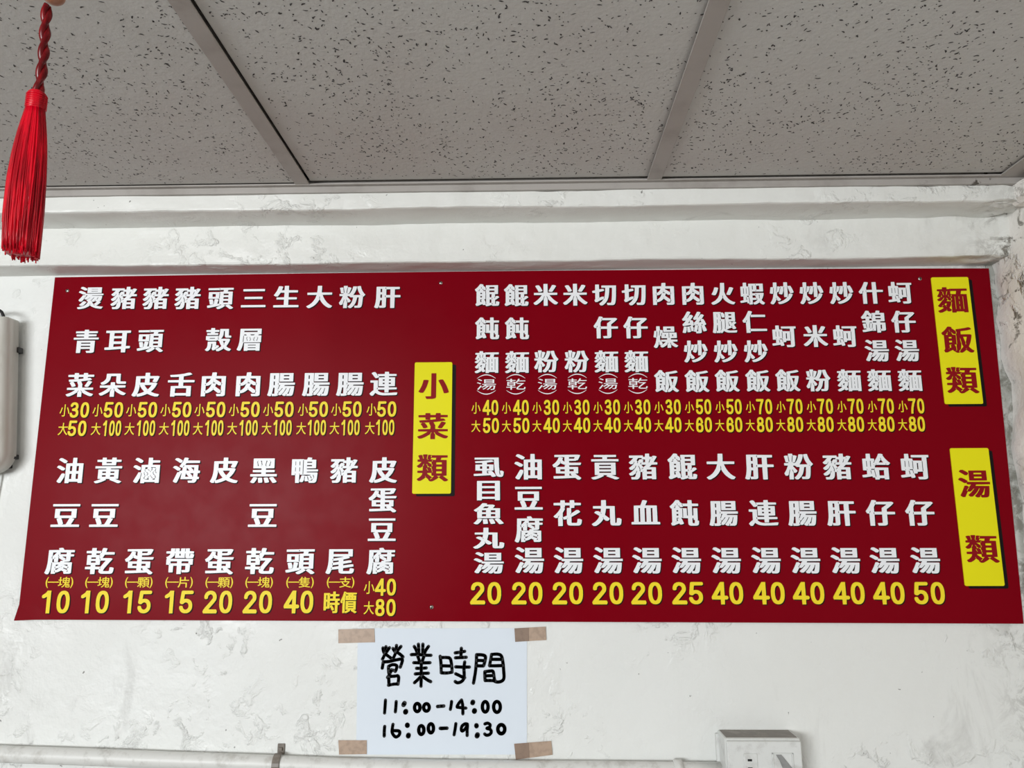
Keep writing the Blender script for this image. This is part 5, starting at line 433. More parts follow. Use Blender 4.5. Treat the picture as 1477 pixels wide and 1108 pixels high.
[1,34532,[109,26,25,0,2,2,1,7,2,1,31,0,1,-1,1,-7,3,-1,24,0,3,1,0,2,0,78,0,3,-4,1,-87,1,-1,2,0,13,5,1,6,3,69,0,4,-1,11,0,3,1,8,10,1,3,-1,2,-7,5,-8,7,-17,19,-8,12,-6,10,0,2,1,4,0,2,-4,2,-15,3,-8,0,-3,-1,-5,-12,-8,-16,-15,-22,-3,-8,-2,-4,-4,-4,-2,-1,0,4,7,13,0,14,-3,1,-21,1,-2,0,-1,32,-1,3,-3,0,-22,0,-2,-1,0,-2,-1,-32,-2,0,-21,-1,-3,-1,0,-2,0,-79,1,-2,2,0,23,-1,0,-26,-2,-2,-25,-4,-6,-1,-1,-3,2,-12,1,-2,2,0,14,0,49,8,1,-1,2,-6,2,-2,2,0,12,-1,1,-12],[110,44,-1,1,1,2,-1,9,-6,36,1,3,-4,1,-11,0,-6,-1,0,7,1,1,20,0,2,-1,1,-7,1,-3,6,-37,0,-9,-1,-1],[138,55,-1,2,0,37,3,0,31,0,0,-3,0,-36,-2,0],[82,68,-1,1,-4,21,1,1,3,1,1,-1,1,-6,2,-15,0,-2],[53,96,-1,1,0,6,1,1,2,0,1,-1,0,-6,0,-1],[107,106,-1,1,0,2,1,1,2,0,1,-1,0,-2,-1,-1],[53,119,-1,2,0,38,0,2,3,0,2,0,0,-2,0,-38,0,-2],[80,119,-1,2,0,38,0,2,3,0,2,0,0,-2,0,-38,0,-2],[103,131,-1,2,0,3,2,-1,3,-3,-1,-1],[118,134,-1,1,2,3,2,2,2,1,0,-4,-2,-2],[189,135,-2,1,-1,3,0,3,2,-1,4,-4,0,-2],[140,149,0,1,13,18,0,5,-1,4,1,6,2,1,2,-2,0,-3,0,-10,3,-5,10,-13,0,-2]],
[1,39006,[105,27,13,0,8,3,22,13,10,8,4,4,2,-3,19,-14,11,-9,3,-2,13,0,12,8,0,2,-1,2,-19,15,-13,9,0,1,20,1,2,0,1,2,0,103,-1,2,-2,0,-34,1,-2,0,0,1,4,12,1,1,36,1,3,0,1,2,0,5,0,7,-1,2,-3,0,-96,1,-13,3,-10,0,-4,-2,-1,-10,-4,-15,0,-1,5,-2,5,-1,0,-1,-7,0,-3,0,-1,4,-2,1,-1,2,5,23,0,4,-2,1,-23,0,-4,-1,0,-5,5,-20,0,-3,-4,-2,-5,24,-1,2,-3,1,-12,0,-8,-3,-3,-2,0,-2,8,-16,2,-7,-11,-1,-3,-1,0,-3,0,-10,3,-1,21,-1,2,-1,-11,-12,-12,-10,-6,-4,-1,-1,0,-2,8,-8,3,-2,12,0,7,4,6,5,3,10,5,8,2,1,0,-3,-2,-8,-5,-8,0,-6,2,-3,-2,-3,-1,-16,-2,0,-29,-1,-3,-1,0,-12,2,-2,29,-1,2,-1,-3,-10,-6,-9,-11,-10,-15,-9,-1,-3,5,-7,4,-4,14,0,18,10,6,5,10,10,18,-15,-1,-4],[107,42,-1,1,0,1,8,6,4,2,2,1,-1,1,-8,7,-24,18,0,4,1,1,25,0,1,-1,1,-17,3,-1,13,-1,0,-1,-4,-4,-7,-6,0,-4,-7,-5,-4,-2],[162,55,-2,2,-10,6,0,1,23,0,0,-1],[75,58,-2,3,1,4,3,-3,1,-2,-1,-2],[146,81,-1,1,-1,5,1,7,1,1,33,0,2,-1,0,-11,-1,-2],[118,87,-1,1,0,4,0,5,1,2,3,-1,0,-5,0,-6],[112,100,2,3,0,3,-2,9,-11,9,-13,0,-1,9,-7,10,0,3,3,-1,3,-3,2,-3,1,-4,2,-3,10,-8,12,1,1,-1,1,-9,5,-9,-3,-6],[89,101,-1,1,-1,3,-6,9,0,2,4,0,3,-5,1,-4,4,-5,0,-1],[146,111,-1,1,-1,5,1,8,1,1,33,0,2,-1,0,-12,-1,-2],[115,128,-1,2,2,7,-4,8,-18,12,-3,2,0,1,20,0,3,0,1,-15,5,-6,1,-3,-3,-7,-1,-2],[146,142,-1,1,-1,5,1,7,1,1,33,0,2,-1,0,-11,-1,-2],[117,163,-1,1,0,5,1,1,3,0,1,-1,0,-5,-1,-1],[124,173,-4,3,-13,1,4,8,2,2,28,0,3,0,0,-2,-1,-5,-2,-7],[110,190,-2,1,2,8,2,3,2,0,1,-1,0,-4,-2,-6]],
[1,26178,[140,27,28,0,10,1,10,3,3,2,2,3,1,5,1,55,2,1,17,1,3,1,0,2,0,12,-1,2,-2,0,-17,1,-2,0,0,16,2,1,18,1,3,0,1,3,0,12,-1,2,-3,0,-45,1,-1,2,0,17,2,1,38,1,2,2,0,14,-4,1,-38,1,0,2,-1,18,-1,2,-3,0,-22,0,-4,-1,-1,-20,-2,-1,-33,0,-1,1,-1,7,-3,1,-65,0,-3,0,-1,-2,0,-2,0,-145,4,-1,22,0,2,2,1,12,1,1,38,1,3,0,1,2,1,12,-2,6,2,3,0,7,1,1,60,0,1,-2,0,-49,-2,-1,-23,-1,-4,-1,0,-3,4,-11],[128,50,13,0,12,7,1,3,-7,12,-7,9,-10,11,-4,2,-13,0,-10,-6,0,-4,11,-15,11,-17],[58,84,-1,2,0,38,1,1,10,0,1,-2,0,-38,-1,-1],[94,100,-1,1,0,10,0,2,2,0,1,-1,0,-10,0,-2],[102,116,-1,1,-1,5,1,10,1,1,59,0,2,-1,0,-14,-1,-2],[94,136,-1,1,0,5,0,6,1,1,1,-1,0,-5,0,-6],[58,143,-1,2,0,37,1,1,10,0,1,-2,0,-37,-1,-1],[102,152,-1,2,0,16,0,2,33,0,3,0,0,-17,0,-3],[97,175,-1,1,0,10,0,2,2,0,1,0,1,-2,0,-9,-1,-2]],
[1,20729,[194,26,12,0,11,7,3,4,-1,2,-5,2,-31,13,0,1,22,1,2,0,1,2,0,70,0,2,-3,1,-117,0,-4,0,-1,-3,0,-70,1,-2,2,0,20,-1,2,0,0,-1,-14,-6,-15,-5,-5,-1,-1,0,0,124,3,11,2,1,1,-1,0,-7,0,-29,0,-2,3,-1,127,0,2,1,0,2,0,38,-4,1,-30,1,-1,1,0,5,2,1,37,1,2,2,0,11,-4,1,-123,1,-2,0,-1,4,-1,1,-12,3,-12,0,-3,-1,-1,-1,-11,-28,-10,-20,-14,-22,-6,-8,-1,-3,7,-15,3,-1,11,0,3,2,1,7,5,12,3,4,1,0,0,-6,-3,-9,-4,-9,0,-83,0,-3,4,-1,23,0,2,1,0,1,-4,8,2,2,3,-2,2,-4,0,-4,1,-2,3,0,13,0,19,6,24,11,4,3,1,2,-1,2,-3,3,0,1,14,0,3,0,0,-1,-5,-5,0,-2,1,-1,27,-11],[114,70,-1,1,0,4,2,1,61,0,2,0,0,-2,0,-4,-2,0],[114,91,-1,1,0,4,2,1,61,0,2,0,0,-2,0,-4,-2,0],[114,112,-1,1,0,4,2,1,61,0,2,0,0,-2,0,-4,-2,0],[109,152,-1,2,0,11,1,1,2,0,1,-2,0,-11,-1,-1],[142,152,-1,2,0,11,1,1,3,0,1,-2,0,-11,-1,-1],[177,152,-1,2,0,11,1,1,3,0,1,-2,0,-11,-1,-1],[80,180,-1,1,0,1,2,5,2,1,27,0,2,-1,0,-5,-1,-1],[142,181,-1,1,0,5,1,1,3,0,1,-1,0,-5,-1,-1],[77,191,-1,1,0,3,2,5,2,2,1,-2,0,-7,-1,-2]],
[1,23567,[73,27,37,0,9,1,12,4,4,4,1,3,1,6,0,161,0,3,-2,1,-28,0,-2,0,-1,-2,-1,-159,-1,-2,-2,-1,-16,0,-6,0,-10,0,-2,0,-1,-1,0,-2,6,-14],[192,67,14,0,16,6,1,2,0,2,-4,14,-11,28,-12,24,-11,19,-2,2,-3,1,-13,0,-13,-5,-2,-1,0,-2,6,-12,17,-35,10,-27,4,-14],[32,71,16,0,5,5,6,9,13,27,8,24,5,20,0,3,-1,2,-13,2,-17,0,-3,-1,-6,-24,-6,-18,-12,-25,-9,-14,0,-2,1,-1]],
[2,23567,[79,28,25,0,10,1,9,3,4,4,2,4,1,6,0,159,0,3,-2,1,-15,0,-2,-2,-1,-159,-1,-2,-3,-1,-33,0,-1,-2],[198,68,2,0,15,6,1,2,-4,14,-12,30,-11,22,-11,19,-3,3,-2,0,-12,-4,-2,-2,0,-1,6,-11,17,-35,10,-27,4,-14],[38,72,4,0,4,5,6,9,9,18,4,9,10,31,3,13,0,2,-1,1,-12,2,-5,0,-2,-1,-6,-24,-6,-18,-12,-25,-9,-13,1,-2]],
[2,22823,[39,28,2,0,24,14,16,13,14,16,11,17,4,8,7,17,1,9,1,3,1,1,2,-4,1,-6,1,-4,5,-11,8,-15,15,-21,12,-13,16,-13,17,-10,4,0,10,13,0,2,-18,10,-4,3,-11,9,-13,14,-12,17,-12,24,-5,13,-2,4,73,1,2,2,0,13,-3,1,-79,1,1,12,1,11,0,4,0,26,-1,3,-3,0,-13,0,-2,-1,-1,-30,0,-3,-2,-20,-1,-2,-74,-1,-1,-2,0,-12,2,-2,68,-1,2,-1,-3,-13,-8,-21,-13,-21,-12,-14,-15,-12,-24,-14,0,-2,4,-4]],
[2,28271,[166,29,12,0,8,1,4,2,4,4,3,6,3,15,4,38,0,6,-3,0,-83,1,-2,0,0,2,6,10,2,1,86,1,1,2,0,10,-3,0,-128,0,0,-6,0,-6,25,-1,2,-1,-5,-7,-9,-11,-9,-9,-12,-10,0,-1,5,-4,5,-4,3,2,8,7,12,12,16,0,2,0,0,-1,-4,-7,-12,-15,-10,-10,-14,-12,9,-9,2,1,13,11,12,13,8,10,12,19,17,0,2,-1,-1,-3,-9,-18,-10,-14,-14,-15,0,-2,7,-5,3,-1,7,6,15,19,11,20,6,14,2,0,11,0,3,0,0,-5,-2,-18,-4,-19,-3,-4,-3,-1,-17,0,0,-2,2,-9],[44,32,2,1,1,2,17,34,11,25,0,2,-10,7,-1,0,-1,-1,-14,-31,-16,-29,0,-2,1,-1],[60,126,2,0,5,6,2,3,-1,3,-15,10,-15,8,-3,-1,-6,-8,0,-2,18,-10],[98,141,96,0,0,3,0,60,-3,0,-93,0,0,-6,0,-55],[114,153,-1,1,-1,5,1,7,1,1,63,0,2,-1,0,-11,-1,-2],[70,178,1,-1,2,2,6,9,0,2,-8,6,-13,8,-10,5,-3,-1,-5,-6,-1,-3,22,-14],[114,179,-1,1,-1,5,1,7,1,1,63,0,2,-1,0,-11,-1,-2]],
[2,20094,[68,29,12,0,2,1,1,31,0,2,34,1,2,1,0,11,-1,1,-33,1,-2,0,0,2,0,12,0,2,28,1,2,1,1,49,2,-1,7,-5,2,0,8,11,9,16,2,1,65,1,1,2,0,9,0,2,-60,1,0,2,6,20,0,4,-2,1,-11,2,-1,-1,-7,-22,-5,-12,-10,-18,-4,-5,-2,-1,-1,7,-1,1,-27,1,-2,0,0,14,0,2,33,1,1,1,0,9,0,2,-2,0,-32,1,0,2,-1,17,-1,1,-11,0,-2,0,-1,-18,-1,-2,-33,-1,-2,0,0,-10,1,-2,33,-1,2,-1,0,-13,0,-2,-28,-1,-1,-1,0,-5,0,-58,2,-1,27,-1,0,-2,0,-13,-2,-1,-35,-1,-1,-1,0,-9,0,-3,2,0,36,-1,0,-2,1,-30],[148,31,41,0,8,1,5,2,4,4,2,4,3,13,1,13,-2,2,-9,3,-1,-1,-1,-4,-1,-11,-1,-6,-4,-5,-46,0,-5,2,-2,3,1,6,7,13,26,34,21,26,3,4,-2,2,-7,2,-58,0,-2,-1,0,-10,1,-1,40,-1,-1,-3,-23,-30,-15,-22,-6,-14,0,-11,3,-6,6,-5,8,-2],[52,106,-1,1,-1,5,1,9,1,1,45,0,2,-1,0,-13,-1,-2],[52,133,-1,1,-1,5,1,8,1,1,45,0,2,-1,0,-12,-1,-2]],
[2,19968,[28,113,183,0,2,2,0,14,-1,2,-2,0,-181,0,-2,-1,0,-2,0,-13]],
[2,22602,[92,29,3,0,12,8,10,9,8,9,10,14,3,6,1,5,3,8,2,2,0,-10,-1,-7,0,-29,2,-6,3,-4,5,-3,6,-1,38,0,8,2,5,5,3,10,1,6,-1,1,-12,4,1,2,3,0,4,2,1,3,-6,16,-6,11,-1,1,-3,0,-4,-1,-2,-2,0,-5,3,-7,3,-3,-1,-1,-7,0,-4,0,-5,0,2,2,3,6,1,3,0,3,2,4,3,4,1,4,-1,2,-10,3,-3,-1,-4,-12,-10,-24,2,-7,0,-2,1,-1,13,2,19,2,1,-1,2,-5,-2,-8,-1,-2,-3,-1,-31,0,-2,2,-1,10,-1,4,0,10,1,6,1,31,2,0,39,1,3,1,0,79,-1,3,-48,1,-1,1,5,10,2,6,-2,1,-15,2,-2,-1,-3,-10,-3,-8,-1,-1,-35,-1,-3,-1,0,-81,3,-1,30,-1,2,0,0,-1,-6,-17,-11,-20,-16,-17,-16,-12,0,-2],[31,55,4,0,35,14,21,9,2,1,1,2,-2,11,-2,1,-4,0,-8,-3,-7,-3,-3,-2,-1,1,1,4,1,56,2,1,18,1,1,2,0,11,0,2,-2,1,-17,1,-2,0,-1,43,-2,2,-13,0,-2,-1,-1,-44,-2,0,-17,-1,-2,-2,0,-12,1,-2,19,-1,1,-2,0,-64,-2,-2,-19,-7,-3,-2,0,-2,2,-7],[115,124,-1,2,0,15,0,2,21,0,3,0,0,-7,-2,-12],[155,124,-1,1,2,14,1,4,27,0,3,0,0,-16,0,-3],[115,158,-1,2,0,16,0,2,24,0,3,0,-1,-18,0,-2],[159,158,-1,1,0,4,1,15,25,0,3,0,0,-17,0,-3]],
[2,38982,[115,27,2,0,10,5,16,10,13,11,1,1,0,2,-10,6,-4,1,-19,-14,-18,-10,-1,-1,1,-2],[67,28,13,0,3,1,0,39,-1,5,0,3,1,0,2,-2,3,-4,15,-14,5,-5,2,0,2,2,7,9,0,2,-1,1,-33,26,-1,2,0,2,1,0,31,1,2,1,0,12,-1,2,-31,1,-2,0,0,2,0,11,1,1,27,1,3,1,0,59,-1,4,0,10,-1,1,-76,0,-2,0,-1,-2,0,-72,3,-1,27,-1,1,-1,0,-11,-1,-2,-33,-1,-3,-1,0,-12,1,-2,29,-1,3,1,1,0,0,-1,-3,-3,-14,-19,-7,-8,-12,-11,-1,-2,6,-12,2,-1,2,0,7,6,10,11,9,12,1,4,2,3,2,3,1,0,0,-6,-1,-7,0,-34],[201,28,4,0,8,6,2,2,-1,2,-6,6,-19,15,-5,3,-3,0,-9,-6,-2,-2,1,-1,20,-16],[124,66,79,0,3,1,0,103,-3,1,-31,1,-2,0,0,1,4,14,1,1,35,1,1,2,0,9,-1,3,-88,0,-3,0,0,-13,1,-1,32,-1,2,0,0,-2,-2,-12,-1,-2,-26,-1,-2,-2,0,-56,0,-4,0,-9,0,-6,0,-25],[142,80,-1,1,-1,5,1,9,1,1,45,0,2,-1,0,-13,-1,-2],[142,111,-1,1,-1,5,1,9,1,1,45,0,2,-1,0,-13,-1,-2],[51,141,-1,2,0,15,2,0,14,0,0,-2,0,-15,-2,0],[84,141,-1,2,0,15,2,0,14,0,0,-2,0,-15,-2,0],[142,141,-1,1,-1,5,1,9,1,1,45,0,2,-1,0,-13,-1,-2],[51,172,-1,2,0,14,2,0,14,0,0,-2,0,-14,-2,0],[84,172,-1,2,0,14,2,0,14,0,0,-2,0,-14,-2,0]],
[2,29255,[38,28,2,0,4,4,12,17,6,13,4,12,5,21,1,1,2,0,76,0,0,-2,1,-65,2,-1,5,0,11,0,2,1,0,81,-1,3,-95,1,-2,1,1,26,1,2,123,1,3,1,0,13,-1,3,-52,1,-2,0,-1,47,-1,3,-15,0,-3,-1,-1,-47,0,-2,-2,0,-49,0,0,2,-1,42,-2,1,-5,1,-10,-1,-2,-1,-1,-87,0,-4,-1,-9,-3,-19,-5,-16,-7,-15,-11,-16]],
[2,38587,[35,28,5,0,36,5,32,7,13,4,22,-6,19,-4,37,-5,3,2,7,11,-1,1,-3,1,-18,2,-37,6,-7,1,0,1,1,1,4,1,6,3,13,9,8,7,8,9,2,4,-9,6,-6,0,-132,-1,-2,-2,0,-9,1,-2,27,-1,8,-7,10,-8,13,-8,5,-1,1,-2,-6,-1,-28,-5,-24,-3,-8,-1,-6,-1,0,-2,4,-10],[121,61,-14,6,-16,9,-3,1,-2,2,0,1,6,-1,66,1,0,-1,-2,-1,-4,-2,-10,-6,-14,-7],[55,98,14,0,2,1,1,4,2,0,125,1,1,2,0,8,-2,2,-62,1,-2,0,0,2,0,8,1,1,53,1,2,1,0,2,0,7,-2,2,-54,1,0,8,1,2,53,1,2,1,0,6,0,3,-2,1,-53,1,-1,2,0,8,2,0,58,1,2,2,0,10,-3,1,-53,1,-12,21,-2,1,-12,-3,-3,-2,7,-14,3,-3,-1,-1,-42,0,-1,1,3,3,5,9,2,6,-1,1,-9,3,-6,1,-12,-21,-11,-16,-6,-7,-16,-16,-2,-2,11,-10,3,-1,11,11,4,6,2,1,0,-4,-1,-3,0,-3,0,-47],[73,117,-1,1,0,4,0,5,1,1,39,0,2,-1,0,-9,-1,-1],[73,142,-1,1,0,4,0,4,1,1,39,0,2,-1,0,-8,-1,-1],[73,165,-1,1,0,4,0,4,1,1,39,0,2,-1,0,-8,-1,-1]],
[2,25903,[35,28,2,0,15,3,23,6,20,7,24,11,24,-11,14,-5,22,-6,16,-3,6,-1,3,1,8,12,0,2,-1,1,-26,5,-12,3,-13,4,-23,9,-1,1,3,1,8,6,10,9,10,11,7,9,8,13,6,13,-2,3,-9,5,-5,0,-43,0,0,2,0,23,0,3,2,0,72,1,2,2,0,13,-3,1,-72,1,-1,2,-1,25,-1,2,-3,0,-12,0,-2,-1,-1,-26,-1,-2,-73,-1,-1,-2,0,-12,2,-2,73,-1,0,-2,0,-22,0,-4,-2,0,-61,-1,-3,-1,0,-13,2,-1,14,-1,7,-12,9,-13,11,-13,16,-15,-1,-1,-8,-4,-13,-5,-28,-8,-24,-5,-1,-1,0,-2,6,-11],[120,77,-10,7,-14,13,-6,7,-9,14,-3,2,86,0,-3,-2,-11,-16,-6,-7,-10,-9,-11,-8]],
[2,40,[132,30,11,0,2,1,-9,14,-5,10,-8,22,-4,22,-1,9,0,4,0,15,3,26,4,16,5,13,5,10,9,15,0,2,-2,0,-9,0,-2,-1,-8,-9,-11,-16,-9,-18,-5,-15,-3,-16,-1,-10,0,-4,0,-5,1,-10,3,-15,5,-16,9,-18,11,-16]],
[2,41,[95,30,10,0,3,1,8,9,11,16,9,18,5,15,3,16,1,10,0,4,0,5,-1,10,-3,15,-5,16,-9,18,-8,12,-11,13,-3,1,-9,0,-2,-1,9,-14,5,-10,8,-22,4,-22,1,-9,0,-4,0,-15,-3,-26,-4,-16,-6,-15,-5,-10,-8,-13]],
[3,48,[112,25,13,0,8,1,8,2,3,1,11,7,6,6,7,10,4,8,5,16,4,25,0,36,-1,10,-3,17,-6,17,-9,15,-7,7,-11,7,-11,3,-8,1,-12,0,-15,-3,-8,-4,-10,-8,-6,-7,-4,-7,-6,-14,-3,-12,-3,-23,0,-32,0,-4,1,-8,2,-12,3,-12,5,-12,6,-10,6,-7,6,-5,11,-6],[118,55,-5,2,-5,4,-5,7,-5,11,-4,20,-1,9,0,4,0,15,0,4,1,9,2,11,2,9,3,7,8,12,6,4,5,1,6,-2,5,-4,8,-13,4,-13,2,-12,1,-9,0,-4,0,-15,0,-4,-1,-9,-2,-11,-5,-16,-7,-11,-7,-5]],
[3,49,[110,24,33,0,2,1,0,187,0,2,-1,1,-35,0,-15,-20,-30,-18,-3,-3,-2,-7,1,-8,3,-4,5,-3,6,-1,7,0,4,1,22,12,2,0,1,-137]],
[3,50,[58,24,122,0,2,0,1,3,3,4,2,7,0,3,-1,5,-4,6,-1,4,-1,1,-74,1,1,2,12,13,28,30,22,26,4,6,3,8,1,5,1,9,0,3,-1,10,-3,11,-7,12,-4,5,-9,7,-10,5,-12,3,-11,1,-11,0,-6,-1,-12,-3,-10,-5,-9,-7,-7,-9,-6,-14,-2,-15,2,-9,2,-3,3,-2,9,-2,3,0,9,2,3,2,3,4,1,5,1,7,2,6,2,3,7,7,6,3,5,1,4,0,7,-2,5,-3,5,-5,5,-10,0,-8,-2,-7,-22,-26,-49,-52,-9,-13,-3,-1,-1,-4,-5,-7,-1,-7,2,-8,4,-4]],
[3,51,[106,25,20,0,7,1,12,3,12,6,4,3,8,8,5,7,5,13,1,7,0,15,-3,13,-5,10,-3,4,-10,10,1,2,8,12,4,12,1,7,0,10,-3,14,-5,10,-5,6,-6,5,-10,6,-13,4,-8,1,-14,0,-8,-1,-14,-4,-9,-5,-7,-6,-7,-9,-2,-4,-3,-11,2,-9,5,-5,10,-2,7,1,4,1,4,3,2,3,3,7,7,7,6,3,8,1,8,-2,4,-3,6,-6,2,-5,0,-10,-2,-5,-3,-4,-5,-4,-8,-3,-8,-1,-9,-3,-7,-1,-6,-2,-3,-3,-2,-3,0,-10,2,-6,6,-4,5,-1,12,-1,16,-2,7,-3,5,-4,4,-5,3,-6,1,-6,-2,-10,-4,-6,-4,-4,-9,-5,-5,-1,-8,0,-8,2,-6,4,-5,5,-3,4,-4,10,-3,3,-4,2,-10,1,-9,-2,-4,-3,-2,-5,-1,-5,2,-10,5,-10,7,-9,7,-6,11,-6,13,-4]],
[3,52,[128,24,34,0,0,2,1,39,2,0,20,1,8,6,3,7,0,4,-1,5,-3,4,-6,5,-21,1,-2,1,-1,114,-1,2,-31,0,-2,0,-1,-3,-4,-4,-7,-10,-62,-97,-4,-4,-1,-4,-3,-8,0,-8,3,-7,1,-3,1,-1,76,-1,0,-2,1,-37],[96,98,-1,1,2,3,28,44,2,1,0,-49,-2,0]],
[3,53,[108,25,15,0,10,1,15,5,11,7,9,9,7,11,3,8,2,11,0,16,-2,12,-6,14,-6,8,-4,4,-11,8,-9,4,-15,3,-20,0,-9,-1,-1,0,5,39,2,1,68,1,5,1,3,2,3,3,2,4,0,4,0,5,-2,4,-3,3,-3,2,-6,1,-90,0,-5,-1,-4,-3,-3,-5,-11,-84,0,-6,2,-6,3,-3,10,-5,8,-1,8,1,4,2,7,6,6,4,7,2,8,0,10,-4,5,-4,4,-5,4,-10,1,-9,-1,-7,-3,-7,-3,-4,-6,-6,-8,-4,-5,-1,-4,0,-8,2,-9,6,-4,5,-6,13,-4,4,-4,2,-14,0,-6,-2,-3,-3,-2,-6,0,-7,2,-7,4,-8,7,-10,9,-8,9,-5,7,-3]],
[3,54,[109,25,23,0,12,2,14,6,10,8,7,9,5,12,2,10,0,22,-4,16,-3,6,-6,8,-13,11,12,1,7,3,2,2,2,5,0,9,-4,15,-5,12,-4,7,-7,9,-4,4,-12,8,-5,2,-11,2,-13,0,-13,-3,-12,-7,-8,-8,-7,-10,-7,-15,-4,-15,-3,-17,-1,-12,0,-4,0,-41,0,-4,1,-8,3,-12,7,-13,9,-9,13,-7,7,-2],[115,55,-4,1,-7,4,-6,7,-3,10,0,12,3,10,7,8,6,3,5,1,10,0,9,-3,4,-3,4,-5,3,-8,1,-5,0,-8,-1,-6,-3,-7,-3,-4,-5,-4,-9,-3],[145,139,-14,2,-21,0,-13,-2,-1,1,2,10,4,12,7,13,6,6,4,2,4,0,6,-4,5,-6,7,-14,4,-14,3,-6]],
[3,55,[90,24,33,0,2,1,1,17,0,4,1,8,11,48,19,47,26,43,1,8,-1,7,-3,4,-6,4,-113,0,-8,-3,-4,-6,0,-10,2,-5,2,-2,6,-3,2,-2,74,-1,-1,-3,-10,-17,-22,-56,-10,-46,-1,-9,-1,-18,0,-4]],
[3,56,[110,25,18,0,13,2,8,2,13,7,6,5,8,11,4,10,2,15,-1,16,-4,14,-6,9,-10,10,6,7,4,7,4,13,1,12,0,3,-1,7,-2,9,-5,10,-10,10,-11,6,-7,2,-12,2,-15,0,-9,-1,-12,-3,-8,-4,-8,-6,-5,-6,-4,-7,-3,-12,0,-21,1,-6,5,-12,7,-10,-10,-11,-5,-8,-2,-5,-3,-17,0,-10,2,-13,2,-6,5,-9,5,-6,6,-5,16,-8,10,-2],[115,55,-5,1,-7,3,-4,3,-3,4,-3,8,0,13,2,6,2,3,8,7,7,2,16,0,9,-4,4,-4,3,-4,2,-8,0,-10,-1,-5,-3,-5,-5,-5,-3,-2,-11,-3],[113,145,-8,4,-3,3,-2,4,-1,4,0,5,0,4,1,4,2,3,4,4,5,3,8,1,9,-1,5,-3,5,-5,2,-8,0,-7,-1,-4,-4,-6,-6,-4,-4,-1]]]
def load_glyphs():
    out = {}
    for e in OUTLINES:
        loops = []
        for lp in e[2:]:
            x = y = 0; pts = []
            for k in range(0, len(lp), 2):
                x += lp[k]; y += lp[k+1]; pts.append((x, y))
            loops.append(pts)
        out['WTD'[e[0]-1]+chr(e[1])] = loops
    return out
GL = load_glyphs()
GM = {}
def glyph(key):
    """solid letter of unit thickness as (verts, faces); constrained triangulation keeps the counters open"""
    if key in GM: return GM[key]
    vs, es = [], []
    for lp in GL[key]:
        b = len(vs); n = len(lp)
        vs += [Vector((x-119.5, y-119.5)) for x, y in lp]; es += [(b+k, b+(k+1) % n) for k in range(n)]
    v2, e2, f2 = delaunay_2d_cdt(vs, es, [], 0, 1e-4)[:3]
    def inside(x, y):
        hit = False
        for lp in GL[key]:
            px, py = lp[-1][0]-119.5, lp[-1][1]-119.5
            for qx, qy in lp:
                qx -= 119.5; qy -= 119.5
                if (py > y) != (qy > y) and x < (qx-px)*(y-py)/(qy-py)+px: hit = not hit
                px, py = qx, qy
        return hit
    f2 = [f for f in f2 if inside(sum(v2[i].x for i in f)/len(f), sum(v2[i].y for i in f)/len(f))]
    n = len(v2)
    V = [(p.x, p.y, .5) for p in v2]+[(p.x, p.y, -.5) for p in v2]
    F = [tuple(f) for f in f2]
    count = {}
    for f in F:
        for k in range(len(f)):
            e = (f[k], f[(k+1) % len(f)]); count[tuple(sorted(e))] = (count.get(tuple(sorted(e)), (0, e))[0]+1, e)
    F += [(e[0]+n, e[1]+n, e[1], e[0]) for c, e in count.values() if c == 1]
    GM[key] = (V, F)
    return GM[key]

def put_glyph(acc, key, cx, cz, sx, sz, y0, y1, mi):
    V, F = glyph(key); b = len(acc[0])
    acc[0].extend((cx+x*sx, (y0+y1)/2-z*(y1-y0), cz+y*sz) for x, y, z in V)
    acc[1].extend(tuple(b+i for i in f) for f in F); acc[2].extend([mi]*len(F))

def arc_band(acc, cx, cz, w, h, up, th, y0, y1, mi):
    n = 14; o, i = [], []
    for k in range(n+1):
        u = -1+2*k/n; zz = (1-u*u)*h-h/2
        t = th*(1-.65*u*u)
        o.append((cx+u*w/2, cz+(zz+t/2)*up)); i.append((cx+u*w/2, cz+(zz-t/2)*up))
    ribbon(acc, o, i, y0, y1, mi)
def ribbon(acc, o, i, y0, y1, mi):
    b = len(acc[0]); n = len(o)
    for (x, z), (x2, z2) in zip(o, i): acc[0].extend([(x, y0, z), (x2, y0, z2), (x, y1, z), (x2, y1, z2)])
    for k in range(n-1):
        a, c = b+4*k, b+4*k+4
        acc[1].extend([(a, c, c+1, a+1), (a+2, a+3, c+3, c+2), (a, a+2, c+2, c), (a+1, c+1, c+3, a+3)]); acc[2].extend([mi]*4)
    e = b+4*(n-1)
    acc[1].extend([(b, b+1, b+3, b+2), (e, e+2, e+3, e+1)]); acc[2].extend([mi]*2)

def acc_mesh(name, acc, mats, parent):
    me = bpy.data.meshes.new(name); me.from_pydata(acc[0], [], acc[1])
    for m in mats: me.materials.append(m)
    me.polygons.foreach_set('material_index', acc[2])
    bm = bmesh.new(); bm.from_mesh(me); bmesh.ops.recalc_face_normals(bm, faces=bm.faces[:]); bm.to_mesh(me); bm.free()
    return link(name, me, parent)

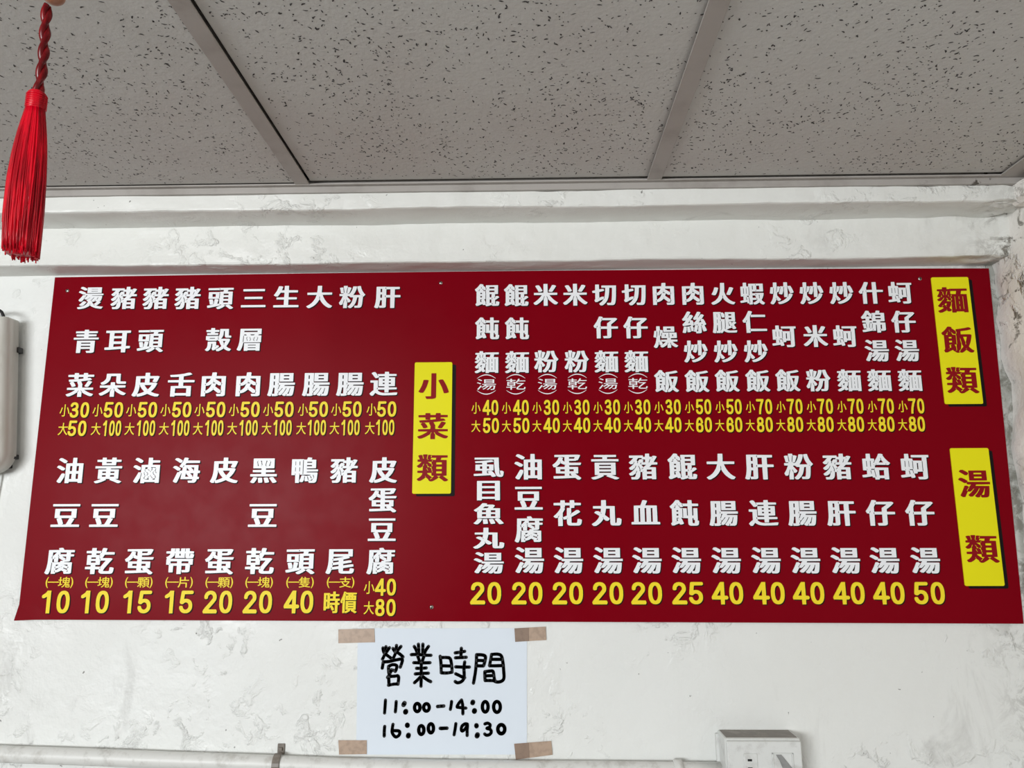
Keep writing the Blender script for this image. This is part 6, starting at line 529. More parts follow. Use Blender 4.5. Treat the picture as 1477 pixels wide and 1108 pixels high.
BF = 1.2440                    # front face of the red panel
def lettering(name, runs, mats, parent, edge=True, yf=BF, off=(.0016, -.0016), proud=.0008):
    acc = ([], [], [])
    for (st, txt, x, z, w, h) in runs:
        x, z, w, h = x/1000, EYE+z/1000, w/1000, h/1000
        layers = [(0, 0, yf-proud, yf, 0)]
        if edge: layers.append((off[0]*(1 if st in 'WD' else .45), off[1]*(1 if st in 'WD' else .45), yf-.0004, yf, 1))
        for dx, dz, y0, y1, mi in layers:
            if st in 'UV': arc_band(acc, x+dx, z+dz, w, h, 1 if st == 'U' else -1, .0016, y0, y1, mi)
            elif st == 'D':
                n = len(txt); sx = w/((n-1)*150+132)
                for i, ch in enumerate(txt): put_glyph(acc, 'D'+ch, x+dx+(i-(n-1)/2)*150*sx, z+dz, sx, h/192, y0, y1, mi)
            elif st == 'W': put_glyph(acc, 'W'+txt, x+dx, z+dz, w/207, h/198, y0, y1, mi)
            else: put_glyph(acc, 'T'+txt, x+dx, z+dz, w/(192 if txt not in '()' else 192), h/192, y0, y1, mi)
    return acc_mesh(name, acc, mats, parent)

# lettering runs: [style, code points, x, z, width, height] in millimetres from the eye point on the wall;
# style 1 heavy, 2 thin, 3 numerals, 4 / 5 the upper / lower bracket arc
ITEMS = [
[0,[[1,[29145],-767.7,389.2,47.6,43.1],[1,[38738],-768.4,310.8,47.1,44.1],[1,[33756],-770.3,233.6,49.0,44.3]],[[2,[23567],-792.8,189.6,17.4,22.2],[3,[51,48],-767.0,190.1,33.7,27.0],[2,[22823],-792.3,157.5,17.4,22.0],[3,[53,48],-767.9,158.5,32.3,26.7]],[]],
[0,[[1,[35948],-708.5,388.6,47.5,43.1],[1,[32819],-712.3,311.1,47.0,44.0],[1,[26421],-713.5,233.4,48.9,44.3]],[[2,[23567],-735.7,189.3,17.4,22.2],[3,[53,48],-708.2,189.9,33.6,27.0],[2,[22823],-735.5,157.3,17.3,22.0],[3,[49,48,48],-708.1,158.3,32.2,26.7]],[]],
[0,[[1,[35948],-651.8,388.0,47.4,43.0],[1,[38957],-655.1,311.3,46.9,44.0],[1,[30382],-655.6,233.2,48.8,44.2]],[[2,[23567],-677.5,189.1,17.4,22.1],[3,[53,48],-649.4,189.7,33.5,26.9],[2,[22823],-677.6,157.1,17.3,21.9],[3,[49,48,48],-649.7,158.1,32.2,26.7]],[]],
[0,[[1,[35948],-595.2,387.4,47.3,43.0],[1,[33292],-595.4,233.0,48.7,44.2]],[[2,[23567],-618.3,188.9,17.3,22.1],[3,[53,48],-590.3,189.4,33.5,26.9],[2,[22823],-618.6,156.9,17.3,21.9],[3,[49,48,48],-590.8,157.9,32.1,26.7]],[]],
[0,[[1,[38957],-537.5,386.8,47.2,42.9],[1,[27580],-536.0,311.7,46.7,43.9],[1,[32905],-539.0,232.8,48.6,44.1]],[[2,[23567],-559.8,188.7,17.3,22.1],[3,[53,48],-531.8,189.2,33.4,26.9],[2,[22823],-560.4,156.7,17.2,21.9],[3,[49,48,48],-532.6,157.7,32.0,26.6]],[]],
[0,[[1,[19977],-478.7,386.2,47.1,42.9],[1,[23652],-480.3,311.9,46.6,43.9],[1,[32905],-479.1,232.5,48.5,44.1]],[[2,[23567],-500.8,188.4,17.3,22.1],[3,[53,48],-472.8,189.0,33.3,26.8],[2,[22823],-501.7,156.5,17.2,21.9],[3,[49,48,48],-473.9,157.5,32.0,26.6]],[]],
[0,[[1,[29983],-421.3,387.4,47.0,42.9],[1,[33144],-421.7,232.3,48.4,44.0]],[[2,[23567],-441.9,188.2,17.2,22.1],[3,[53,48],-414.6,188.7,33.2,26.8],[2,[22823],-443.1,156.3,17.2,21.9],[3,[49,48,48],-415.9,157.3,31.9,26.6]],[]],
[0,[[1,[22823],-362.8,386.8,46.9,42.8],[1,[33144],-362.0,232.1,48.3,44.0]],[[2,[23567],-382.5,188.0,17.2,22.0],[3,[53,48],-355.9,188.5,33.2,26.8],[2,[22823],-384.0,156.1,17.1,21.8],[3,[49,48,48],-357.5,157.1,31.8,26.5]],[]],
[0,[[1,[31881],-305.5,386.2,46.8,42.8],[1,[33144],-303.6,231.9,48.2,44.0]],[[2,[23567],-325.7,187.7,17.2,22.0],[3,[53,48],-298.5,188.3,33.1,26.8],[2,[22823],-327.4,155.9,17.1,21.8],[3,[49,48,48],-300.3,156.9,31.8,26.5]],[]],
[0,[[1,[32925],-243.6,385.6,46.7,42.7],[1,[36899],-246.0,231.7,48.1,43.9]],[[2,[23567],-265.4,187.5,17.1,22.0],[3,[53,48],-239.4,188.0,33.0,26.7],[2,[22823],-267.4,155.7,17.0,21.8],[3,[49,48,48],-241.5,156.7,31.7,26.5]],[]],
[0,[[1,[27833],-772.3,86.9,48.6,45.4],[1,[35910],-772.1,12.6,51.6,43.9],[1,[33104],-774.0,-61.7,49.9,44.6]],[[3,[49,48],-774.5,-126.8,48.2,36.1]],[[2,[40],-791.7,-96.1,17.3,18.8],[2,[19968],-781.3,-95.6,19.6,16.5],[2,[22602],-763.5,-95.6,20.2,17.6],[2,[41],-750.7,-96.2,17.3,18.7]]],
[0,[[1,[40643],-707.2,86.7,48.5,45.3],[1,[35910],-707.1,12.4,51.4,43.8],[1,[20094],-707.4,-61.9,49.7,44.5]],[[3,[49,48],-709.7,-126.9,48.1,36.0]],[[2,[40],-725.9,-96.2,17.3,18.7],[2,[19968],-715.6,-95.7,19.6,16.5],[2,[22602],-697.8,-95.7,20.1,17.6],[2,[41],-685.1,-96.3,17.2,18.7]]],
[0,[[1,[28407],-641.7,86.4,48.4,45.3],[1,[34507],-641.6,-62.0,49.6,44.5]],[[3,[49,53],-639.9,-127.0,48.0,36.0]],[[2,[40],-659.8,-96.3,17.2,18.7],[2,[19968],-649.5,-95.8,19.5,16.5],[2,[38982],-631.7,-95.8,20.1,17.6],[2,[41],-619.1,-96.4,17.2,18.7]]],
[0,[[1,[28023],-574.6,86.2,48.2,45.2],[1,[24118],-574.7,-62.2,49.5,44.4]],[[3,[49,53],-571.4,-127.1,47.9,35.9]],[[2,[40],-593.3,-96.5,17.2,18.7],[2,[19968],-583.0,-95.9,19.5,16.5],[2,[29255],-565.2,-96.0,20.0,17.6],[2,[41],-552.6,-96.5,17.2,18.7]]],
[0,[[1,[30382],-510.0,86.0,48.1,45.2],[1,[34507],-508.6,-62.4,49.4,44.4]],[[3,[50,48],-506.5,-127.2,47.8,35.9]],[[2,[40],-526.9,-96.6,17.2,18.7],[2,[19968],-516.6,-96.1,19.4,16.5],[2,[38982],-498.9,-96.1,20.0,17.6],[2,[41],-486.3,-96.7,17.1,18.7]]],
[0,[[1,[40657],-443.7,85.8,48.0,45.1],[1,[35910],-441.2,11.4,51.0,43.6],[1,[20094],-442.1,-62.5,49.3,44.3]],[[3,[50,48],-441.2,-127.3,47.7,35.8]],[[2,[40],-461.2,-96.7,17.1,18.6],[2,[19968],-451.0,-96.2,19.4,16.5],[2,[22602],-433.3,-96.2,19.9,17.5],[2,[41],-420.7,-96.8,17.1,18.6]]],
[0,[[1,[40232],-375.3,85.5,47.9,45.1],[1,[38957],-375.2,-62.7,49.1,44.3]],[[3,[52,48],-373.7,-127.3,47.5,35.8]],[[2,[40],-394.0,-96.8,17.1,18.6],[2,[19968],-383.8,-96.3,19.3,16.4],[2,[38587],-366.2,-96.3,19.9,17.5],[2,[41],-353.6,-96.9,17.0,18.6]]],
[0,[[1,[35948],-308.2,85.3,47.8,45.0],[1,[23614],-309.0,-62.8,49.0,44.2]],[[1,[26178],-321.1,-128.0,28.2,35.8],[1,[20729],-292.9,-128.0,27.1,35.7]],[[2,[40],-327.5,-96.9,17.0,18.6],[2,[19968],-317.3,-96.4,19.3,16.4],[2,[25903],-299.7,-96.5,19.8,17.5],[2,[41],-287.2,-97.0,17.0,18.6]]],
[0,[[1,[30382],-242.5,85.1,47.7,45.0],[1,[34507],-242.3,36.1,48.5,43.2],[1,[35910],-242.1,-12.4,49.3,42.6],[1,[33104],-242.3,-63.0,48.9,44.1]],[[2,[23567],-260.4,-104.7,17.5,21.3],[3,[52,48],-233.2,-104.2,33.9,27.2],[2,[22823],-259.9,-136.7,17.4,21.1],[3,[56,48],-232.9,-136.2,33.7,27.0]],[]],
[1,[[1,[39195],-69.8,386.9,43.4,42.0],[1,[39145],-69.7,327.2,43.1,41.3],[1,[40629],-69.9,267.9,42.7,40.6]],[[2,[23567],-88.2,188.8,15.3,20.7],[3,[52,48],-63.2,189.4,26.4,26.1],[2,[22823],-88.1,157.7,15.8,20.6],[3,[53,48],-62.6,158.7,27.4,25.8]],[[2,[28271],-70.7,229.1,34.2,19.8],[4,[],-70.8,242.6,31.9,6.5],[5,[],-70.7,215.6,31.8,6.4]]],
[1,[[1,[39195],-19.2,386.3,43.4,41.9],[1,[39145],-18.3,326.7,43.0,41.2],[1,[40629],-18.1,267.5,42.6,40.6]],[[2,[23567],-36.7,188.6,15.2,20.7],[3,[52,48],-11.8,189.2,26.3,26.0],[2,[22823],-36.7,157.5,15.7,20.5],[3,[53,48],-11.4,158.5,27.4,25.8]],[[2,[20094],-20.6,229.1,34.2,19.8],[4,[],-20.6,242.6,31.9,6.5],[5,[],-20.7,215.5,31.7,6.4]]],
[1,[[1,[31859],31.8,386.4,43.3,41.9],[1,[31881],31.6,268.3,42.6,40.5]],[[2,[23567],14.8,188.5,15.2,20.7],[3,[51,48],39.5,189.0,26.3,26.0],[2,[22823],14.5,157.4,15.7,20.5],[3,[52,48],39.7,158.4,27.3,25.8]],[[2,[28271],32.9,229.0,34.1,19.7],[4,[],33.1,242.5,31.8,6.5],[5,[],32.7,215.5,31.7,6.4]]],
[1,[[1,[31859],82.9,386.1,43.2,41.9],[1,[31881],83.4,267.9,42.5,40.5]],[[2,[23567],66.2,188.3,15.2,20.7],[3,[51,48],90.7,188.8,26.2,26.0],[2,[22823],65.6,157.2,15.7,20.5],[3,[52,48],90.7,158.3,27.3,25.8]],[[2,[20094],83.5,229.0,34.0,19.7],[4,[],83.8,242.5,31.7,6.5],[5,[],83.3,215.5,31.6,6.4]]],
[1,[[1,[20999],133.9,386.0,43.1,41.8],[1,[20180],134.5,327.1,42.8,41.1],[1,[40629],134.1,267.4,42.4,40.5]],[[2,[23567],117.5,188.1,15.1,20.7],[3,[51,48],141.9,188.7,26.2,26.0],[2,[22823],116.7,157.1,15.7,20.5],[3,[52,48],141.6,158.1,27.2,25.7]],[[2,[28271],135.6,228.9,34.0,19.7],[4,[],136.0,242.4,31.7,6.5],[5,[],135.3,215.4,31.6,6.4]]],
[1,[[1,[20999],185.0,385.7,43.0,41.8],[1,[20180],185.4,326.6,42.7,41.1],[1,[40629],184.9,267.2,42.3,40.4]],[[2,[23567],168.6,188.0,15.1,20.6],[3,[51,48],192.9,188.5,26.2,25.9],[2,[22823],167.7,157.0,15.6,20.5],[3,[52,48],192.4,158.0,27.2,25.7]],[[2,[20094],186.0,228.9,33.9,19.7],[4,[],186.4,242.4,31.6,6.5],[5,[],185.5,215.4,31.5,6.4]]],
[1,[[1,[32905],235.5,385.9,43.0,41.8],[1,[29157],235.8,309.4,42.5,40.9],[1,[39151],234.6,232.4,42.0,40.0]],[[2,[23567],219.7,187.8,15.1,20.6],[3,[51,48],243.8,188.3,26.1,25.9],[2,[22823],218.5,156.8,15.6,20.4],[3,[52,48],243.1,157.8,27.1,25.7]],[]],
[1,[[1,[32905],286.0,385.6,42.9,41.7],[1,[32114],286.2,334.3,42.6,41.1],[1,[28818],286.3,283.6,42.3,40.5],[1,[39151],285.9,232.0,42.0,39.9]],[[2,[23567],270.8,187.6,15.1,20.6],[3,[53,48],294.7,188.2,26.1,25.9],[2,[22823],269.3,156.7,15.6,20.4],[3,[54,48],293.8,157.7,27.1,25.7]],[]],
[1,[[1,[28779],337.1,385.4,42.8,41.7],[1,[33151],337.6,334.6,42.5,41.1],[1,[28818],337.1,283.2,42.2,40.5],[1,[39151],336.6,232.2,41.9,39.9]],[[2,[23567],321.7,187.5,15.0,20.6],[3,[53,48],345.5,188.0,26.0,25.9],[2,[22823],320.0,156.5,15.5,20.4],[3,[54,48],344.3,157.5,27.0,25.6]],[]],
[1,[[1,[34662],387.5,385.1,42.7,41.7],[1,[20161],389.0,334.5,42.4,41.1],[1,[28818],387.9,283.0,42.1,40.5],[1,[39151],387.8,232.0,41.8,39.9]],[[2,[23567],372.5,187.3,15.0,20.6],[3,[55,48],396.2,187.8,26.0,25.9],[2,[22823],370.6,156.4,15.5,20.4],[3,[56,48],394.8,157.4,27.0,25.6]],[]],
[1,[[1,[28818],438.6,385.0,42.7,41.6],[1,[34485],437.3,308.7,42.2,40.7],[1,[39151],438.1,232.0,41.7,39.8]],[[2,[23567],423.2,187.1,15.0,20.5],[3,[55,48],446.7,187.7,25.9,25.8],[2,[22823],421.1,156.2,15.5,20.4],[3,[56,48],445.1,157.3,26.9,25.6]],[]],
[1,[[1,[28818],489.5,384.7,42.6,41.6],[1,[31859],490.0,308.5,42.1,40.7],[1,[31881],489.1,231.7,41.7,39.8]],[[2,[23567],473.9,186.9,15.0,20.5],[3,[55,48],497.2,187.5,25.9,25.8],[2,[22823],471.5,156.1,15.5,20.3],[3,[56,48],495.4,157.1,26.9,25.6]],[]],
[1,[[1,[28818],540.4,384.4,42.5,41.5],[1,[34485],539.9,308.0,42.1,40.6],[1,[40629],540.8,231.4,41.6,39.8]],[[2,[23567],524.4,186.8,14.9,20.5],[3,[55,48],547.7,187.3,25.8,25.8],[2,[22823],521.9,156.0,15.4,20.3],[3,[56,48],545.6,157.0,26.9,25.6]],[]],
[1,[[1,[20160],590.7,384.1,42.4,41.5],[1,[37670],590.6,332.8,42.1,40.9],[1,[28271],591.4,282.4,41.8,40.3],[1,[40629],591.0,231.1,41.5,39.7]],[[2,[23567],574.9,186.6,14.9,20.5],[3,[55,48],598.0,187.2,25.8,25.8],[2,[22823],572.1,155.8,15.4,20.3],[3,[56,48],595.7,156.8,26.8,25.5]],[]],
[1,[[1,[34485],640.1,383.8,42.4,41.5],[1,[20180],641.0,332.4,42.0,40.9],[1,[28271],641.9,282.2,41.7,40.3],[1,[40629],641.8,230.8,41.4,39.7]],[[2,[23567],625.3,186.4,14.9,20.5],[3,[55,48],648.2,187.0,25.7,25.7],[2,[22823],622.2,155.7,15.4,20.3],[3,[56,48],645.7,156.7,26.8,25.5]],[]],
[0,[[1,[34417],-66.8,89.7,52.0,36.3],[1,[30446],-66.7,51.2,51.7,36.4],[1,[39770],-66.6,12.5,51.4,36.0],[1,[20024],-66.5,-27.0,51.1,35.6],[1,[28271],-66.0,-66.2,50.8,36.3]],[[3,[50,48],-70.4,-114.0,50.5,35.2]],[]],
[0,[[1,[27833],-0.0,89.1,49.6,45.4],[1,[35910],-0.4,37.8,49.8,43.6],[1,[33104],-0.1,-13.0,48.9,44.1],[1,[28271],0.2,-62.2,49.6,44.5]],[[3,[50,48],-3.7,-114.1,50.4,35.2]],[]],
[0,[[1,[34507],63.7,89.3,49.5,45.4],[1,[33457],63.2,12.9,48.9,44.3],[1,[28271],63.7,-62.6,49.5,44.5]],[[3,[50,48],61.7,-114.2,50.2,35.1]],[]],
[0,[[1,[36002],126.8,88.9,49.4,45.3],[1,[20024],126.9,12.8,48.8,44.3],[1,[28271],127.8,-62.7,49.4,44.4]],[[3,[50,48],126.4,-114.3,50.1,35.1]],[]],
[0,[[1,[35948],190.3,88.6,49.3,45.3],[1,[34880],191.0,12.6,48.7,44.2],[1,[28271],190.8,-62.9,49.3,44.4]],[[3,[50,48],188.7,-114.4,50.0,35.0]],[]],
[0,[[1,[39195],254.4,88.3,49.1,45.2],[1,[39145],254.4,12.4,48.6,44.2],[1,[28271],254.3,-63.0,49.2,44.3]],[[3,[50,53],254.2,-114.5,49.9,35.0]],[]],
[0,[[1,[22823],317.6,87.9,49.0,45.1],[1,[33144],318.3,12.2,48.5,44.1],[1,[28271],318.5,-63.2,49.1,44.3]],[[3,[52,48],318.4,-114.6,49.8,35.0]],[]],
[0,[[1,[32925],381.0,87.6,48.9,45.1],[1,[36899],382.6,12.0,48.4,44.1],[1,[28271],382.5,-63.3,48.9,44.2]],[[3,[52,48],384.5,-114.7,49.7,34.9]],[]],
[0,[[1,[31881],445.5,87.3,48.8,45.0],[1,[33144],445.9,11.8,48.3,44.0],[1,[28271],445.8,-63.5,48.8,44.1]],[[3,[52,48],447.5,-114.8,49.5,34.9]],[]],
[0,[[1,[35948],509.2,86.9,48.7,45.0],[1,[32925],508.9,11.6,48.1,44.0],[1,[28271],509.6,-63.7,48.7,44.1]],[[3,[52,48],511.5,-114.9,49.4,34.8]],[]],
[0,[[1,[34532],572.3,86.6,48.6,44.9],[1,[20180],572.4,11.4,48.0,43.9],[1,[28271],572.1,-63.8,48.6,44.0]],[[3,[52,48],574.6,-115.0,49.3,34.8]],[]],
[0,[[1,[34485],635.4,86.3,48.5,44.9],[1,[20180],635.8,11.2,47.9,43.9],[1,[28271],636.9,-64.0,48.5,44.0]],[[3,[53,48],638.0,-115.1,49.2,34.8]],[]]]
HEADS = [
[[-161.2,156.9,64.4,222.7],[[1,[23567],-160.5,227.1,52.1,48.0],[1,[33756],-160.6,158.2,53.9,47.0],[1,[39006],-160.5,88.4,53.4,48.4]]],
[[726.5,300.1,63.2,220.8],[[1,[40629],727.2,369.8,53.9,48.0],[1,[39151],728.1,299.7,53.3,48.3],[1,[39006],727.3,230.3,53.9,48.5]]],
[[726.2,6.0,62.7,220.1],[[1,[28271],728.0,58.1,52.6,48.4],[1,[39006],727.9,-46.1,52.9,46.9]]]]
SCREWS = [[-811.2,403.1],[-150.9,410.3],[676.5,408.7],[-158.3,-135.8]]
CORNERS = [[-836.3,428.1],[795.8,426.1],[780.8,-162.2],[-834.4,-154.6]]
def decode(runs): return [('WTDUV'[r[0]-1], ''.join(chr(c) for c in r[1]))+tuple(r[2:]) for r in runs]
ITEMS = [('AC'[i[0]], decode(i[1]), decode(i[2]), decode(i[3])) for i in ITEMS]
HEADS = [(h[0], decode(h[1])) for h in HEADS]

# ------------------------------------------------------------------ the menu board
board = thing('menu_board', 'long dark red menu board with white dish names and yellow prices below the moulding', 'menu board', (-.025, BF, EYE-.158))
cs = [(x/1000, EYE+z/1000) for x, z in CORNERS]
bm = bmesh.new()
nx, nz = 60, 24
def on_panel(u, v):
    (a, b, c, d) = cs
    p = (1-v)*((1-u)*Vector(a)+u*Vector(b))+v*((1-u)*Vector(d)+u*Vector(c))
    return p+Vector((0, .0036*4*u*(1-u)*(1-v)))
fr, bk = [], []
for j in range(nz+1):
    r0, r1 = [], []
    for i in range(nx+1):
        p = on_panel(i/nx, j/nz)
        # lower left tip has curled slightly off the wall
        q = max(0, 1-math.hypot((p.x-cs[3][0])/.035, (p.y-cs[3][1])/.022)); lift = .006*q*q
        r0.append(bm.verts.new((p.x-.002*q, BF-lift, p.y-.001*q))); r1.append(bm.verts.new((p.x-.002*q, BF+.005-lift, p.y-.001*q)))
    fr.append(r0); bk.append(r1)
for j in range(nz):
    for i in range(nx):
        bm.faces.new((fr[j][i], fr[j+1][i], fr[j+1][i+1], fr[j][i+1])); bm.faces.new((bk[j][i], bk[j][i+1], bk[j+1][i+1], bk[j+1][i]))
for j in range(nz):
    for i in (0, nx): f = bm.faces.new((fr[j][i], bk[j][i], bk[j+1][i], fr[j+1][i])); f.material_index = 1
for i in range(nx):
    for j in (0, nz): f = bm.faces.new((fr[j][i], fr[j][i+1], bk[j][i+1], bk[j][i])); f.material_index = 1
finish('panel', bm, [M['red'], M['panel_edge']], board)
for sec, names, prices, notes in ITEMS:
    d = [r for r in names if r[0] == 'W']; n = [r for r in names if r[0] != 'W']
    lettering('dish_lettering', d, [M['white_vinyl'], M['black_vinyl']], board)
    p = lettering('price_lettering', prices, [M['yellow_vinyl'], M['black_vinyl']], board); p['label'] = 'yellow price lettering'
    if notes:
        q = lettering('portion_lettering', notes, [M['white_vinyl' if sec == 'C' else 'yellow_vinyl'], M['black_vinyl']], board, False, BF, proud=.0006)
        q['label'] = 'small thin %s note in brackets' % ('white' if sec == 'C' else 'yellow')
for (x, z, w, h), runs in HEADS:
    x, z, w, h = x/1000, EYE+z/1000, w/1000, h/1000
    def rounded(dx, dz, r=.0025):
        pl = []
        for cx, cz, a0 in ((x+w/2-r, z+h/2-r, 0), (x-w/2+r, z+h/2-r, 90), (x-w/2+r, z-h/2+r, 180), (x+w/2-r, z-h/2+r, 270)):
            pl += [(cx+dx+r*math.cos(math.radians(a0+k*30)), cz+dz+r*math.sin(math.radians(a0+k*30))) for k in range(4)]
        return pl
    bm = bmesh.new(); prism(bm, rounded(0, 0), BF-.0014, BF, 0); prism(bm, rounded(.0062, -.0042), BF-.0005, BF, 1)
    plate = finish('heading_plate', bm, [M['lemon'], M['black_vinyl']], board); plate['label'] = 'upright yellow heading strip with a printed black edge'
    t = lettering('heading_lettering', runs, [M['maroon']], plate, False, BF-.0014, proud=.0005); t['label'] = 'dark red heading characters'
for x, z in SCREWS:
    bm = bmesh.new(); x, z = x/1000, EYE+z/1000
    t = bmesh.new(); bmesh.ops.create_uvsphere(t, u_segments=16, v_segments=8, radius=.0034)
    for v in t.verts: v.co = Vector((v.co.x+x, v.co.y*.55+BF, v.co.z+z))
    merge(bm, t, 0)
    box(bm, x-.0024, x+.0024, BF-.0021, BF-.001, z-.0004, z+.0004, 0, 1); box(bm, x-.0004, x+.0004, BF-.0021, BF-.001, z-.0024, z+.0024, 0, 1)
    s = finish('screw', bm, [M['screw'], M['black_vinyl']], board, True); s['label'] = 'small round steel screw head'
settle(board)

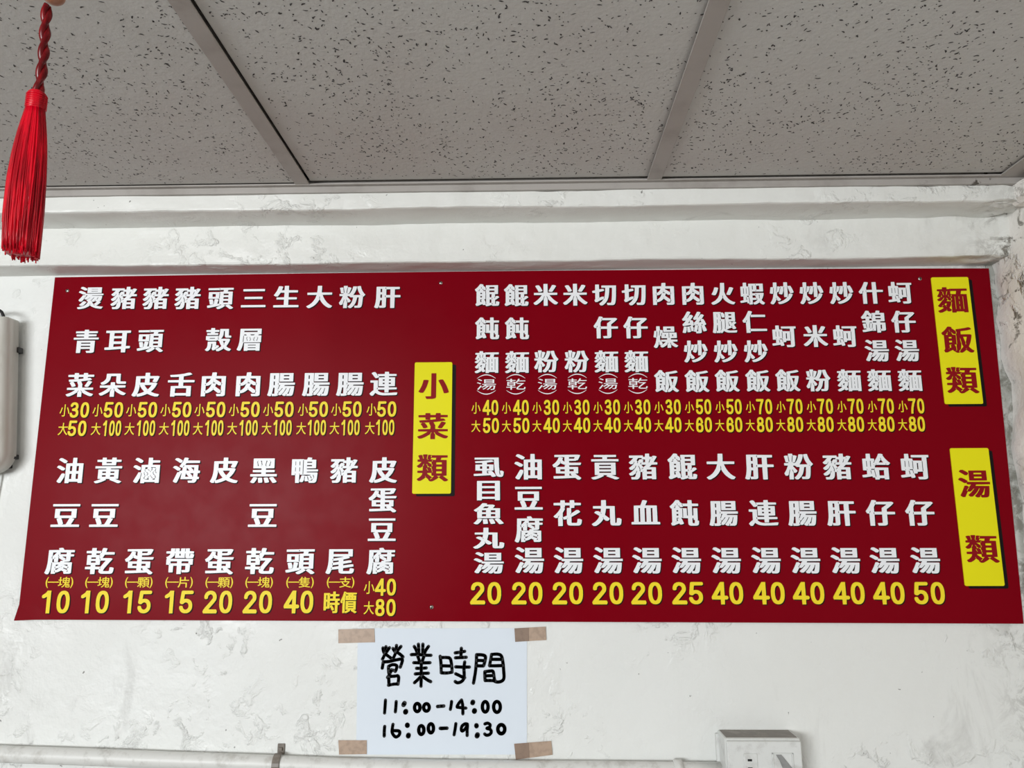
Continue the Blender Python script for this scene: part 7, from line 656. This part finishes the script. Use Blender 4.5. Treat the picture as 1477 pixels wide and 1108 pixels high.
# ------------------------------------------------------------------ the handwritten notice
PAPER = [[-278.0,-169.1],[-4.7,-169.3],[-6.1,-358.5],[-274.2,-359.3]]
TAPES = [[[-309.4,-170.7],[-251.0,-169.2],[-249.5,-190.6],[-308.6,-192.1]],[[-24.8,-169.3],[25.4,-166.6],[26.3,-187.3],[-23.7,-190.0]],[[-26.0,-342.6],[32.1,-338.4],[34.0,-358.6],[-23.4,-365.8]],[[-302.9,-338.2],[-257.9,-338.1],[-257.3,-358.4],[-301.0,-359.1]]]
TAPES2 = [0,[[-24.8,-169.3],[-1.3,-168.1],[-1.5,-188.8],[-23.7,-190.0]],[[-26.0,-342.6],[-2.7,-340.9],[-1.8,-362.7],[-23.4,-365.8]],0]
STROKES = [
[0,4.0,[[-236.33,-199.36],[-235.38,-204.34],[-233.25,-208.56]]],
[0,4.0,[[-231.54,-197.44],[-232.5,-206.64],[-234.75,-212.77],[-236.65,-216.59]]],
[0,4.0,[[-225.84,-198.97],[-229.34,-203.96],[-232.45,-208.18]]],
[0,4.0,[[-232.45,-208.18],[-227.93,-211.62],[-222.19,-215.44]]],
[0,4.0,[[-220.16,-200.13],[-217.63,-204.34]]],
[0,4.0,[[-214.62,-195.52],[-215.21,-204.34],[-217.08,-210.47],[-219.38,-215.06]]],
[0,4.0,[[-207.32,-197.06],[-212.03,-202.43],[-215.18,-205.49]]],
[0,4.0,[[-214.38,-205.49],[-208.65,-208.94],[-203.72,-213.14]]],
[0,4.0,[[-235.32,-221.17],[-235.97,-226.5],[-236.67,-230.31]]],
[0,4.0,[[-235.33,-220.79],[-225.29,-220.02],[-214.88,-217.73],[-205.25,-216.58],[-205.29,-221.92],[-207.78,-228.77]]],
[0,4.0,[[-226.67,-228.4],[-226.08,-235.62],[-225.12,-241.69]]],
[0,4.0,[[-226.69,-227.64],[-220.33,-224.97],[-213.87,-226.11],[-213.75,-231.06],[-215.65,-235.24]]],
[0,4.0,[[-224.91,-234.1],[-218.51,-233.34]]],
[0,4.0,[[-221.74,-232.58],[-224.75,-240.17],[-227.85,-244.34]]],
[0,4.0,[[-227.08,-243.21],[-216.67,-242.44],[-210.25,-242.82],[-210.77,-254.54]]],
[0,4.0,[[-225.84,-244.72],[-225.14,-256.06]]],
[0,4.0,[[-225.94,-256.06],[-217.97,-254.54],[-211.18,-254.16]]],
[1,4.0,[[-185.94,-197.06],[-182.6,-202.81],[-180.48,-208.17]]],
[1,4.0,[[-179.31,-193.6],[-178.59,-202.04],[-178.45,-208.93]]],
[1,4.0,[[-172.05,-193.6],[-172.14,-202.04],[-172.02,-208.93]]],
[1,4.0,[[-162.96,-197.06],[-166.9,-202.43],[-169.23,-207.4]]],
[1,4.0,[[-190.51,-209.7],[-181.26,-209.32],[-169.17,-210.46],[-158.71,-210.61]]],
[1,4.0,[[-180.0,-211.99],[-177.89,-217.34],[-177.03,-220.38]]],
[1,4.0,[[-169.95,-211.99],[-171.86,-217.33],[-172.61,-220.38]]],
[1,4.0,[[-186.24,-221.91],[-172.98,-222.14],[-160.14,-221.9]]],
[1,4.0,[[-181.65,-230.43],[-173.63,-230.43],[-166.02,-229.89]]],
[1,4.0,[[-183.48,-239.01],[-173.48,-238.24],[-162.44,-237.86]]],
[1,4.0,[[-174.17,-222.67],[-173.91,-237.11],[-173.93,-257.51]]],
[1,4.0,[[-174.59,-243.17],[-179.7,-248.09],[-184.42,-252.25]]],
[1,4.0,[[-172.21,-242.41],[-164.51,-247.7],[-158.46,-250.71]]],
[2,4.0,[[-143.94,-212.08],[-142.54,-223.09],[-141.96,-235.62]]],
[2,4.0,[[-141.84,-214.05],[-133.56,-214.05],[-127.74,-216.01],[-125.13,-227.78],[-124.62,-236.0]]],
[2,4.0,[[-141.26,-226.61],[-126.79,-227.0]]],
[2,4.0,[[-141.94,-237.18],[-133.27,-237.57],[-124.62,-236.39]]],
[2,4.0,[[-119.97,-206.95],[-111.28,-205.77],[-104.67,-204.59]]],
[2,4.0,[[-110.09,-199.85],[-110.44,-207.35],[-110.8,-213.65]]],
[2,4.0,[[-119.48,-214.44],[-110.38,-214.04],[-102.11,-213.64]]],
[2,4.0,[[-118.93,-228.17],[-107.78,-228.56],[-97.05,-228.55]]],
[2,4.0,[[-104.54,-220.72],[-105.7,-230.9],[-105.21,-240.28],[-105.98,-246.52],[-110.06,-250.8],[-115.8,-252.36],[-119.52,-250.42]]],
[2,4.0,[[-118.82,-238.73],[-113.44,-241.07],[-108.48,-243.4],[-104.35,-244.57]]],
[3,4.0,[[-85.59,-209.71],[-85.95,-221.49],[-87.52,-237.15],[-90.31,-252.73]]],
[3,4.0,[[-85.59,-209.71],[-76.5,-210.1],[-71.53,-212.46],[-72.33,-219.92],[-74.37,-226.58]]],
[3,4.0,[[-84.72,-218.35],[-73.16,-218.74]]],
[3,4.0,[[-85.51,-226.59],[-74.78,-226.82]]],
[3,4.0,[[-61.62,-209.31],[-62.84,-216.78],[-64.89,-226.19]]],
[3,4.0,[[-61.62,-209.31],[-51.7,-208.91],[-45.92,-211.67],[-43.46,-221.48],[-42.24,-233.99],[-41.85,-244.91],[-45.14,-249.58],[-51.71,-251.14],[-56.63,-249.97]]],
[3,4.0,[[-62.02,-216.78],[-45.1,-216.77]]],
[3,4.0,[[-64.48,-226.58],[-54.17,-226.57],[-44.29,-226.18]]],
[3,4.0,[[-72.28,-235.57],[-65.7,-234.79],[-59.52,-234.79],[-57.87,-241.8],[-56.63,-248.81]]],
[3,4.0,[[-72.28,-235.57],[-72.26,-243.37],[-71.83,-248.43]]],
[3,4.0,[[-71.85,-241.82],[-59.1,-241.42]]],
[3,4.0,[[-71.83,-248.82],[-64.03,-248.82],[-55.81,-249.2]]],
[4,3.8,[[-230.1,-278.52],[-230.55,-289.05],[-231.06,-297.79]]],
[4,3.8,[[-212.99,-280.61],[-213.38,-289.02],[-213.95,-296.02]]],
[4,5.6,[[-199.71,-283.04],[-201.15,-285.5]]],
[4,6.2,[[-197.34,-295.29],[-197.77,-296.34]]],
[4,4.2,[[-174.95,-289.45],[-175.13,-291.29],[-175.71,-292.94],[-176.64,-294.26],[-177.83,-295.11],[-179.16,-295.4],[-180.5,-295.11],[-181.72,-294.27],[-182.71,-292.96],[-183.35,-291.3],[-183.6,-289.46],[-183.43,-287.62],[-182.85,-285.96],[-181.91,-284.64],[-180.73,-283.8],[-179.39,-283.5],[-178.05,-283.79],[-176.83,-284.64],[-175.85,-285.95],[-175.2,-287.61],[-174.95,-289.45]]],
[4,4.2,[[-160.2,-289.29],[-160.39,-290.97],[-161.0,-292.49],[-161.97,-293.7],[-163.2,-294.48],[-164.58,-294.74],[-165.96,-294.48],[-167.22,-293.71],[-168.23,-292.5],[-168.89,-290.99],[-169.14,-289.3],[-168.95,-287.61],[-168.35,-286.09],[-167.38,-284.88],[-166.14,-284.1],[-164.77,-283.83],[-163.38,-284.1],[-162.12,-284.87],[-161.11,-286.08],[-160.45,-287.6],[-160.2,-289.29]]],
[5,4.2,[[-147.04,-287.87],[-137.22,-287.15]]],
[5,4.2,[[-142.71,-287.38],[-138.8,-287.38]]],
[6,3.8,[[-124.97,-280.37],[-125.39,-284.78],[-126.64,-292.13]]],
[6,3.8,[[-109.19,-278.14],[-113.06,-282.56],[-116.14,-288.07],[-113.0,-289.17],[-102.06,-290.25]]],
[6,3.8,[[-109.19,-278.14],[-107.17,-286.23],[-106.83,-298.68]]],
[6,5.8,[[-91.04,-281.06],[-91.58,-282.53]]],
[6,6.2,[[-88.39,-293.89],[-88.78,-294.99]]],
[6,4.2,[[-66.98,-288.22],[-67.19,-290.6],[-67.83,-292.74],[-68.82,-294.44],[-70.08,-295.54],[-71.48,-295.92],[-72.87,-295.54],[-74.14,-294.45],[-75.14,-292.75],[-75.79,-290.61],[-76.02,-288.23],[-75.81,-285.85],[-75.17,-283.7],[-74.18,-281.99],[-72.92,-280.89],[-71.52,-280.52],[-70.12,-280.89],[-68.86,-281.98],[-67.85,-283.69],[-67.2,-285.84],[-66.98,-288.22]]],
[6,4.2,[[-47.65,-288.33],[-47.91,-290.78],[-48.66,-292.99],[-49.84,-294.74],[-51.31,-295.86],[-52.95,-296.25],[-54.58,-295.87],[-56.06,-294.75],[-57.23,-293.0],[-57.98,-290.8],[-58.25,-288.35],[-57.99,-285.9],[-57.24,-283.69],[-56.07,-281.93],[-54.59,-280.81],[-52.95,-280.41],[-51.31,-280.8],[-49.83,-281.93],[-48.66,-283.68],[-47.91,-285.89],[-47.65,-288.33]]],
[7,3.8,[[-230.29,-317.64],[-230.71,-323.88],[-230.64,-331.84]]],
[7,3.8,[[-217.21,-314.49],[-218.16,-321.08],[-218.4,-325.93],[-215.68,-330.77],[-211.91,-333.18],[-207.52,-330.75],[-206.14,-326.6],[-208.42,-324.18],[-216.6,-323.85]]],
[7,6.0,[[-194.51,-315.48],[-194.35,-316.18]]],
[7,6.0,[[-192.33,-330.37],[-192.67,-331.75]]],
[7,4.2,[[-168.17,-322.85],[-168.33,-324.81],[-168.88,-326.59],[-169.75,-328.0],[-170.87,-328.9],[-172.13,-329.22],[-173.39,-328.91],[-174.54,-328.01],[-175.47,-326.6],[-176.09,-324.83],[-176.32,-322.86],[-176.16,-320.89],[-175.62,-319.12],[-174.74,-317.7],[-173.62,-316.79],[-172.36,-316.48],[-171.1,-316.79],[-169.94,-317.69],[-169.01,-319.1],[-168.4,-320.88],[-168.17,-322.85]]],
[7,4.2,[[-153.01,-320.25],[-153.18,-322.28],[-153.73,-324.12],[-154.61,-325.57],[-155.73,-326.51],[-156.98,-326.83],[-158.25,-326.52],[-159.4,-325.58],[-160.32,-324.13],[-160.93,-322.3],[-161.17,-320.27],[-161.0,-318.23],[-160.45,-316.4],[-159.58,-314.93],[-158.45,-314.0],[-157.2,-313.67],[-155.93,-313.99],[-154.78,-314.93],[-153.85,-316.38],[-153.24,-318.22],[-153.01,-320.25]]],
[5,4.2,[[-140.63,-320.57],[-136.78,-320.22]]],
[5,4.2,[[-142.25,-320.27],[-131.76,-320.03]]],
[8,3.8,[[-117.83,-313.3],[-118.55,-319.13],[-120.38,-329.65]]],
[8,3.8,[[-99.55,-313.99],[-103.44,-313.64],[-108.08,-316.92],[-109.2,-322.01],[-107.24,-324.19],[-102.61,-320.54],[-99.55,-314.72],[-99.87,-323.44],[-99.82,-330.69]]],
[8,5.6,[[-85.32,-315.78],[-85.16,-316.87]]],
[8,6.0,[[-83.54,-329.57],[-84.31,-331.38]]],
[8,3.8,[[-71.97,-313.57],[-67.7,-312.47],[-63.81,-314.65],[-64.58,-318.28],[-68.84,-320.11],[-63.8,-321.55],[-61.85,-325.53],[-64.56,-329.16],[-69.21,-330.26],[-72.31,-328.46]]],
[8,4.4,[[-40.7,-321.28],[-40.97,-323.3],[-41.74,-325.12],[-42.94,-326.57],[-44.45,-327.49],[-46.13,-327.82],[-47.8,-327.5],[-49.32,-326.58],[-50.51,-325.14],[-51.28,-323.32],[-51.55,-321.31],[-51.28,-319.29],[-50.51,-317.46],[-49.31,-316.01],[-47.8,-315.08],[-46.12,-314.76],[-44.44,-315.07],[-42.93,-316.0],[-41.73,-317.44],[-40.96,-319.26],[-40.7,-321.28]]]]
NY = 1.2492
notice = thing('paper_notice', 'white paper notice with handwritten black opening hours, taped to the wall under the red board', 'notice', (-.14, NY, EYE-.359))
bm = bmesh.new()
pc = [(x/1000, EYE+z/1000) for x, z in PAPER]
n = 24
def paper_at(u, v):
    a, b, c, d = [Vector(q) for q in pc]
    return (1-v)*((1-u)*a+u*b)+v*((1-u)*d+u*c)
rows = []
for j in range(n+1):
    rows.append([])
    for i in range(n+1):
        p = paper_at(i/n, j/n)
        crease = .0006*math.exp(-((i/n-.11-.015*math.sin(j*.5))/.03)**2)*(1 if 8 < j < 20 else .2)
        rows[-1].append((bm.verts.new((p.x, NY-crease*.3, p.y)), bm.verts.new((p.x, NY+.0006, p.y))))
for j in range(n):
    for i in range(n):
        q = (rows[j][i], rows[j+1][i], rows[j+1][i+1], rows[j][i+1])
        bm.faces.new([w_[0] for w_ in q]); bm.faces.new([w_[1] for w_ in q[::-1]])
for k in range(n):
    for a, b in ((rows[0][k], rows[0][k+1]), (rows[n][k], rows[n][k+1]), (rows[k][0], rows[k+1][0]), (rows[k][n], rows[k+1][n])):
        bm.faces.new((a[0], b[0], b[1], a[1]))
finish('paper_sheet', bm, M['paper'], notice)

def catmull(pts, closed):
    if len(pts) < 3: return pts
    out = []; n = len(pts)
    for i in range(n-1):
        p0 = pts[i-1] if i else pts[i]; p1, p2 = pts[i], pts[i+1]; p3 = pts[i+2] if i+2 < n else p2
        for k in range(5):
            t = k/5
            out.append(tuple(.5*(2*b+(c-a)*t+(2*a-5*b+4*c-d)*t*t+(3*b-a-3*c+d)*t**3) for a, b, c, d in zip(p0, p1, p2, p3)))
    return out+[pts[-1]]
def pen(acc, pts, w, y0, y1):
    """a felt-pen stroke: overlapping round dabs swept along the path"""
    pts = catmull([tuple(p) for p in pts], False)
    d = []
    for a, b in zip(pts[:-1], pts[1:]):
        L = math.hypot(b[0]-a[0], b[1]-a[1]); m = max(1, int(L/(w*.2)))
        d += [(a[0]+(b[0]-a[0])*k/m, a[1]+(b[1]-a[1])*k/m) for k in range(m)]
    d.append(pts[-1])
    L, R = [], []
    for i, p in enumerate(d):
        a, b = d[max(i-1, 0)], d[min(i+1, len(d)-1)]
        tx, tz = b[0]-a[0], b[1]-a[1]; l = math.hypot(tx, tz) or 1; tx, tz = tx/l, tz/l
        rr = w/2*(1+.07*noise.noise(Vector((p[0]*90, p[1]*90, 1))))
        L.append((p[0]-tz*rr, p[1]+tx*rr)); R.append((p[0]+tz*rr, p[1]-tx*rr))
    ribbon(acc, L, R, y0, y1, 0)
    for p in (d[0], d[-1])+tuple(d[2:-2:3]):
        b = len(acc[0]); m = 14
        ring = [(p[0]+w/2*math.cos(2*math.pi*k/m), p[1]+w/2*math.sin(2*math.pi*k/m)) for k in range(m)]
        acc[0].extend([(x, y0, z) for x, z in ring]+[(x, y1, z) for x, z in ring])
        acc[1].append(tuple(b+k for k in range(m))); acc[1].append(tuple(b+m+k for k in reversed(range(m))))
        acc[1].extend((b+k, b+m+k, b+m+(k+1) % m, b+(k+1) % m) for k in range(m)); acc[2].extend([0]*(m+2))
order = []
for s in STROKES:
    if s[0] not in order: order.append(s[0])
for ch in order:
    acc = ([], [], [])
    for k, (c, w, pts) in enumerate(STROKES):
        if c == ch: pen(acc, [(x/1000, EYE+z/1000) for x, z in pts], w*1.27/1000, NY-.0006-.000004*k, NY-.0002)
    o = acc_mesh('handwritten_lettering', acc, [M['ink']], notice); o['label'] = 'black marker pen writing'
for q, q2 in zip(TAPES, TAPES2):
    bm = bmesh.new()
    prism(bm, [(x/1000, EYE+z/1000) for x, z in q], NY-.0009, NY-.0004, 0)
    if q2: prism(bm, [(x/1000, EYE+z/1000) for x, z in q2], NY-.0012, NY-.0009, 1)
    t = finish('tape_strip', bm, [M['tape'], M['tape2']], notice); t['label'] = 'short strip of brown packing tape'
settle(notice)

# ------------------------------------------------------------------ white casing at the left edge
UX0, UX1, UZ0, UZ1 = -.952, -.8605, EYE+.080, EYE+.345
unit = thing('plastic_casing', 'white plastic casing with rounded lower corner on the wall left of the red board', 'wall fixture', ((UX0+UX1)/2, WY, UZ0))
def casing_outline(x0, x1, z0, z1, r, rt=.004):
    pl = []
    for cx, cz, a0, rr in ((x1-rt, z1-rt, 0, rt), (x0+rt, z1-rt, 90, rt), (x0+r, z0+r, 180, r), (x1-r, z0+r, 270, r)):
        pl += [(cx+rr*math.cos(math.radians(a0+k*9)), cz+rr*math.sin(math.radians(a0+k*9))) for k in range(11)]
    return pl
bm = bmesh.new()
levels = [(0.0, WY-.012), (0.0, WY-.036), (.0025, WY-.043), (.007, WY-.0475), (.012, WY-.049), (.016, WY-.0492)]
rings = []
for ins, y in levels:
    rings.append([bm.verts.new((x, y, z)) for x, z in casing_outline(UX0+ins, UX1-ins, UZ0+ins, UZ1-ins*.4, .034-ins*.8, max(.001, .004-ins*.2))])
for a, b in zip(rings[:-1], rings[1:]):
    for k in range(len(a)): f = bm.faces.new((a[k], a[(k+1) % len(a)], b[(k+1) % len(a)], b[k])); f.smooth = True
bm.faces.new(rings[-1]); bm.faces.new(rings[0][::-1])
finish('casing_shell', bm, M['casing'], unit)
bm = bmesh.new()
for x in (UX1-.0265, UX1-.043, UX1-.065):
    tube(bm, [(x, WY-.0485, UZ0+.045), (x, WY-.0500, UZ0+.055), (x, WY-.0500, UZ1-.012), (x, WY-.0485, UZ1-.004)], .0028, 10)
finish('front_rib', bm, M['casing'], unit)
bm = bmesh.new(); box(bm, UX0+.012, UX1-.014, WY-.013, WY, UZ0+.008, UZ1-.006, .002); 
box(bm, UX1-.018, UX1+.003, WY-.016, WY-.004, UZ0+.206, UZ0+.216, .001); box(bm, UX1-.018, UX1-.001, WY-.016, WY-.004, UZ0+.022, UZ0+.030, .001)
b_ = finish('mounting_bracket', bm, M['black'], unit); b_['label'] = 'black mounting bracket behind the casing'
bm = bmesh.new()
tube(bm, [(UX1-.009, WY-.038, UZ1-.006), (UX1-.0095, WY-.038, UZ1+.002), (UX1-.0125, WY-.038, UZ1+.009), (UX1-.019, WY-.038, UZ1+.0145), (UX1-.030, WY-.037, UZ1+.017),
     (UX1-.045, WY-.035, UZ1+.017), (UX1-.060, WY-.032, UZ1+.014), (UX1-.070, WY-.029, UZ1+.008), (UX1-.074, WY-.027, UZ1-.004)], .0026, 10)
c_ = finish('power_cable', bm, M['black'], unit); c_['label'] = 'black cable looping out of the top'
bm = bmesh.new()
tube(bm, [(UX1-.032, WY-.010, UZ0+.012), (UX1-.034, WY-.006, UZ0-.010), (UX1-.040, WY-.0035, UZ0-.05), (UX1-.060, WY-.0035, UZ0-.15), (UX1-.095, WY-.0035, EYE-.345)], .0018, 8)
finish('lead_wire', bm, M['pvc'], unit)
settle(unit)
unit.rotation_euler.y = -.100      # it hangs a little askew

# ------------------------------------------------------------------ conduit and socket box along the bottom
PR = .0125
path = [(-1.30, -.330), (-1.05, -.338), (-.8338, -.3440), (-.70, -.3475), (-.5689, -.3520), (-.4400, -.3555), (-.3073, -.3600), (-.1500, -.3625), (-.0061, -.3635), (.12, -.3640), (.2239, -.3645), (.2965, -.3650)]
pipe = thing('conduit_pipe', 'white painted conduit pipe running low along the back wall below the paper notice', 'pipe', (-.3, WY-PR, EYE-.37))
bm = bmesh.new()
tube(bm, [(x, WY-PR-.0008+.0007*math.sin(x*21), EYE+z-PR) for x, z in path], PR, 24); finish('pipe_run', bm, M['pvc'], pipe)
bm = bmesh.new()
def ringcol(bm, x0, x1, zc, r0, r1, n=28):
    tube(bm, [(x0, WY-PR-.001, zc), (x0+.001, WY-PR-.001, zc), (x1-.001, WY-PR-.001, zc), (x1, WY-PR-.001, zc)], [r0, r1, r1, r0], n)
ringcol(bm, .2190, .2330, EYE-.3643-PR, PR+.0005, PR+.0030)
finish('pipe_coupling', bm, M['pvc'], pipe)
bm = bmesh.new(); zc = EYE-.3572-PR
pts = [(-.3930, WY-PR-.0008+math.cos(a)*0+(-math.cos(a))*(PR+.0016), zc+math.sin(a)*(PR+.0016)) for a in [math.radians(-95+k*19) for k in range(11)]]
for dx in (0,):
    prev = None
    for (x, y, z) in pts:
        cur = []
        for (ox, rr) in ((-.0055, 0), (.0055, 0), (.0055, .0014), (-.0055, .0014)):
            vy, vz = y-(WY-PR-.0008), z-zc; l = math.hypot(vy, vz); cur.append(bm.verts.new((x+ox, y+vy/l*rr, z+vz/l*rr)))
        if prev:
            for k in range(4): bm.faces.new((prev[k], prev[(k+1) % 4], cur[(k+1) % 4], cur[k]))
        else: bm.faces.new(cur)
        prev = cur
    bm.faces.new(prev)
box(bm, -.3985, -.3875, WY-.003, WY, zc+PR-.002, zc+PR+.014, .0008)
box(bm, -.3960, -.3900, WY-.006, WY-.002, zc+PR+.004, zc+PR+.009, .001)
c_ = finish('saddle_clip', bm, M['grime'], pipe); c_['label'] = 'grimy saddle clip screwed over the pipe'
settle(pipe)

BX0, BX1, BZ1 = .2915, .4040, EYE-.3215
BY = 1.2010; BZ0 = BZ1-.078
outlet = thing('outlet_box', 'white socket and switch box on the wall at the end of the conduit pipe', 'socket', ((BX0+BX1)/2, WY, BZ0))
bm = bmesh.new(); box(bm, BX0, BX1, BY+.003, WY, BZ0, BZ1, .0018)
box(bm, BX0+.003, BX1-.003, BY+.006, WY-.002, BZ1-.002, BZ1+.0004, .0003, 1)
box(bm, BX0-.004, BX0+.004, WY-.008, WY, BZ0, BZ1-.004, .0015)
finish('back_box', bm, [M['socket'], M['grime']], outlet)
bm = bmesh.new(); box(bm, BX0+.001, BX1-.001, BY+.0015, BY+.004, BZ0+.001, BZ1-.0008, .001); finish('gasket', bm, M['socket'], outlet)
bm = bmesh.new(); box(bm, BX0+.0008, BX1-.0008, BY-.004, BY+.0022, BZ0+.002, BZ1-.0028, .0022, 0, 3)
finish('face_plate', bm, M['socket'], outlet)
bm = bmesh.new(); box(bm, .3165, .3368, BY-.0055, BY-.002, BZ1-.062, BZ1-.0195, .0012)
sk = finish('socket_insert', bm, M['socket'], outlet)
bm = bmesh.new()
for dz in (.0285, .0400):
    box(bm, .3218, .3282, BY-.0058, BY-.004, BZ1-dz-.0016, BZ1-dz+.0016)
box(bm, .3232, .3268, BY-.0058, BY-.004, BZ1-.0515-.002, BZ1-.0515+.002)
s_ = finish('socket_slot', bm, M['hole'], sk); s_['label'] = 'black plug slots'
bm = bmesh.new()
fr_ = (.3585, .3895, BZ1-.062, BZ1-.0185)
for a in ((fr_[0], fr_[0]+.002, fr_[2], fr_[3]), (fr_[1]-.002, fr_[1], fr_[2], fr_[3]), (fr_[0], fr_[1], fr_[3]-.002, fr_[3]), (fr_[0], fr_[1], fr_[2], fr_[2]+.002)):
    box(bm, a[0], a[1], BY-.0060, BY-.002, a[2], a[3], .0006)
sw = finish('switch_frame', bm, M['socket'], outlet)
bm = bmesh.new()
a = [(.3606, BY-.0042, fr_[3]-.0022), (.3874, BY-.0042, fr_[3]-.0022), (.3874, BY-.0052, (fr_[2]+fr_[3])/2), (.3606, BY-.0052, (fr_[2]+fr_[3])/2), (.3874, BY-.0105, fr_[2]+.0022), (.3606, BY-.0105, fr_[2]+.0022)]
v = [bm.verts.new(p) for p in a]; w = [bm.verts.new((p[0], BY-.002, p[2])) for p in a]
bm.faces.new((v[0], v[1], v[2], v[3])); bm.faces.new((v[3], v[2], v[4], v[5]))
for i, j in ((0, 1), (1, 2), (2, 4), (4, 5), (5, 3), (3, 0)): bm.faces.new((v[i], v[j], w[j], w[i]))
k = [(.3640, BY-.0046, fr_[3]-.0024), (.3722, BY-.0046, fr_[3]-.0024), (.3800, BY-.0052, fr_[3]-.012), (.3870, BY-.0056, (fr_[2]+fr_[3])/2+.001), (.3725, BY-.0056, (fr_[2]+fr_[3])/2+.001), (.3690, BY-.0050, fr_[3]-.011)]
f = bm.faces.new([bm.verts.new((p[0], p[1]-.0004, p[2])) for p in k]); f.material_index = 1  # dark grey diagonal patch laid on the rocker face
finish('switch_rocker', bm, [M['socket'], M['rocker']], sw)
settle(outlet)

# ------------------------------------------------------------------ the red tassel
TX, TYD = -.4747, .65
tassel = thing('hanging_tassel', 'bright red silk tassel hanging from the ceiling on a twisted cord', 'tassel', (TX, TYD, EYE+.243))
ZC1, ZC0 = EYE+.4120, EYE+.3935      # collar
ZT0 = EYE+.2425
bm = bmesh.new()
top = EYE+.5085
for s in (0, 1):
    pts, rad = [], []
    N = 110
    for k in range(N+1):
        u = k/N; z = ZC1-.002+u*(top-ZC1); ph = u*math.pi*4.6+s*math.pi
        pts.append((TX+.0005+.0021*math.cos(ph)+.0012*math.sin(u*5), TYD+.0021*math.sin(ph), z)); rad.append(.0026+.0007*abs(math.cos(ph)))
    tube(bm, pts, rad, 10)
c_ = finish('twisted_cord', bm, M['cord'], tassel, True); c_['label'] = 'dark red twisted cord'
bm = bmesh.new(); t = bmesh.new(); bmesh.ops.create_uvsphere(t, u_segments=24, v_segments=14, radius=.0105)
for v_ in t.verts: v_.co = Vector((v_.co.x+TX+.0045, v_.co.y+TYD, v_.co.z*.9+top+.0098))
merge(bm, t); b_ = finish('bead', bm, M['bead'], tassel, True); b_['label'] = 'brown wooden bead'
bm = bmesh.new(); tube(bm, [(TX+.0035, TYD, top+.012), (TX+.003, TYD, CZ-.006), (TX+.003, TYD, CZ+.004)], .0016, 8)
finish('hanging_thread', bm, M['cord'], tassel, True)
bm = bmesh.new()
tube(bm, [(TX, TYD, z) for z in (ZC1+.0015, ZC1, ZC1-.002, ZC1-.008, ZC0, ZC0-.001)], [.004, .0066, .0082, .0086, .0084, .0074], 28)
for k in range(7): 
    z = ZC1-.004-k*.0021
    ring = [(TX+.0086*math.cos(a), TYD+.0086*math.sin(a), z+.0004*math.sin(a)) for a in [2*math.pi*q/24 for q in range(25)]]
    tube(bm, ring, .0007, 6)
finish('wrapped_collar', bm, M['silk'], tassel, True)
bm = bmesh.new(); R = random.Random(5)
prof = [(0, .0078, .0074), (.12, .0110, .009), (.28, .0140, .0112), (.48, .0158, .0130), (.70, .0160, .0134), (.90, .0148, .0124), (1, .0140, .0118)]
def prof_at(t):
    for (a, ra, ya), (b, rb, yb) in zip(prof[:-1], prof[1:]):
        if t <= b: k = (t-a)/(b-a); return ra+(rb-ra)*k, ya+(yb-ya)*k
    return prof[-1][1:]
def bow(t): return -.0016*math.sin(math.pi*min(1, t*.95))+.0036*t
# a dense core with threads laid over it
core = []
for j in range(17):
    t = j/16; rx, ry = prof_at(t); z = ZC0-t*(ZC0-ZT0-.004)
    core.append([bm.verts.new((TX+bow(t)+rx*.92*math.cos(a)*(1+.05*noise.noise(Vector((a*3, t*2, 0)))), TYD+ry*.92*math.sin(a), z)) for a in [2*math.pi*q/48 for q in range(48)]])
for a, b in zip(core[:-1], core[1:]):
    for q in range(48): f = bm.faces.new((a[q], a[(q+1) % 48], b[(q+1) % 48], b[q])); f.smooth = True
bm.faces.new(core[-1]); bm.faces.new(core[0][::-1])
for i in range(420):
    a = R.uniform(0, 2*math.pi); d = R.uniform(.90, 1.05); end = R.uniform(.93, 1.0) if R.random() < .9 else R.uniform(.6, .92)
    # the front left hangs a touch shorter
    if math.cos(a) < -.2 and math.sin(a) < .3: end *= .975
    stray = R.gauss(0, .0011); w0 = R.uniform(0, 6); pts = []
    for k in range(13):
        t = k/12*end; rx, ry = prof_at(t)
        da = a+.10*math.sin(w0+t*4)*t
        pts.append((TX+bow(t)+(rx*d+stray*t)*math.cos(da), TYD+(ry*d+stray*t)*math.sin(da), ZC0-t*(ZC0-ZT0)))
    tube(bm, pts, R.uniform(.00045, .00085), 5)
f_ = finish('silk_fringe', bm, M['silk'], tassel, False)
settle(tassel)
